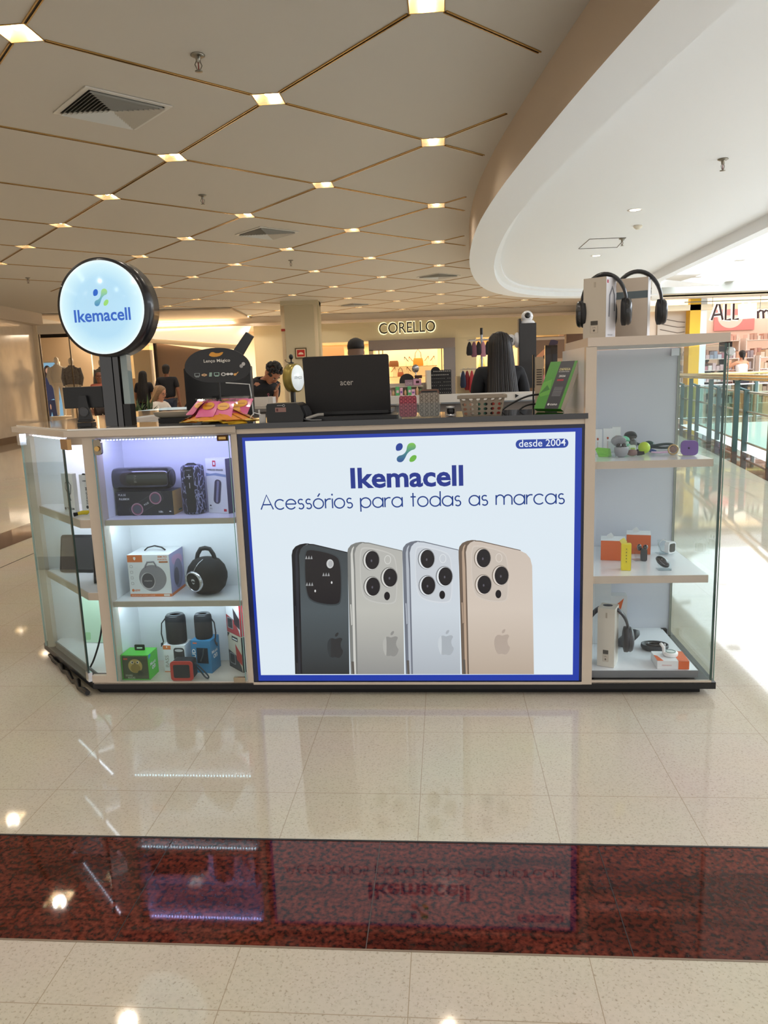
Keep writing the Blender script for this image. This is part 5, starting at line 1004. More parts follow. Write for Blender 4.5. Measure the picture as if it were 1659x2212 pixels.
def packet(k, u, v, z, rot, tilt, m, em, label):
    t = thing('lens_cloth_packet', label, 'packet', (u, v, z), rot, 'lens cloth packets heaped round the pole'); T = Matrix.Rotation(radians(tilt), 4, 'X')
    b = MB(); n = 6; w, d = .074, .092
    vs = []; 
    for j in range(n + 1):
        for i in range(n + 1):
            x = (i / n - .5) * w; y = (j / n - .5) * d; e = min(i, n - i, 2) * .0018 * (1 if min(j, n - j) else 0); vs.append((x, y, .002 + e * min(j, n - j, 2) / 2 + .0006 * sin(9 * x * 30 + j)))
    N = len(vs); vs2 = vs + [(x, y, z_ - (.004 if 0 else (z_ - .0) * .5 + .0005)) for x, y, z_ in vs]
    fs = [(j * (n + 1) + i, j * (n + 1) + i + 1, (j + 1) * (n + 1) + i + 1, (j + 1) * (n + 1) + i) for j in range(n) for i in range(n)]
    b.add(vs, fs, m, T, True); b.add([(x, y, -.001) for x, y, z_ in vs], fs, m, T); b.build('pouch', t)
    if em:
        b = MB(); b.flat([(x, y, .0075) for x, y in ell(0, .012, .024, .022, 16)], mat('#e0a030', .4), T); b.flat([(x, y, .0079) for x, y in ((-.014, .01), (.014, .01), (.014, .014), (-.014, .014))], mat('#a8672a', .4), T); b.build('print', t)
    b = MB(); b.box(-w / 2 - .004, w / 2 + .004, d / 2, d / 2 + .014, .0, .002, CLR, T); b.build('clear_edge', t); return t
LB3 = {'p': 'pink', 'o': 'orange', 'y': 'yellow'}
spots = []
for ring, (n, R_, z, tilt, m, em, ch, a0, a1) in enumerate(((9, .110, .012, 10, PKY, 0, 'y', 182, 358), (8, .100, .026, 20, PKO, 0, 'o', 184, 356), (4, .078, .046, 38, PKM, 1, 'p', 200, 340), (5, .085, .058, 30, PKM, 1, 'p', 8, 172))):
    for k in range(n):
        a = radians(a0 + (a1 - a0) * k / (n - 1) + random.uniform(-4, 4)); spots.append((ring, .598 + R_ * 1.0 * cos(a), .070 + R_ * .72 * sin(a), ZB + z + random.uniform(0, .010), (math.degrees(a) + 90 + random.uniform(-20, 20)) if ring < 3 else random.uniform(-35, 35), tilt + random.uniform(-5, 9), m, em, ch, k, n))
WHERE = {0: 'bottom fan of the heap', 1: 'middle fan of the heap', 2: 'front top of the heap', 3: 'back of the heap'}
ORD = ['first', 'second', 'third', 'fourth', 'fifth', 'sixth', 'seventh', 'eighth', 'ninth']
for i, (ring, u, v, z, rot, tilt, m, em, ch, k, n) in enumerate(spots):
    packet(i, u, v, z, rot, tilt, m, em, '%s lens cloth packet, %s from the left in the %s' % (LB3[ch], ORD[k], WHERE[ring]))
# receipt printer
t = thing('receipt_printer', 'black receipt printer with a small label on the counter beside the laptop', 'printer', (.865, .060, ZB), -4)
b = MB(); b.prism([(-.065, 0), (.075, 0), (.080, .025), (.066, .060), (.050, .070), (-.060, .070), (-.065, .062)], -.055, .06, mat('#17181a', .35), plane='XZ'); b.build('housing', t, bevel=.003)
b = MB(); b.box(-.030, .012, -.0562, -.055, .038, .055, mat('#8d6a64', .4)); b.box(-.026, -.018, -.0566, -.056, .041, .051, mat('#5a2a2a', .4)); b.build('sticker', t)
b = MB(); b.box(-.022, .0, -.0562, -.055, .062, .0635, mat('#b8b8ba', .4)); b.tube([(x + .004, -.056, y + .062) for x, y in ell(0, 0, .004, .004, 12)], .0008, mat('#b8b8ba', .4), 6, closed=True); b.build('emblem', t)
b = MB(); b.prism([(.052, .069), (.074, .052), (.086, .020), (.080, .016), (.066, .05)], -.02, .055, mat('#3c3d40', .25), plane='XZ'); b.build('cover', t)
b = MB(); b.box(-.012, .012, -.012, .012, 0, .030, mat('#cfcdca', .4)); b.box(-.014, -.008, -.01, -.004, .03, .048, mat('#cfcdca', .4)); b.tube([(-.005, -.013, .03), (-.03, -.02, .038), (-.045, -.01, .02), (-.05, .0, .006)], .0018, CARD, 6)
one(b, 'charger_plug', 'small white charger plug with thin cable between packets and receipt printer', 'charger', (.770, .05, ZB), 10)
b = MB(); b.tube([(0, 0, .008), (.03, -.03, .010), (.06, -.035, .004), (.10, -.03, .003)], .003, GREY, 6); b.tube([(.04, -.032, .010), (.085, -.01, .022), (.105, -.006, .022)], .006, mat('#8f8b86', .5), 8)
one(b, 'printer_cable', 'grey cable curling in front of the receipt printer towards the laptop', 'cable', (.905, .045, ZB), 0)
# laptop with lid up, seen from behind
t = thing('laptop', 'open black laptop seen from behind, silver lettering on its dark lid', 'laptop', (1.075, .20, ZB), 0)
b = MB(); b.box(-.169, .169, .01, .235, .004, .020, mat('#1a1a1c', .4)); b.build('base', t, bevel=.003)
T = Matrix.Translation((0, .012, .012)) @ Matrix.Rotation(radians(8), 4, 'X'); LID = mat('#1c1a1b', .55, noise=.15, scale=300)
b = MB(); b.prism(rrect(-.168, .0, .168, .222, .010), -.004, .004, LID, T, plane='XZ'); b.build('lid', t)
b = MB(); b.text('acer', -.026, .108, .052, .016, mat('#a9a5a2', .25, metal=.8), T @ FR((0, -.0046, 0), (1, 0, 0), (0, 0, 1)), off=.01); b.build('badge', t)
b = MB(); b.box(-.16, .16, -.004, .014, .006, .018, BLACK, ); b.build('hinge_bar', t)
b = MB(); b.box(-.19, .21, -.06, .16, 0, .0035, BLACK); b.v = [(x, y, z_ * 3.8) for x, y, z_ in b.v]
one(b, 'laptop_pad', 'flat black pad under the laptop on the counter edge', 'pad', (1.085, .10, ZB - .0001 + .0001), 0)
bpy.context.view_layer.update()
t.matrix_world = KM @ Matrix.Translation((1.090, .150, ZB + .0100))
# phone cases in the acrylic holder
t = thing('acrylic_holder', 'low clear acrylic tray holding the two phone cases beside the laptop', 'holder', (1.372, .040, ZB), 0)
b = MB(); A = glass('#f4f7f8', .7); b.box(-.082, .082, -.030, -.028, 0, .055, A); b.box(-.082, .082, -.030, .05, 0, .0025, A); b.box(-.082, -.080, -.03, .05, 0, .05, A); b.box(.080, .082, -.03, .05, 0, .05, A); b.box(-.002, .0, -.03, .05, 0, .05, A); b.build('tray', t)
def pcase(label, u, w, h, m, m2, rot):
    t = thing('phone_case', label, 'phone case', (u + .007, .036, ZB + .0035), rot); T = Matrix.Rotation(radians(-6), 4, 'X')
    b = MB(); b.prism(rrect(-w / 2, 0, w / 2, h, .010), -.006, .006, m, T, plane='XZ'); b.build('shell', t, bevel=.002)
    b = MB()
    for i in range(4):
        for j in range(6):
            T2 = T @ FR((-w / 2 + w * (i + .5) / 4, -.0062, h * (j + .55) / 6), (1, 0, 0), (0, 0, 1)); b.tube([(x, y, 0) for x, y in ell(0, 0, .0058, .0058, 12)], .0014, m2, 5, T2, closed=True)
    b.build('ring_pattern', t); return t
pcase('dusty pink phone case with embossed rings in the acrylic tray', 1.325, .066, .078, mat('#a84a58', .5), mat('#7d2c3c', .5), 2)
pcase('taupe phone case with embossed rings in the acrylic tray', 1.405, .076, .088, mat('#8f857a', .5), mat('#6b6157', .5), -3)
pcase2 = thing('phone_case', 'brown leather phone case standing behind the taupe ringed one', 'phone case', (1.412, .066, ZB + .0035), 0)
b = MB(); b.prism(rrect(-.038, 0, .038, .100, .012), -.008, .008, mat('#6d4a38', .35), plane='XZ'); b.build('shell', pcase2, bevel=.002); b = MB(); b.box(-.030, .030, -.0092, -.008, .088, .094, BLACK); b.build('slot', pcase2)
b = MB(); b.lathe([(.004, 0), (.018, .002), (.018, .006), (.010, .008), (.010, .030), (.018, .032), (.018, .036), (.004, .038)], mat('#cfcfd2', .25, metal=.5), n=20); b.lathe([(.013, .009), (.015, .012), (.015, .026), (.013, .029)], BLACK, n=16)
one(b, 'tape_reel', 'small white and black reel standing between phone cases and basket', 'reel', (1.492, .06, ZB), 0)
# perforated basket
t = thing('plastic_basket', 'taupe plastic basket with round holes on the black counter', 'basket', (1.610, .080, ZB), -2)
TP = mat('#85796a', .5); b = MB()
def wallgrid(w0, w1, h, y0, y1, nx, nz, T, m):
    """front/back wall with real round-ish holes"""
    sx = 1. / nx; sz = 1. / nz
    def P(a, c): w = w0 + (w1 - w0) * c; return ((a - .5) * w, y0 + (y1 - y0) * c, h * c)
    for i in range(nx):
        for j in range(nz):
            cx, cz = (i + .5) * sx, (j + .5) * sz; n = 8; rr_ = .30
            outer = [(cx + sx / 2 * x, cz + sz / 2 * y) for x, y in ((1, 0), (1, 1), (0, 1), (-1, 1), (-1, 0), (-1, -1), (0, -1), (1, -1))]
            hole = [(cx + sx * rr_ * cos(2 * pi * k / n), cz + sz * rr_ * 1.1 * sin(2 * pi * k / n)) for k in range(n)]
            vs = [P(*p) for p in outer] + [P(*p) for p in hole]; b.add(vs, [(k, (k + 1) % n, n + (k + 1) % n, n + k) for k in range(n)], m, T)
wallgrid(.142, .168, .068, -.045, -.055, 6, 4, Matrix.Identity(4), TP); wallgrid(.142, .168, .068, -.045, -.055, 6, 4, Matrix.Rotation(pi, 4, 'Z'), TP)
for s in (-1, 1): b.add([(s * .071, -.045, 0), (s * .071, .045, 0), (s * .084, .055, .068), (s * .084, -.055, .068)], [(0, 1, 2, 3)], TP)
b.box(-.071, .071, -.045, .045, 0, .002, TP); b.build('body', t)
b = MB(); b.box(-.092, .092, -.062, -.053, .064, .076, TP); b.box(-.092, .092, .053, .062, .064, .076, TP); b.box(-.092, -.083, -.053, .053, .064, .076, TP); b.box(.083, .092, -.053, .053, .064, .076, TP); b.build('rim', t, bevel=.002)
for k, (c, lab) in enumerate((('#d9a28a', 'peach small packet'), ('#e8e4da', 'white small packet'), ('#3d6e5e', 'dark green small packet'), ('#2a2a2c', 'black small packet'), ('#c85a52', 'red small packet'))):
    b = MB(); b.box(-.013, .013, -.012, .012, 0, .05, mat(c, .4)); one(b, 'accessory_packet', lab + ' seen through the holes of the taupe basket', 'packet', (1.557 + k * .0265, .080 + .012 * (k % 2), ZB + .003), k * 7 - 12)
# green software box leaning
t = thing('software_box', 'green and dark antivirus software box standing askew on the counter', 'product box', (1.868, .14, ZB + .0072), -46)
T = Matrix.Rotation(radians(-30), 4, 'X'); b = MB(); w, d, h = .128, .024, .205; GN = mat('#4f9a3c', .35); DG = mat('#34363f', .35)
b.box(-w / 2, w / 2, -d / 2, d / 2, 0, h, GN, T); Fm = T @ face('front', w, d, h); Rm = T @ face('right', w, d, h)
b.flat([(w * .40, 0), (w * .90, 0), (w * .90, h), (w * .40, h)], DG, Fm); b.flat([(0, 0), (d, 0), (d, h), (0, h)], mat('#d8cfc0', .5), Rm); b.flat([(0, h * .55), (w * .3, h * .62), (w * .40, h * .3), (w * .1, h * .25), (0, h * .3)], mat('#67b048', .35), Fm); b.flat([(0, h * .3), (w * .2, h * .5), (w * .35, h * .4), (w * .1, h * .34)], mat('#3d7f34', .35), Fm @ Matrix.Translation((0, 0, .0003)))
F2 = Fm @ Matrix.Translation((0, 0, .0006)); b.text('DEFESA', w * .46, h * .80, w * .40, h * .05, mat('#d9cf9a', .4), F2, off=.02); b.text('DO COMPUTADOR', w * .46, h * .765, w * .38, h * .02, CARD, F2); b.text('2026', w * .52, h * .66, w * .24, h * .045, CARD, F2, off=.02); b.flat([(w * .5, h * .58), (w * .74, h * .58), (w * .74, h * .615), (w * .5, h * .615)], mat('#b83040', .4), F2)
for k in range(9): b.flat([(w * .5, h * (.44 - .022 * k)), (w * .82, h * (.44 - .022 * k)), (w * .82, h * (.449 - .022 * k)), (w * .5, h * (.449 - .022 * k))], mat('#8b8d96', .5), F2)
b.flat(ell(w * .50, h * .09, .005, .005), CARD, F2); b.text('cuno', w * .56, h * .07, w * .26, h * .035, CARD, F2, off=.02); b.build('carton', t)
b = MB(); b.tube(smoothloop([(0, 0, .004), (.02, .01, .02), (.08, .02, .05), (.12, .02, .062), (.16, .02, .064)], 2, closed=False), .004, BLACK, 8); b.tube(smoothloop([(.07, 0, .004), (.09, .0, .02), (.13, .01, .028), (.17, .02, .02)], 2, closed=False), .0035, BLACK, 8)
one(b, 'power_cable', 'two black cables looping behind the green software box', 'cable', (1.70, .29, ZB), 0)
# mirrored/dark side of the tall showcase with paper strip
t = thing('display_rack', 'dark glossy rack panel with a hanging paper strip beside the tall showcase', 'rack', (1.93, .72, .055), 0)
b = MB(); b.box(.0, .055, .0, .02, 0, 1.315, mat('#2a211d', .08, coat=1)); b.box(-.055, -.049, -.0, .02, 0, 1.275, BLACK); b.build('panel', t)
b = MB(); b.box(-.045, -.008, .004, .008, .915, 1.265, mat('#b8a488', .5))
for k in range(11): b.box(-.038, -.014, .0025, .004, 1.205 - .011 * k - (.12 if k > 6 else 0), 1.21 - .011 * k - (.12 if k > 6 else 0), mat('#4c4036', .5))
b.build('paper_strip', t)
b = MB(); b.box(-.05, .05, .02, .03, 0, .01, BLACK); b.build('foot', t)
# white basket, gold round lamp, webcam: further in, on the inner desk
b = MB(); b.box(.0, .9, 1.88, 2.6, 1.065, 1.085, mat('#6e6a66', .25)); b.box(.05, .85, 1.95, 2.55, .0555, 1.065, mat('#7c746c', .5)); one(b, 'inner_desk', 'grey inner desk behind the laptop holding the round gold sign', 'desk')
t = thing('wire_basket', 'white perforated plastic basket behind the receipt printer', 'basket', (.185, 2.42, 1.0855), 0)
b = MB(); WB = mat('#e4dcd4', .5); wf, hf = .13, .062
nx, nz = 14, 7
for i in range(nx + 1): x = -.07 + wf * i / nx; b.box(x - .0016, x + .0016, -.05, -.047, 0, hf, WB)
for j in range(nz + 1): z_ = hf * j / nz; b.box(-.07, .06, -.05, -.047, z_ - .0014, z_ + .0014, WB)
b.box(-.07, .09, -.047, .05, 0, .003, WB); b.box(-.071, -.069, -.05, .05, 0, hf, WB); b.box(.058, .092, -.05, -.046, 0, hf + .004, WB); b.box(.09, .092, -.05, .05, 0, hf, WB); b.box(-.07, .09, .047, .05, 0, hf, WB); b.build('body', t)
t = thing('round_sign', 'round sign seen edge-on with a gold rim and white lit face', 'sign', (.478, 2.10, 1.0855), 72)
b = MB(); FZ2 = FR((0, 0, .185), (1, 0, 0), (0, 0, 1)); b.lathe([(.02, -.020), (.090, -.020), (.092, -.018), (.092, .040), (.084, .042)], mat('#a08e4c', .35, metal=.7), FZ2, n=40); b.build('rim', t)
b = MB(); b.lathe([(.083, .040), (.083, .044), (.0001, .044)], mat('#dfe6e8', .2, emit=.5), FZ2, n=40); b.text('LENÇO', -.05, .175, .1, .02, mat('#3b4a5a', .4), FR((0, -.0447, 0), (1, 0, 0), (0, 0, 1))); b.build('face', t)
b = MB(); b.box(-.012, .012, -.012, .012, .0, .095, BLACK); b.lathe([(.045, 0), (.045, .008), (.015, .012)], BLACK, n=20); b.build('stand', t)
t = thing('webcam', 'black webcam perched on top of the gold round sign', 'webcam', (.478, 2.10, 1.364), 0)
b = MB(); b.ball((0, 0, .042), .016, BLACK, n=16, sc=(.9, .9, 1.15)); b.tube([(0, 0, .028), (0, 0, .010)], .005, BLACK, 8); b.build('head', t); b = MB(); b.lathe([(.018, 0), (.02, .004), (.006, .010)], BLACK, n=16); b.tube([(-.016, 0, .006), (-.034, 0, .012), (-.042, 0, .024), (-.036, 0, .026)], .002, BLACK, 6); b.build('clip', t)
b = MB(); b.box(-.035, .035, -.03, .03, 0, .022, CARD); one(b, 'router', 'small white box on the inner desk below the gold sign', 'router', (.480, 1.96, 1.0855), 0, bevel=.003)
# black pillar with cameras
t = thing('camera_pillar', 'black square pillar rising from the kiosk beside the seated seller', 'pillar', (2.11, 3.12, .0555), 0)
b = MB(); b.box(-.062, .062, -.06, .06, 1.0805, 1.565, mat('#1b1817', .25, coat=.4)); b.box(-.068, -.05, -.055, .055, 1.0805, 1.60, mat('#2a2420', .3)); b.build('post', t)
def dome(label, u, v, z, T):
    t = thing('security_camera', label, 'security camera', (u, v, z), 0, 'white dome cameras on the black pillar')
    b = MB(); b.lathe([(.058, 0), (.058, .012), (.050, .022), (.047, .026)], WHITE, T, n=24); b.build('base', t); b = MB(); b.ball((0, 0, .055), .045, WHITE, T, n=20); b.build('dome', t)
    b = MB(); b.ball((0, -.026, .060), .026, BLACKGLOSS, T, n=16); b.build('lens', t)
dome('white dome security camera on top of the black pillar', 2.11, 3.12, 1.616, Matrix.Identity(4))
dome('white dome security camera on the left side of the black pillar', 2.041, 3.12, 1.50, Matrix.Rotation(radians(-90), 4, 'Y'))
# ================================================================ people
def skin_mesh(nodes_, edges):
    """one continuous limb/torso surface grown along a skeleton; nodes_: name -> (co, rx, ry)"""
    names = list(nodes_); me = bpy.data.meshes.new('k'); me.from_pydata([nodes_[n][0] for n in names], [(names.index(a), names.index(b_)) for a, b_ in edges], [])
    o = bpy.data.objects.new('k', me); COL.objects.link(o)
    md = o.modifiers.new('s', 'SKIN'); md.use_smooth_shade = True; md.branch_smoothing = .6
    for i, n in enumerate(names):
        sv = me.skin_vertices[0].data[i]; sv.radius = (nodes_[n][1], nodes_[n][2] if len(nodes_[n]) > 2 else nodes_[n][1]); sv.use_root = (i == 0)
    sb = o.modifiers.new('d', 'SUBSURF'); sb.levels = 1; sb.render_levels = 1
    bpy.context.view_layer.update(); ev = o.evaluated_get(bpy.context.evaluated_depsgraph_get()); m2 = ev.to_mesh()
    r = ([tuple(v.co) for v in m2.vertices], [tuple(p.vertices) for p in m2.polygons]); ev.to_mesh_clear(); bpy.data.objects.remove(o); return r
def finger_set(mb, wrist, d, up, m, curl=.5, s=1.0):
    d = Vector(d).normalized(); up = Vector(up).normalized(); side = d.cross(up).normalized(); w = Vector(wrist)
    mb.loft([(0, 0, z_, rx, .013 * s) for z_, rx in ((0, .022 * s), (.03 * s, .034 * s), (.075 * s, .038 * s), (.088 * s, .034 * s))], m, FR(w, side, up) @ Matrix.Identity(4) if 0 else Matrix(((side.x, up.x, d.x, w.x), (side.y, up.y, d.y, w.y), (side.z, up.z, d.z, w.z), (0, 0, 0, 1))), n=10)
    for k, L_ in enumerate((.062, .072, .068, .052)):
        b0 = w + d * .084 * s + side * (.027 - .018 * k) * s; a1 = b0 + (d * cos(curl * .4) - up * sin(curl * .4)) * L_ * .45 * s; a2 = a1 + (d * cos(curl) - up * sin(curl)) * L_ * .32 * s; a3 = a2 + (d * cos(curl * 1.7) - up * sin(curl * 1.7)) * L_ * .28 * s
        mb.tube([b0, a1, a2, a3], [.0088 * s, .0082 * s, .0076 * s, .0055 * s], m, 6)
    b0 = w + d * .025 * s + side * .026 * s; mb.tube([b0, b0 + (d * .55 + side * .8) * .035 * s, b0 + (d * .9 + side * .6) * .062 * s - up * .01 * s], [.012 * s, .0095 * s, .007 * s], m, 6)
def head_on(mb, c, R3, m, s=1.0, brow=None, lips='#8a4a40', female=False):
    """head with nose, eyes, mouth and ears; local -Y is the face direction"""
    T = Matrix.Translation(c) @ R3
    mb.loft([(0, y0, z_, rx * s, ry * s) for z_, rx, ry, y0 in [(z * s, rx, ry, y0 * s) for z, rx, ry, y0 in ((-.115, .020, .022, -.045), (-.108, .034, .036, -.035), (-.085, .050, .060, -.018), (-.05, .062, .078, -.006), (0, .072, .090, 0), (.04, .074, .094, .003), (.075, .066, .085, .004), (.10, .047, .062, .006), (.115, .02, .026, .006))]], m, T, n=20)
    mb.prism([(-.004 * s, .0), (.004 * s, .0), (.013 * s, -.036 * s), (-.013 * s, -.036 * s)], -.104 * s, -.08 * s, m, T, plane='XZ')
    for sx in (-1, 1):
        mb.ball((sx * .030 * s, -.080 * s, .002 * s), .0115 * s, mat('#efe9e2', .3), T, n=8, sc=(1, .6, .55)); mb.ball((sx * .030 * s, -.0865 * s, .002 * s), .0055 * s, mat('#1d120d', .2), T, n=8, sc=(1, .5, 1))
        mb.box(min(sx * .018, sx * .046) * s, max(sx * .018, sx * .046) * s, -.088 * s, -.078 * s, .017 * s, .022 * s, mat(brow or '#1c130e', .7), T)
        mb.ball((sx * .074 * s, .004 * s, -.006 * s), .018 * s, m, T, n=8, sc=(.35, .7, 1.2))
    mb.box(-.022 * s, .022 * s, -.0865 * s, -.07 * s, -.062 * s, -.054 * s, mat(lips, .5), T)
def person(label, loc, rot, skin, shirt, trousers, h=1.72, arms=None, female=False, sleeves='short', head_rot=(0, 0, 0), lean=0., hairf=None, sit=False, extra=None, fingers=True, lips='#8a4a40', brow=None, dress=False):
    k = h / 1.72; t = thing('person', label, 'person', loc, rot, kiosk=False)
    L = Matrix.Rotation(radians(lean), 4, 'X')                       # positive leans forward (-Y)
    hipz = .92 if not sit else .52
    def up(p): v_ = L @ Vector((p[0], p[1], p[2] - .92)); return Vector((v_.x, v_.y, v_.z + hipz)) * k
    N = {'pelvis': (up((0, 0, .95)), .15 * k, .105 * k), 'waist': (up((0, 0, 1.10)), (.135 if female else .16) * k, .10 * k), 'chest': (up((0, 0, 1.29)), (.16 if female else .19) * k, .115 * k), 'upper': (up((0, .0, 1.39)), .125 * k, .08 * k), 'neck': (up((0, .01, 1.475)), .052 * k), 'nape': (up((0, 0, 1.545)), .050 * k)}
    E_ = [('pelvis', 'waist'), ('waist', 'chest'), ('chest', 'upper'), ('upper', 'neck'), ('neck', 'nape')]
    sw = .165 if female else .19; arms = arms or ((None, None), (None, None)); ends = []
    for s, nm, (el, wr) in ((1, 'L', arms[0]), (-1, 'R', arms[1])):
        sh = up((s * sw, 0, 1.415)); el_ = up(el) if el else up((s * (sw + .05), .02, 1.13)); wr_ = up(wr) if wr else up((s * (sw + .05), -.03, .88))
        N['sh' + nm] = (sh, .046 * k); N['el' + nm] = (el_, .040 * k); N['wr' + nm] = (wr_, .026 * k); N['ua' + nm] = ((sh + el_) / 2, .048 * k); E_ += [('upper', 'sh' + nm), ('sh' + nm, 'ua' + nm), ('ua' + nm, 'el' + nm), ('el' + nm, 'wr' + nm)]; ends.append((wr_, (wr_ - el_).normalized()))
    legs = []
    for s, nm in ((1, 'L'), (-1, 'R')):
        hp = Vector((s * .095, 0, hipz - .04)) * k; kn = Vector((s * .10, -.01, .50)) * k if not sit else Vector((s * .12, -.42, .50)) * k; an = Vector((s * .105, .02, .085)) * k if not sit else Vector((s * .12, -.40, .085)) * k; to = an + Vector((0, -.14, -.045)) * k
        N['hp' + nm] = (hp, .088 * k); N['kn' + nm] = (kn, .055 * k); N['an' + nm] = (an, .036 * k); N['to' + nm] = (to, .034 * k); legs += [('pelvis', 'hp' + nm), ('hp' + nm, 'kn' + nm), ('kn' + nm, 'an' + nm), ('an' + nm, 'to' + nm)]
    b = MB(); vs, fs = skin_mesh(N, E_ + legs); b.add(vs, fs, skin, smooth=True)
    hc = up((0, -.012, 1.605)); HR = Matrix.Rotation(radians(lean), 4, 'X') @ Matrix.Rotation(radians(head_rot[2]), 4, 'Z') @ Matrix.Rotation(radians(head_rot[0]), 4, 'X') @ Matrix.Rotation(radians(head_rot[1]), 4, 'Y')
    head_on(b, hc, HR, skin, k * 1.06, brow, lips)
    if fingers:
        for (w_, d_) in ends: finger_set(b, w_ - d_ * .01, d_, (0, 1, .2) if abs(d_.y) < .8 else (0, 0, 1), skin, s=k)
    b.build('body', t)
    g = .016 * k; SN = {n: (c[0], c[1] * 1.12 + g, (c[2] if len(c) > 2 else c[1]) * 1.12 + g) for n, c in N.items()}
    SN['upper'] = (N['upper'][0], .195 * k, .13 * k); SN['shL'] = (N['shL'][0], .084 * k, .084 * k); SN['shR'] = (N['shR'][0], .084 * k, .084 * k); SN['neckb'] = (SN['neck'][0] - (SN['neck'][0] - SN['upper'][0]) * .15, .082 * k); SN['cuffL'] = ((N['shL'][0] * .25 + N['elL'][0] * .75), .062 * k); SN['cuffR'] = ((N['shR'][0] * .25 + N['elR'][0] * .75), .062 * k)
    ee = [('pelvis', 'waist'), ('waist', 'chest'), ('chest', 'upper')]
    if sleeves != 'none': ee += [('upper', 'neckb')]
    keep = {'pelvis', 'waist', 'chest', 'upper'} | ({'neckb'} if sleeves != 'none' else set())
    if sleeves in ('short', 'long'):
        for nm in 'LR':
            ee += [('upper', 'sh' + nm), ('sh' + nm, 'ua' + nm)]; keep |= {'sh' + nm, 'ua' + nm}
            if sleeves == 'long': ee += [('ua' + nm, 'el' + nm), ('el' + nm, 'wr' + nm)]; keep |= {'el' + nm, 'wr' + nm}
            else: ee += [('ua' + nm, 'cuff' + nm)]; keep.add('cuff' + nm)
    b = MB(); vs, fs = skin_mesh({n: SN[n] for n in SN if n in keep}, ee); b.add(vs, fs, shirt, smooth=True); b.build('shirt', t)
    kp = [n for n in SN if n[:2] in ('hp', 'kn', 'an')]
    b = MB(); vs, fs = skin_mesh({'pelvis': (SN['pelvis'][0] - Vector((0, 0, .04)), .162 * k, .118 * k), **{n: SN[n] for n in kp}}, [e_ for e_ in legs if e_[1][:2] != 'to']); b.add(vs, fs, trousers, smooth=True); b.build('trousers', t)
    for s_, nm in ((1, 'L'), (-1, 'R')):
        b = MB(); a = N['an' + nm][0]; b.loft([(a.x, a.y - .06 * k, z_, .042 * k, .115 * k) for z_ in (.0, .02, .05)] + [(a.x, a.y - .02 * k, .09 * k, .036 * k, .06 * k)], RUBBER, n=14); b.build('shoe', t)
    if hairf: hairf(t, Matrix.Translation(hc) @ HR, k, up)
    if extra: extra(t, up, ends, k, Matrix.Translation(hc) @ HR)
    return t
def short_hair(m, curly=False, fade=False):
    def f(t, T, k, up):
        b = MB()
        if curly:
            rs = random.Random(3)
            for _ in range(150):
                a = rs.uniform(0, 2 * pi); e = rs.uniform(-.1, 1.5); x, y, z_ = cos(e) * cos(a), cos(e) * sin(a), sin(e)
                if y < -.55 and z_ < .55: continue
                b.ball((x * .082 * k, (y * .100 + .004) * k, (z_ * .110 + .032) * k), rs.uniform(.016, .024) * k, m, T, n=6)
        else: b.loft([(0, .012 * k, z_ * k, rx * k, ry * k) for z_, rx, ry in ((-.0 if not fade else .035, .076, .088), (.03, .083, .098), (.06, .086, .102), (.095, .078, .094), (.122, .057, .070), (.138, .02, .028))], m, T, n=20)
        if not curly and not fade: b.loft([(0, (.012 + o_) * k, z_ * k, rx * k, ry * k) for z_, rx, ry, o_ in ((-.075, .052, .040, .045), (-.05, .066, .058, .036), (-.01, .078, .074, .026), (.04, .082, .09, .012))], m, T, n=20)
        b.build('hair', t)
        if fade: bb = MB(); bb.loft([(0, .012 * k, z_ * k, rx * k, ry * k) for z_, rx, ry in ((-.05, .066, .074), (-.01, .077, .088), (.04, .0815, .096))], mat('#866957', .7), T, n=20)
        if fade:
            rs = random.Random(2); b2 = MB()
            for _ in range(60): a = rs.uniform(0, 2 * pi); q_ = rs.uniform(0, .8); b2.ball((cos(a) * .075 * q_ * k, (sin(a) * .09 * q_ - .005) * k, (.118 - .03 * q_) * k), rs.uniform(.016, .026) * k, m, T, n=6)
            b2.build('tuft', t)
            pass; bb.build('faded_side', t)
    return f
def long_hair(m, length=.42, width=.12, strands=None):
    def f(t, T, k, up):
        b = MB(); R_ = [(.136, .020, .028, .01), (.120, .056, .070, .012), (.088, .084, .098, .014), (.03, .096, .104, .022), (-.04, .102, .086, .046), (-.12, .108, .070, .064)]
        n = 6
        for i in range(1, n + 1): f_ = i / n; R_.append((-.12 - (length - .12) * f_, .106 + (width - .106) * f_, .055, .064 + .080 * min(1, f_ * 2)))
        b.loft([(0, y0 * k, z_ * k, rx * k, ry * k) for z_, rx, ry, y0 in R_], m, T, n=28, p=2.3)
        rs = random.Random(5)
        for i in range(40):
            a = rs.uniform(-.1, 1.1) * pi; pts = []
            for z_, rx, ry, y0 in R_[1:]: pts.append((cos(a) * rx * 1.01 * k, (y0 + abs(sin(a)) * ry * 1.02) * k, z_ * k))
            pts.append((pts[-1][0] * rs.uniform(.95, 1.1), pts[-1][1], pts[-1][2] - rs.uniform(.02, .07) * k)); b.tube(pts, [.004] * (len(pts) - 1) + [.001], strands or m, 5, T)
        b.build('hair', t)
    return f
DARKTEE = mat('#14141a', .8); JEANS = mat('#2a3244', .8); BROWNHAIR = mat('#4a3020', .5, noise=.4, scale=60)
P = at(1090, 900, 6.75)
person('woman with long straight black hair in dark clothes, seen from behind at the kiosk', (.905, 5.66, 0), 182, SKIN2, mat('#16171c', .8), JEANS, 1.54, female=True, hairf=long_hair(HAIRBLACK, .66, .15, mat('#2a2320', .35)))
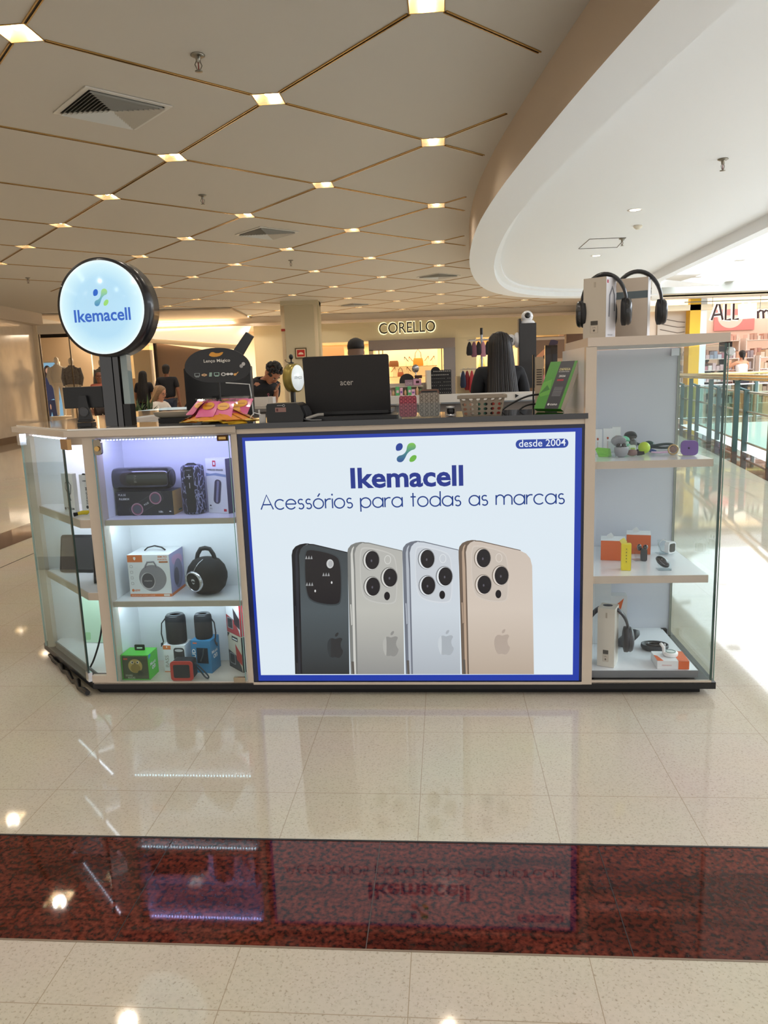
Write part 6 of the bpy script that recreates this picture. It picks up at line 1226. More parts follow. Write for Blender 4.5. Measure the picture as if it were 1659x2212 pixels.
def phone_hand(t, up, ends, k, T):
    b = MB(); w_, d_ = ends[0]; c = w_ + d_ * .11; b.box(-.005, .005, -.037, .037, -.01, .135, BLACK, Matrix.Translation(c) @ Matrix.Rotation(radians(35), 4, 'Y')); b.build('phone', t)
def glasses(t, up, ends, k, T):
    b = MB()
    for s in (-1, 1): b.tube([(s * .032 * k + x, -.094 * k, y) for x, y in ell(0, .002, .024 * k, .018 * k, 14)], .0022, mat('#5a2f22', .3), 5, T, closed=True); b.tube([(s * .056 * k, -.092 * k, .005), (s * .076 * k, 0, .003)], .002, mat('#5a2f22', .3), 5, T)
    b.build('glasses', t)
def seat_extra(t, up, ends, k, T): glasses(t, up, ends, k, T)
# seated woman with a phone: faces the right of the picture
sw_ = person('seated woman with long blonde-brown hair and glasses looking at a phone', (-3.74, 12.6, 0), 72, SKIN2, mat('#d8cfc4', .7), JEANS, 1.62, female=True, sit=True, lean=6,
       arms=(((.20, -.16, 1.16), (.10, -.36, 1.24)), ((-.20, -.14, 1.14), (-.06, -.36, 1.22))), hairf=long_hair(mat('#8a6a4c', .5, noise=.3, scale=50), .36, .11, mat('#b08d64', .4)), extra=seat_extra, head_rot=(8, 0, 0))
b = MB(); b.box(-.037, .037, -.005, .005, 0, .14, BLACK); o = b.build('phone')
P = at(405, 878, 12.45); o.matrix_world = Matrix.Translation((P.x - .03, 12.45, P.z - .04)) @ Matrix.Rotation(radians(32), 4, 'Y'); tag(o, 'black phone held up in front of the seated woman', 'phone')
b = MB(); b.box(-.25, .25, -.25, .25, 0, .40, mat('#6e5a48', .6)); b.box(-.25, .25, .2, .25, .4, .8, mat('#6e5a48', .6)); one(b, 'armchair', 'brown armchair carrying the woman with glasses', 'chair', (-3.74, 12.6, 0), 72, kiosk=False)
person('man in black T-shirt seen from behind beside the long-haired woman', (-4.78, 17, 0), 180, SKIN3, DARKTEE, JEANS, 1.70, hairf=short_hair(mat('#1a1411', .7)))
person('woman with waist-long dark hair seen from behind, left of the man in black', (-5.34, 17.1, 0), 178, SKIN3, mat('#1c1a20', .8), mat('#1b1b20', .8), 1.58, female=True, hairf=long_hair(mat('#120d0c', .6), .62, .16, mat('#1e1614', .5)))
person('man in a pale shirt half hidden behind the black sign post', (-5.92, 17.4, 0), 150, SKIN3, mat('#e6d3b8', .8), JEANS, 1.66, hairf=short_hair(mat('#1a1310', .7)))
def tee_print(t, up, ends, k, T):
    b = MB(); P0_ = up((-.03, -.118, 1.36)); b.text('Delivery', 0, 0, .14, .035, mat('#d76a86', .6), FR((P0_.x + .02, P0_.y - .012, P0_.z), (.25, -.05, -1), (1, 0, .2))); b.build('shirt_print', t)
person('young man with curly black hair in black T-shirt leaning forward, hand at mouth', (-1.66, 9.2, 0), 50, SKIN, DARKTEE, JEANS, 1.72, lean=50, hairf=short_hair(HAIRBLACK, curly=True), head_rot=(4, 0, 4),
       arms=(((.24, -.12, 1.18), (.04, -.17, 1.50)), ((-.26, -.10, 1.14), (-.20, -.30, 1.02))), extra=tee_print)
person('man with undercut dark hair seen from behind above the laptop lid', (-.21, 7.0, 0), 158, SKIN2, mat('#d8d4cc', .8), JEANS, 1.60, hairf=short_hair(mat('#15110f', .6), fade=True), head_rot=(0, 0, 20))
def cap(t, T, k, up):
    b = MB(); b.loft([(0, .008 * k, z_ * k, rx * k, ry * k) for z_, rx, ry in ((.01, .080, .094), (.05, .082, .098), (.09, .070, .085), (.12, .03, .04))], mat('#4a1f22', .6), T, n=18); b.prism([(-.06 * k, -.09 * k), (.06 * k, -.09 * k), (.04 * k, -.16 * k), (-.04 * k, -.16 * k)], .03 * k, .038 * k, mat('#4a1f22', .6), T); b.build('cap', t)
person('person in dark red cap and terracotta top behind the small black monitor', (-6.0, 16.2, 0), 20, SKIN3, mat('#b0604a', .7), mat('#3a2f2c', .8), 1.58, female=True, hairf=cap)
def bun(t, T, k, up):
    short_hair(mat('#1a1210', .6))(t, T, k, up); b = MB(); b.ball((0, .11 * k, .03 * k), .04 * k, mat('#1a1210', .6), T, n=12); b.tube([(0, .10 * k, 0), (0, .12 * k, -.08 * k), (0, .11 * k, -.16 * k)], [.03 * k, .028 * k, .01 * k], mat('#1a1210', .6), 8, T); b.build('ponytail', t)
person('woman in white strapless top, arms raised, at a stand in the far store', (9.60, 19.95, 0), 190, mat('#e0a07c', .55), mat('#f2ece8', .7), mat('#26222c', .8), 1.62, female=True, sleeves='none',
       arms=(((.30, -.22, 1.26), (.10, -.40, 1.40)), ((-.34, -.20, 1.22), (-.14, -.42, 1.34))), hairf=bun, head_rot=(10, 0, -20))
person('woman with dark hair bun sitting inside the far store behind the railing', (at(1532, 775, 20.9).x, 21.07, 0), 170, SKIN3, mat('#5a5560', .7), JEANS, 1.55, female=True, hairf=short_hair(mat('#241a18', .6)))
# mannequins in the left shop window
def mannequin(label, x, y, rot, jacket, h=2.02, cap_=False):
    t = thing('mannequin', label, 'mannequin', (x, y, 0), rot, kiosk=False); MW = mat('#eee6da', .35); b = MB(); z0 = h - 1.72
    b.loft([(0, 0, z0 + z_, rx, ry) for z_, rx, ry in ((.88, .16, .11), (1.0, .14, .10), (1.12, .115, .085), (1.3, .15, .10), (1.42, .155, .085), (1.47, .07, .055), (1.52, .045, .045), (1.56, .045, .05))], MW, n=20)
    b.loft([(0, -.01, z0 + 1.60 + z_, rx, ry) for z_, rx, ry in ((-.10, .03, .035), (-.05, .058, .075), (.02, .07, .09), (.07, .06, .078), (.11, .02, .03))], MW, n=18)
    for s in (-1, 1): b.tube([(s * .17, 0, z0 + 1.42), (s * .22, .02, z0 + 1.15), (s * .18, -.08, z0 + .92), (s * .16, -.12, z0 + .84)], [.05, .038, .028, .02], MW, 10); b.tube([(s * .08, 0, z0 + .92), (s * .09, 0, z0 + .5), (s * .09, .01, z0 + .05)], [.085, .055, .035], MW, 10)
    b.build('body', t)
    if jacket:
        b = MB(); b.loft([(0, 0, z0 + z_, rx, ry) for z_, rx, ry in ((.98, .20, .15), (1.1, .19, .14), (1.3, .19, .135), (1.42, .18, .11), (1.47, .09, .08), (1.5, .085, .08))], jacket, n=18)
        for s in (-1, 1): b.tube([(s * .17, 0, z0 + 1.42), (s * .235, .02, z0 + 1.15), (s * .20, -.08, z0 + .95)], [.075, .065, .055], jacket, 10)
        b.build('jacket', t)
    b = MB(); b.box(-.3, .3, -.3, .3, 0, z0 + .02, mat('#e8dccb', .5)); b.build('plinth', t); return t
P = at(160, 790, 21.4); mannequin('white mannequin in a grey denim jacket in the left shop window', P.x, 21.2, 20, mat('#7c7c86', .8, noise=.3, scale=25), 2.12)
P = at(139, 790, 21.9); mannequin('white mannequin in pale top directly behind the denim-jacket one', P.x - .2, 21.85, 30, mat('#d8d4cc', .7), 2.18)
P = at(203, 790, 21.2); mannequin('white mannequin in a grey puffed jacket next to the sign post', P.x + .1, 21.5, -10, mat('#83868e', .7), 2.06)
# lit fashion poster
t = thing('lit_poster', 'backlit blue poster of a smiling woman in a navy outfit', 'poster', (at(117, 850, 22.3).x - .12, 22.3, 0), 0, kiosk=False)
b = MB(); b.box(-.36, .36, 0, .08, .2, 2.06, mat('#efe7da', .4)); b.build('frame', t)
b = MB(); b.box(-.33, .33, -.005, 0, .23, 2.03, glow('#8fc6f2', .95)); b.build('backing', t)
b = MB(); FP = FR((0, -.007, 0), (1, 0, 0), (0, 0, 1)); NV = glow('#2b3460', .8); SKP = glow('#dca68c', .9); HR_ = glow('#3a2620', .7)
b.flat(smoothloop([(-.13, 1.35), (-.12, 1.75), (-.08, 1.93), (.02, 1.97), (.10, 1.88), (.12, 1.65), (.18, 1.45), (.10, 1.38), (.0, 1.45)], 2), HR_, FP); b.flat(ell(.005, 1.80, .062, .085, 20), SKP, FP @ Matrix.Translation((0, 0, .001))); b.flat([(-.03, 1.75), (.04, 1.75), (.05, 1.5), (.0, 1.35)], SKP, FP @ Matrix.Translation((0, 0, .001)))
b.flat(smoothloop([(-.20, .9), (-.22, 1.35), (-.14, 1.60), (-.02, 1.62), (.01, 1.38), (.06, 1.62), (.18, 1.52), (.28, 1.2), (.26, .85), (.14, .8), (.12, 1.0), (.02, .95)], 2), NV, FP @ Matrix.Translation((0, 0, .002))); b.flat([(-.12, .95), (.16, .95), (.20, .26), (.05, .26), (.0, .6), (-.1, .26), (-.28, .26)], glow('#272c50', .7), FP @ Matrix.Translation((0, 0, .0015))); b.flat(ell(-.02, .75, .02, .08, 12), SKP, FP @ Matrix.Translation((0, 0, .003))); b.flat(ell(.005, 1.765, .025, .008, 10), glow('#f6f0ea', .9), FP @ Matrix.Translation((0, 0, .002)))
b.build('printed_woman', t)
# potted plant between shops
t = thing('potted_plant', 'bushy green plant with narrow leaves behind the side counter', 'plant', (-3.35, 10.4, 0), 0, kiosk=False)
b = MB(); b.lathe([(.22, 0), (.30, .1), (.34, .7), (.30, .72), (.05, .70)], mat('#6d6258', .6), n=20); b.build('pot', t)
b = MB(); rs = random.Random(11); LF = [mat('#41572f', .6), mat('#5c7440', .6), mat('#2d4023', .6)]
for k in range(240):
    a = rs.uniform(0, 2 * pi); L_ = rs.uniform(.25, .5); el_ = rs.uniform(.1, 1.3); d = Vector((cos(a) * cos(el_), sin(a) * cos(el_), sin(el_))); sd = d.cross(Vector((0, 0, 1))).normalized() * .012; o_ = Vector((rs.uniform(-.15, .15), rs.uniform(-.15, .15), .7)); m1 = o_ + d * L_ * .6 + Vector((0, 0, .02)); e1 = o_ + d * L_ - Vector((0, 0, L_ * .25 * cos(el_)))
    b.add([o_ - sd * .4, o_ + sd * .4, m1 + sd, m1 - sd, e1], [(0, 1, 2, 3), (3, 2, 4)], LF[k % 3])
b.build('foliage', t)
# ================================================================ shoe store
one_sign = thing('store_sign', 'halo-lit shop name in thin dark capitals on the beige fascia', 'store sign', (0, 23.96, 0), 0, kiosk=False)
a0 = at(819, 722, 23.96); a1 = at(940, 716, 23.96); H_ = .33
b = MB(); b.text('CORELLO', 0, 0, (a1 - a0).length, H_, mat('#1d1712', .4), FR((a0.x, -.06, a0.z), (a1 - a0), (0, 0, 1)), off=.002); b.build('lettering', one_sign)
b = MB(); b.text('CORELLO', -.03, -.03, (a1 - a0).length + .06, H_ + .06, glow('#fff0c0', 1.3), FR((a0.x, -.012, a0.z), (a1 - a0), (0, 0, 1)), off=.024); b.build('halo', one_sign)
b = MB(); MG = mat('#8a7d74', .25, metal=.5); b.box(-.30, 2.42, 23.9, 24.0, 2.10, 2.42, MG); b.box(2.05, 2.42, 23.88, 24.0, 0, 2.12, mat('#7d7672', .12, metal=.6)); b.box(-.30, -.16, 23.9, 24.0, 0, 2.12, mat('#c9b08c', .3))
for x in (.0, .12, 1.98): b.box(x, x + .03, 23.9, 23.94, 0, 2.1, mat('#a5895f', .3, metal=.4))
struct(b, 'trim_12')
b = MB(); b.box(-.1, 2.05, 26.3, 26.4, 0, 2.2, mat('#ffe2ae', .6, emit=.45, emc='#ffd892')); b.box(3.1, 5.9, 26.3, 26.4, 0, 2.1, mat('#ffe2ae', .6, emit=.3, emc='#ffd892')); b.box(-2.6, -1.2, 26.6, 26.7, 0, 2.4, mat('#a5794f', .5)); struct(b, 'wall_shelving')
def shelf_at(z, x0, x1, label):
    b = MB(); b.box(x0, x1, -.35, .0, 0, .02, mat('#b39a6a', .3)); one(b, 'display_shelf', label, 'shelf', (0, 26.29, z), 0, 'shelves in the shoe store window', kiosk=False)
shelf_at(1.60, .45, 2.0, 'upper glass shelf with shoes and handbags in the lit store window'); shelf_at(1.26, .35, 1.9, 'lower shelf of shoes in the lit store window'); shelf_at(1.44, 3.1, 4.5, 'shelf with a pale bag behind the hanging accessories')
def bag(label, x, z, w, h, m, m2, y=26.1, hs_=1.0):
    t = thing('handbag', label, 'handbag', (x, y, z), 0, 'handbags in the lit store window', kiosk=False); b = MB(); b.loft([(0, 0, z_ * h, w / 2 * s_, .07 * s_) for z_, s_ in ((0, .92), (.1, 1), (.7, .95), (1, .82))], m, n=20, p=5); b.build('body', t)
    b = MB(); b.tube([(x_ * w * .32, -.03, h * .9 + z_ * h * hs_) for x_, z_ in ((-1, 0), (-.8, .6), (0, .95), (.8, .6), (1, 0))], .010, m2, 6); b.build('handle', t)
bag('brown handbag with cream chain on the upper store shelf', .52, 1.62, .34, .20, mat('#7a4a22', .5), mat('#e8d3a8', .5), hs_=.1); bag('large yellow and brown tote bag on the upper store shelf', 1.36, 1.62, .36, .26, mat('#c98a2a', .5), mat('#6a4a22', .5), hs_=1.3)
bag('reddish brown small bag with tall handles on the lower store shelf', .74, 1.28, .22, .15, mat('#a55a3a', .5), mat('#6a4a32', .5), hs_=1.2); bag('pale yellow bag with triangular handles seen between hanging accessories', 3.55, 1.46, .24, .16, mat('#e6c878', .5), mat('#c9a860', .5), hs_=1.8)
def shoe(label, x, z, flip, m, y=26.05):
    t = thing('high_heel_shoe', label, 'shoe', (x, y, z), 0, 'high heels on stands in the store window', kiosk=False); s = flip
    b = MB(); b.tube([(s * -.09, 0, .16), (s * -.05, 0, .19), (s * .0, 0, .26), (s * .05, 0, .32)], [.018, .026, .022, .028], m, 8, flat=.5); b.tube([(s * .05, 0, .32), (s * .06, 0, .21)], [.012, .005], m, 6); b.build('shoe_body', t); b = MB(); b.box(-.004, .004, -.004, .004, 0, .2, mat('#9a9488', .3)); b.box(-.03, .03, -.03, .03, 0, .005, mat('#9a9488', .3)); b.build('stand', t)
for x, f, c, l in ((.94, -1, '#3a1d12', 'dark brown high heel, leftmost on the upper store shelf'), (1.10, -1, '#a8683a', 'tan high heel beside the dark brown one'), (1.66, 1, '#b3702e', 'tan high heel right of the yellow tote bag'), (1.86, 1, '#8a4a1e', 'brown high heel, last on the upper store shelf')): shoe(l, x, 1.62, f, mat(c, .4))
for x, f, c, l in ((.5, 1, '#b06a3a', 'tan high heel at left end of the lower store shelf'), (1.02, -1, '#5a2a18', 'dark high heel right of the small reddish bag')): shoe(l, x, 1.28, f, mat(c, .4))
# fashion poster with legs and number
t = thing('wall_poster', 'brown fashion poster of crossed legs in heels with the number 26', 'poster', (5.15, 23.95, 0), 0, kiosk=False)
b = MB(); b.box(-.62, .72, -.03, 0, .9, 2.35, mat('#8a7668', .4)); b.box(-.62, .72, -.05, 0, 2.25, 2.33, mat('#cfc6bc', .3)); b.build('sheet', t)
b = MB(); FP = FR((0, -.032, 0), (1, 0, 0), (0, 0, 1)); b.flat([(-.55, 1.40), (.22, 2.10), (.30, 2.02), (-.35, 1.28)], mat('#e0a888', .5), FP); b.flat([(.05, 1.75), (.35, 2.1), (.50, 2.02), (.42, 1.55), (.15, 1.48)], mat('#2a2224', .4), FP @ Matrix.Translation((0, 0, .002))); b.flat([(.15, 1.5), (.42, 1.55), (.2, 1.2), (-.1, 1.2)], mat('#d89c7c', .5), FP @ Matrix.Translation((0, 0, .001))); b.flat([(.2, 2.05), (.5, 2.1), (.52, 2.2), (.3, 2.28)], mat('#3c3a5c', .4), FP @ Matrix.Translation((0, 0, .003)))
b.text('26', .38, 1.30, .26, .17, mat('#e8e0d4', .5), FP @ Matrix.Translation((0, 0, .003)), off=-.005); b.build('printed_legs', t)
# fire equipment sign on the column
def fsign(label, x, y, z, w, h, rot=0):
    t = thing('fire_sign', label, 'sign', (x, y, z), rot, kiosk=False); b = MB(); b.box(-w / 2, w / 2, -.02, 0, -h / 2, h / 2, mat('#5a4a30', .5)); b.build('frame', t); b = MB(); b.box(-w / 2 + .03, w / 2 - .03, -.024, -.02, -h / 2 + .03, h / 2 - .03, mat('#d8c8a8', .5)); b.box(-w / 2 + .05, w / 2 - .05, -.026, -.024, -h / 2 + .05, h / 2 - .05, mat('#b8261c', .5)); b.flat(ell(0, -h * .12, w * .22, h * .22, 14, 0, pi), mat('#e8c8b0', .5), FR((0, -.0275, 0), (1, 0, 0), (0, 0, 1))); b.build('print', t)
P = at(650, 763, 19.48); fsign('framed red fire alarm sign with a white half disc on the column front', P.x, 19.495, P.z, .30, .27)
P = at(682, 763, 19.68); fsign('narrow framed red sign on the side pilaster of the column', P.x + .02, 19.69, P.z, .08, .25)
# ================================================================ neighbouring stands: cosmetics, ear-ring board, clothes rail
t = thing('cosmetics_stand', 'white stand of pink gift boxes and small cosmetics behind the laptop', 'display stand', (.48, 12.6, 0), 0, kiosk=False)
b = MB(); b.box(-.36, .40, -.2, .2, 0, .62, mat('#1d1a1a', .5)); b.box(-.36, .36, -.22, .2, .62, .66, mat('#e8a860', .5)); b.box(-.36, .40, -.2, .2, .90, .95, mat('#c9c2b8', .4)); b.box(.30, .40, -.2, .2, .62, 1.35, mat('#cfc8bc', .4)); b.box(-.36, .3, .15, .2, .66, 1.15, mat('#bdb4a8', .5)); b.build('cabinet', t)
rs = random.Random(4); PC = ['#e8b8d0', '#d8a0c0', '#f0e8e0', '#caa27a', '#8a5aa0', '#e8dcb0', '#58b070', '#383848', '#c86080', '#9ad0c8']
CN = ['pink', 'mauve', 'white', 'tan', 'violet', 'cream', 'green', 'navy', 'rose', 'aqua']
for row, (z0, hh) in enumerate(((.955, .16), (.665, .12))):
    for k in range(9):
        x = .16 + .066 * k; w = rs.uniform(.045, .06); h_ = hh * rs.uniform(.5, 1.0); ci = (k * 3 + row * 4 + k // 3) % 10
        b = MB()
        if k % 3 == 1: b.lathe([(w * .4, 0), (w * .45, .01), (w * .45, h_ * .7), (w * .2, h_ * .8), (w * .2, h_)], mat(PC[ci], .3), n=10)
        else: b.box(-w / 2, w / 2, -.03, .03, 0, h_, mat(PC[ci], .4)); b.box(-w / 3, w / 3, -.032, -.03, h_ * .3, h_ * .6, mat(PC[(ci + 4) % 10], .4))
        one(b, 'cosmetic_item', '%s small cosmetic item, %s from the left on the %s tier of the white stand' % (CN[ci], ORD[k], ('upper', 'lower')[row]), 'cosmetics', (x, 12.44, z0), rs.uniform(-10, 10), 'cosmetics on the white stand', kiosk=False)
P = at(902, 822, 12.5)
for k, (dx, dz, w, h_, c, l) in enumerate(((0, 0, .13, .10, '#d9a8c8', 'pink gift box with dark square at the right top of the cosmetics stand'), (-.14, -.02, .13, .11, '#9a8090', 'mauve box lettered LOVE on the cosmetics stand'), (.02, .11, .12, .05, '#4a2a24', 'dark brown box on top of the pink gift box'))):
    b = MB(); b.box(-w / 2, w / 2, -.05, .05, 0, h_, mat(c, .4))
    if k == 0: b.box(-.025, .03, -.052, -.05, .03, .07, mat('#3a1a24', .4))
    if k == 1: b.text('LOVE', -.05, .03, .1, .04, mat('#d8c8d4', .4), FR((0, -.051, 0), (1, 0, 0), (0, 0, 1)))
    one(b, 'gift_box', l, 'gift box', (P.x + dx, 12.62, 1.115 + dz), 0, kiosk=False)
b = MB(); b.box(.18, .72, 12.5, 12.75, .0, .02, mat('#bdb4a8', .5)); one(b, 'upper_tier', 'small beige shelf tier carrying the gift boxes', 'shelf', (0, 0, 1.085), 0, kiosk=False)
P = at(898, 800, 12.6); t = thing('makeup_mirror', 'round chrome make-up mirror on top of the cosmetics stand', 'mirror', (P.x, 12.62, 1.16 + .055), 30, kiosk=False)
b = MB(); b.lathe([(.05, 0), (.052, .008), (.012, .02), (.010, .10), (.004, .12)], CHROME, n=18); b.build('stand', t); b = MB(); b.lathe([(.02, -.015), (.065, -.014), (.068, 0), (.060, .006), (.001, .006)], mat('#8a8480', .15, metal=.8), FR((0, 0, .17), (1, 0, 0), (0, 0, 1)), n=28); b.build('disc', t)
t = thing('black_ring_stand', 'black rounded arch board standing behind the makeup items', 'display board', (P.x - .14, 12.9, .9), 0, kiosk=False); b = MB(); b.prism([(-.13, 0)] + [(.13 * cos(a), .28 + .13 * sin(a)) for a in [pi - pi * k / 12 for k in range(13)]] + [(.13, 0)], -.01, .01, mat('#2c2a2e', .5), plane='XZ'); b.build('board', t)
b = MB(); b.box(-.2, .2, 12.8, 13.0, 0, .9, mat('#5c544e', .6)); one(b, 'side_cabinet', 'dark low cabinet under the black arch board', 'cabinet', (P.x - .14, 0, 0), 0, kiosk=False)
PL_ = at(932, 850, 9.0); t = thing('earring_board', 'black board of pearl and stud earrings next to the seller', 'display board', (PL_.x + .11, 9.0, 1.02), 0, kiosk=False)
b = MB(); b.prism([(-.11, 0), (.13, 0), (.13, .30), (.0, .30)] + [(-.055 + .055 * cos(a), .29 + .05 * sin(a)) for a in [pi * k / 8 for k in range(9)]] + [(-.11, .29)], -.01, .01, mat('#17161a', .6), plane='XZ'); b.build('board', t)
b = MB(); PE = mat('#e8e4dc', .25)
for j in range(7):
    for i in range(10):
        if (i * 7 + j * 3) % 11 == 0: continue
        b.ball((-.098 + .0235 * i, -.012, .285 - .042 * j), .0062 if j < 2 else .0032, PE, n=6)
b.build('earrings', t); bb = t.children[-1]
for o_ in t.children:
    if o_.name.startswith('earrings'): o_['kind'] = 'stuff'
b = MB(); b.box(-.5, 1.0, 8.9, 9.3, 0, 1.02, mat('#b3a79a', .4)); b.box(-.55, 1.05, 8.85, 9.35, .97, 1.018, mat('#3c3634', .3)); one(b, 'accessory_counter', 'beige accessory counter carrying earring board and clothes rail', 'counter', (.75, 0, 0), 0, kiosk=False)
t = thing('clothes_rail', 'chrome clothes rail with two rings of wire hooks beside the seller', 'rail', (at(1040, 720, 9.15).x, 9.15, 1.02), 0, kiosk=False)
b = MB(); b.tube([(0, 0, 0), (0, 0, .77)], .014, mat('#a8adb4', .2, metal=.7), 10); b.tube([(0, 0, .70), (0, 0, .78)], .017, BLACK, 10); b.build('pole', t)
for z_, r_ in ((.64, .17), (.30, .26)):
    b = MB(); b.tube([(x, y, z_) for x, y in ell(0, 0, r_, r_ * .8, 24)], .004, CHROME, 6, closed=True); b.tube([(-r_, 0, z_), (r_, 0, z_)], .004, CHROME, 6); b.build('hoop', t)
px = t.location.x if 0 else at(1040, 720, 9.15).x
HC_ = [('#1e2a44', 'navy blue'), ('#8a1f28', 'dark red'), ('#b3323a', 'bright red'), ('#d08a2c', 'mustard'), ('#c85a28', 'orange'), ('#3a2c6a', 'violet'), ('#e2a0a8', 'pale pink'), ('#203c50', 'teal blue'), ('#7c2638', 'wine red'), ('#caa46a', 'sand')]
def garment(x, y, z, w, h, m, lab, rot):
    t = thing('hanging_accessory', lab, 'accessory', (x, y, z), rot, 'small bags and accessories on the clothes rail', kiosk=False)
    b = MB(); b.loft([(0, 0, -h * f, w / 2 * s_, .022 * s_) for f, s_ in ((1, .7), (.85, 1.0), (.4, .85), (.1, .45), (0, .2))], m, n=12, p=2.6); b.build('pouch', t)
    b = MB(); b.tube([(0, 0, -.01), (.0, 0, .025), (.012, 0, .035), (.02, 0, .028)], .0025, CHROME, 5); b.build('hook', t)
for k in range(10):
    x = px - .24 + .053 * k; garment(x, 9.15 - .10 + .03 * (k % 2), 1.02 + .28, .075, .20 + .03 * ((k * 7) % 3), mat(HC_[k][0], .6), '%s hanging pouch, %s from the left on the lower ring' % (HC_[k][1], (ORD + ['tenth'])[k]), k * 13 % 40 - 20)
for k, (c, n_) in enumerate((('#1c1a20', 'black'), ('#7a4a5a', 'plum'), ('#2a2228', 'charcoal'), ('#b88090', 'dusty pink'), ('#15151a', 'jet black'))):
    garment(px - .15 + .055 * k, 9.12, 1.02 + .62, .08, .16 + .02 * (k % 2), mat(c, .6), '%s accessory, %s from the left on the top ring' % (n_, ORD[k]), k * 17 % 30 - 15)
b = MB(); b.box(-.16, .0, -.1, .1, 0, .22, mat('#c8b890', .5)); b.box(-.12, -.02, -.11, -.1, .2, .26, CARD); one(b, 'paper_bag', 'beige paper bag with white card behind the hanging pouches', 'bag', (px - .14, 9.28, 1.02), 0, kiosk=False)
# drinks shelf right of the pillar
t = thing('snack_stand', 'beige stand with bright bottles and packets right of the black pillar', 'display stand', (at(1185, 830, 9.6).x, 9.6, 0), 0, kiosk=False)
b = MB()
for z_ in (.88, 1.10, 1.32): b.box(-.36, .30, -.15, .15, z_ - .02, z_, mat('#d8b890', .5))
b.box(-.36, .30, .13, .15, 0, 1.42, mat('#b8987a', .5)); b.box(-.36, .30, -.15, .15, 0, .86, mat('#8a7464', .5)); b.build('shelves', t)
BC = [('#d8b028', 'amber'), ('#a8c838', 'lime'), ('#e8a030', 'orange'), ('#c8d070', 'pale green'), ('#e0c040', 'yellow')]; RC = [('#c83848', 'red'), ('#e8889a', 'pink'), ('#f0e8e0', 'white'), ('#b82838', 'crimson'), ('#d86070', 'coral')]
for row, (z_, L2) in enumerate(((.88, BC), (1.10, RC))):
    for k in range(8):
        c, n_ = L2[(k * 2) % 5]; b = MB(); b.lathe([(.022, 0), (.026, .01), (.026, .07), (.010, .095), (.010, .115)], mat(c, .25, coat=.5), n=10)
        one(b, 'small_bottle', '%s small bottle, %s from the left on the %s shelf beside the pillar' % (n_, ORD[k], ('lower', 'upper')[row]), 'bottle', (at(1185, 830, 9.6).x - .31 + .08 * k, 9.55, z_ + .0005), 0, 'bottles on the beige stand', kiosk=False)
# ================================================================ far store with the ALL sign
t = thing('store_sign', 'dark glowing letters with a lit bag shape, hanging in the far store', 'store sign', (0, 19.15, 0), 0, kiosk=False)
def L3(px_, py_): p = at(px_, py_, 19.15); return (p.x, p.z)
LT = mat('#3a1816', .4); HL = glow('#fff2e0', 1.6)
segs = [[(1536, 692), (1548, 658), (1553, 658), (1560, 691)], [(1541, 681), (1558, 679)], [(1567, 657), (1566, 691), (1577, 690)], [(1584, 656), (1583, 690), (1594, 689)], [(1636, 688), (1636, 672)], [(1636, 676), (1641, 671), (1647, 672), (1648, 688)], [(1648, 676), (1653, 671), (1659, 672), (1660, 687)]]
for nm, r_, m_, y_ in (('halo', .050, HL, .02), ('lettering', .026, LT, -.03)):
    b = MB()
    for sg in segs: b.tube([(L3(*p)[0], y_, L3(*p)[1]) for p in sg], r_, m_, 8, flat=1)
    b.build(nm, t)
b = MB(); q = [(1594, 658), (1602, 656), (1604, 653), (1606, 656), (1616, 655), (1618, 651), (1621, 655), (1633, 654), (1633, 687), (1594, 690)]; b.prism([L3(*p) for p in q], -.04, .0, glow('#fff3d8', 1.7), plane='XZ'); b.build('lit_bag', t)
b = MB(); b.tube([(7.7, 0, 2.85), (11, 0, 2.85)], .012, GREY, 6); b.tube([(8.4, 0, 2.72), (8.4, 0, 2.95)], .006, GREY, 6); b.tube([(9.6, 0, 2.6), (9.6, 0, 2.95)], .006, GREY, 6); b.build('hanging_bar', t)
b = MB(); a_ = at(1543, 690, 22); c_ = at(1629, 712, 22); b.box(a_.x, c_.x, 0, .03, c_.z, a_.z + .45, mat('#d88a8a', .5)); b.flat(ell((a_.x * .6 + c_.x * .4), a_.z + .1, .38, .36, 24, pi, 2 * pi), mat('#f0d8d0', .5), FR((0, -.002, 0), (1, 0, 0), (0, 0, 1))); one(b, 'wall_picture', 'pink wall picture of soft white shape above the far store shelves', 'picture', (0, 22, 0), 0, kiosk=False)
b = MB(); b.box(a_.x - 2, c_.x + 8, 22.05, 22.2, 2.0, 2.95, PK); struct(b, 'wall_far_header')
P = at(1584, 728, 19.8); fs_ = MB(); fs_.box(-.07, .07, -.01, 0, -.07, .07, mat('#b02020', .5)); fs_.flat([(-.015, -.045), (.015, -.045), (.012, .03), (.0, .045), (-.012, .03)], CARD, FR((0, -.012, 0), (1, 0, 0), (0, 0, 1))); one(fs_, 'fire_extinguisher_sign', 'small square red fire extinguisher sign in the far store', 'sign', (P.x, 22.04, at(1584, 728, 22).z), 0, kiosk=False).location.x = at(1584, 728, 22).x
P = at(1585, 755, 22); b = MB(); b.box(-.28, .28, 0, .05, -.28, .25, mat('#2c2c34', .3)); one(b, 'wall_screen', 'dark wall screen below the small red sign in the far store', 'screen', (P.x, 22.3, P.z), 0, kiosk=False)
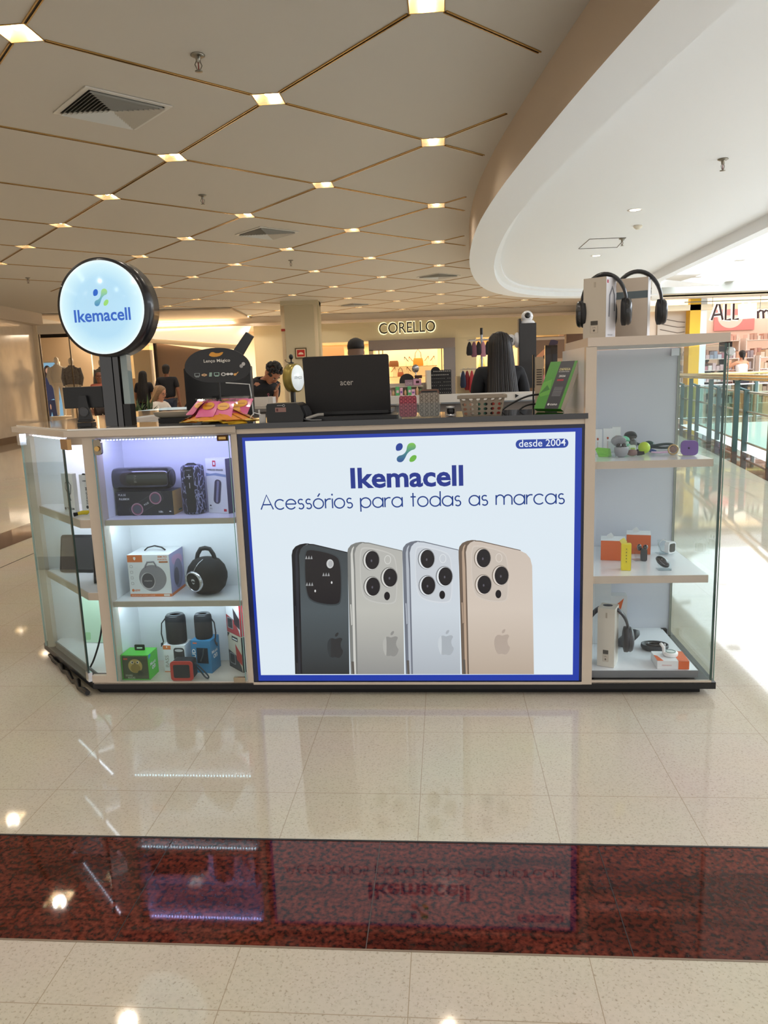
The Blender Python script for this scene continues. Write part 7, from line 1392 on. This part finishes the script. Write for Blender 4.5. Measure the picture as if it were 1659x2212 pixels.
def rack(label, x, y, w, tiers, h, cols, rs_):
    t = thing('store_rack', label, 'rack', (x, y, 0), 0, 'white racks in the far store', kiosk=False)
    b = MB(); WR = mat('#eadcd2', .5)
    for sx in (-w / 2, w / 2): b.box(sx - .015, sx + .015, -.2, .2, 0, h, WR)
    for k in range(tiers): z_ = .25 + (h - .3) * k / (tiers - 1); b.box(-w / 2, w / 2, -.2, .2, z_ - .02, z_, WR)
    b.build('frame', t)
    for k in range(tiers):
        z_ = .25 + (h - .3) * k / (tiers - 1); b = MB(); x_ = -w / 2 + .03
        while x_ < w / 2 - .08: ww = rs_.uniform(.05, .11); b.box(x_, x_ + ww, -.17, .1, z_, z_ + rs_.uniform(.10, .2), mat(rs_.choice(cols), .5)); x_ += ww + .015
        o = b.build('stocked_goods', t); o['kind'] = 'stuff'
rs = random.Random(9)
RK = [('white store rack of small grey boxes left of the woman in white', 8.15, 20.52, .75, ['#c8b8b0', '#9a9290', '#b8a8a4', '#dcd0cc']), ('white store rack of pink and blue packets behind the woman in white', 8.95, 20.52, .8, ['#e8c8cc', '#c88a98', '#d8d8e8', '#a8b0c8', '#f0e8e8']), ('white store rack of dark bottles right of the woman in white', 9.75, 20.62, .8, ['#9a8a8c', '#b8a8a8', '#c89878', '#d8c8c4']), ('white store rack with warm coloured goods at the right picture edge', 10.6, 20.4, .8, ['#c8a888', '#b88878', '#d8b8a0', '#a89890']),
      ('tall white rack against the back wall of the far store', 9.4, 21.6, 1.6, ['#d8a898', '#c88878', '#e8d0c4', '#8a6a64']), ('tall white back rack at the right end of the far store', 11.2, 21.6, 1.6, ['#c8a090', '#b88070', '#e8d0c4', '#8a6a64'])]
for l_, x, y, w, c in RK: rack(l_, x, y, w, 5, 1.5 if y < 21 else 2.0, c, rs)
# framed sketch poster left of the yellow pillar
b = MB(); b.box(-.42, .42, 0, .03, -.45, .45, mat('#c9b8a8', .5)); 
for k in range(3): b.tube([(-.35, -.004, .1 - .14 * k), (.1, -.004, .0 - .14 * k), (.28, -.004, -.02 - .12 * k)], .010, mat('#7a6a60', .5), 5)
P = at(1460, 695, 19.55); one(b, 'sketch_poster', 'beige poster with thin drawn lines left of the yellow pillar', 'poster', (P.x - .05, 19.55, P.z), 0, kiosk=False)
# ================================================================ atrium railing
GP = mat('#48615f', .45)
t = thing('atrium_railing', 'railing with brass handrail, glass panels and dark green posts at the atrium edge', 'railing', (0, 0, 0), 0, kiosk=False)
ys = [7.2, 9.1, 10.94, 12.8, 14.7, 16.5]; TT = Vector((.235, 1, 0)).normalized(); NN = Vector((1, -.235, 0)).normalized()
def rp(y, o=0, z=0): return Vector((RX(y) + .06, y, z)) + NN * o
first = None
for y in ys:
    b = MB(); p = rp(y)
    for o, z1 in ((-.045, 1.03), (.085, .90)):
        c = p + NN * o; q4 = [c - TT * .028 - NN * .035, c + TT * .028 - NN * .035, c + TT * .028 + NN * .035, c - TT * .028 + NN * .035]; b.prism([(v.x, v.y) for v in q4], 0.001, z1, GP)
    q0_, q1_ = p - NN * .03, p + NN * .10; b.tube([(q0_.x, q0_.y, .93), (q1_.x, q1_.y, .88)], .022, GP, 6); b.build('post', t)
for z_, r_, o, m_ in ((1.10, .030, -.09, mat('#e8cf94', .15, metal=1)), (1.055, .022, -.02, mat('#c9a45a', .2, metal=1))):
    b = MB(); b.tube([rp(y, o, z_) for y in (3.5, 7, 12, 16.6)], r_, m_, 12); b.build('handrail', t)
for z_ in (.86, .60 - .02, .13):
    b = MB(); b.tube([rp(y, .11, z_) for y in (3.5, 7, 12, 16.6)], .016, mat('#b8b8ac', .3, metal=.6), 8); b.build('rail', t)
for ya, yb_ in zip(ys[:-1], ys[1:]):
    b = MB(); a_, c_ = rp(ya + .1, .11), rp(yb_ - .1, .11); b.prism([(a_.x, a_.y), (c_.x, c_.y), (c_.x + .01, c_.y), (a_.x + .01, a_.y)], .14, .84, glass('#e4f2ec', .8)); b.build('glass_panel', t)
t = thing('far_railing', 'brass topped glass railing on the far side of the atrium', 'railing', (0, 16.75, 0), 0, kiosk=False)
b = MB(); b.tube([(6.4, 0, 1.08), (20, 0, 1.08)], .03, mat('#d8ba7a', .2, metal=1), 10); b.build('handrail', t); b = MB(); b.tube([(6.4, 0, .84), (20, 0, .84)], .016, CHROME, 8); b.tube([(6.4, 0, .12), (20, 0, .12)], .016, CHROME, 8); b.build('rail', t)
b = MB(); b.box(6.4, 20, 0, .012, .14, .82, glass('#e4f2ec', .8)); b.build('glass_panel', t)
for k in range(7): b = MB(); x = 6.5 + 1.9 * k; b.box(x - .03, x + .03, -.03, .03, .001, 1.05, GP); b.build('post', t)
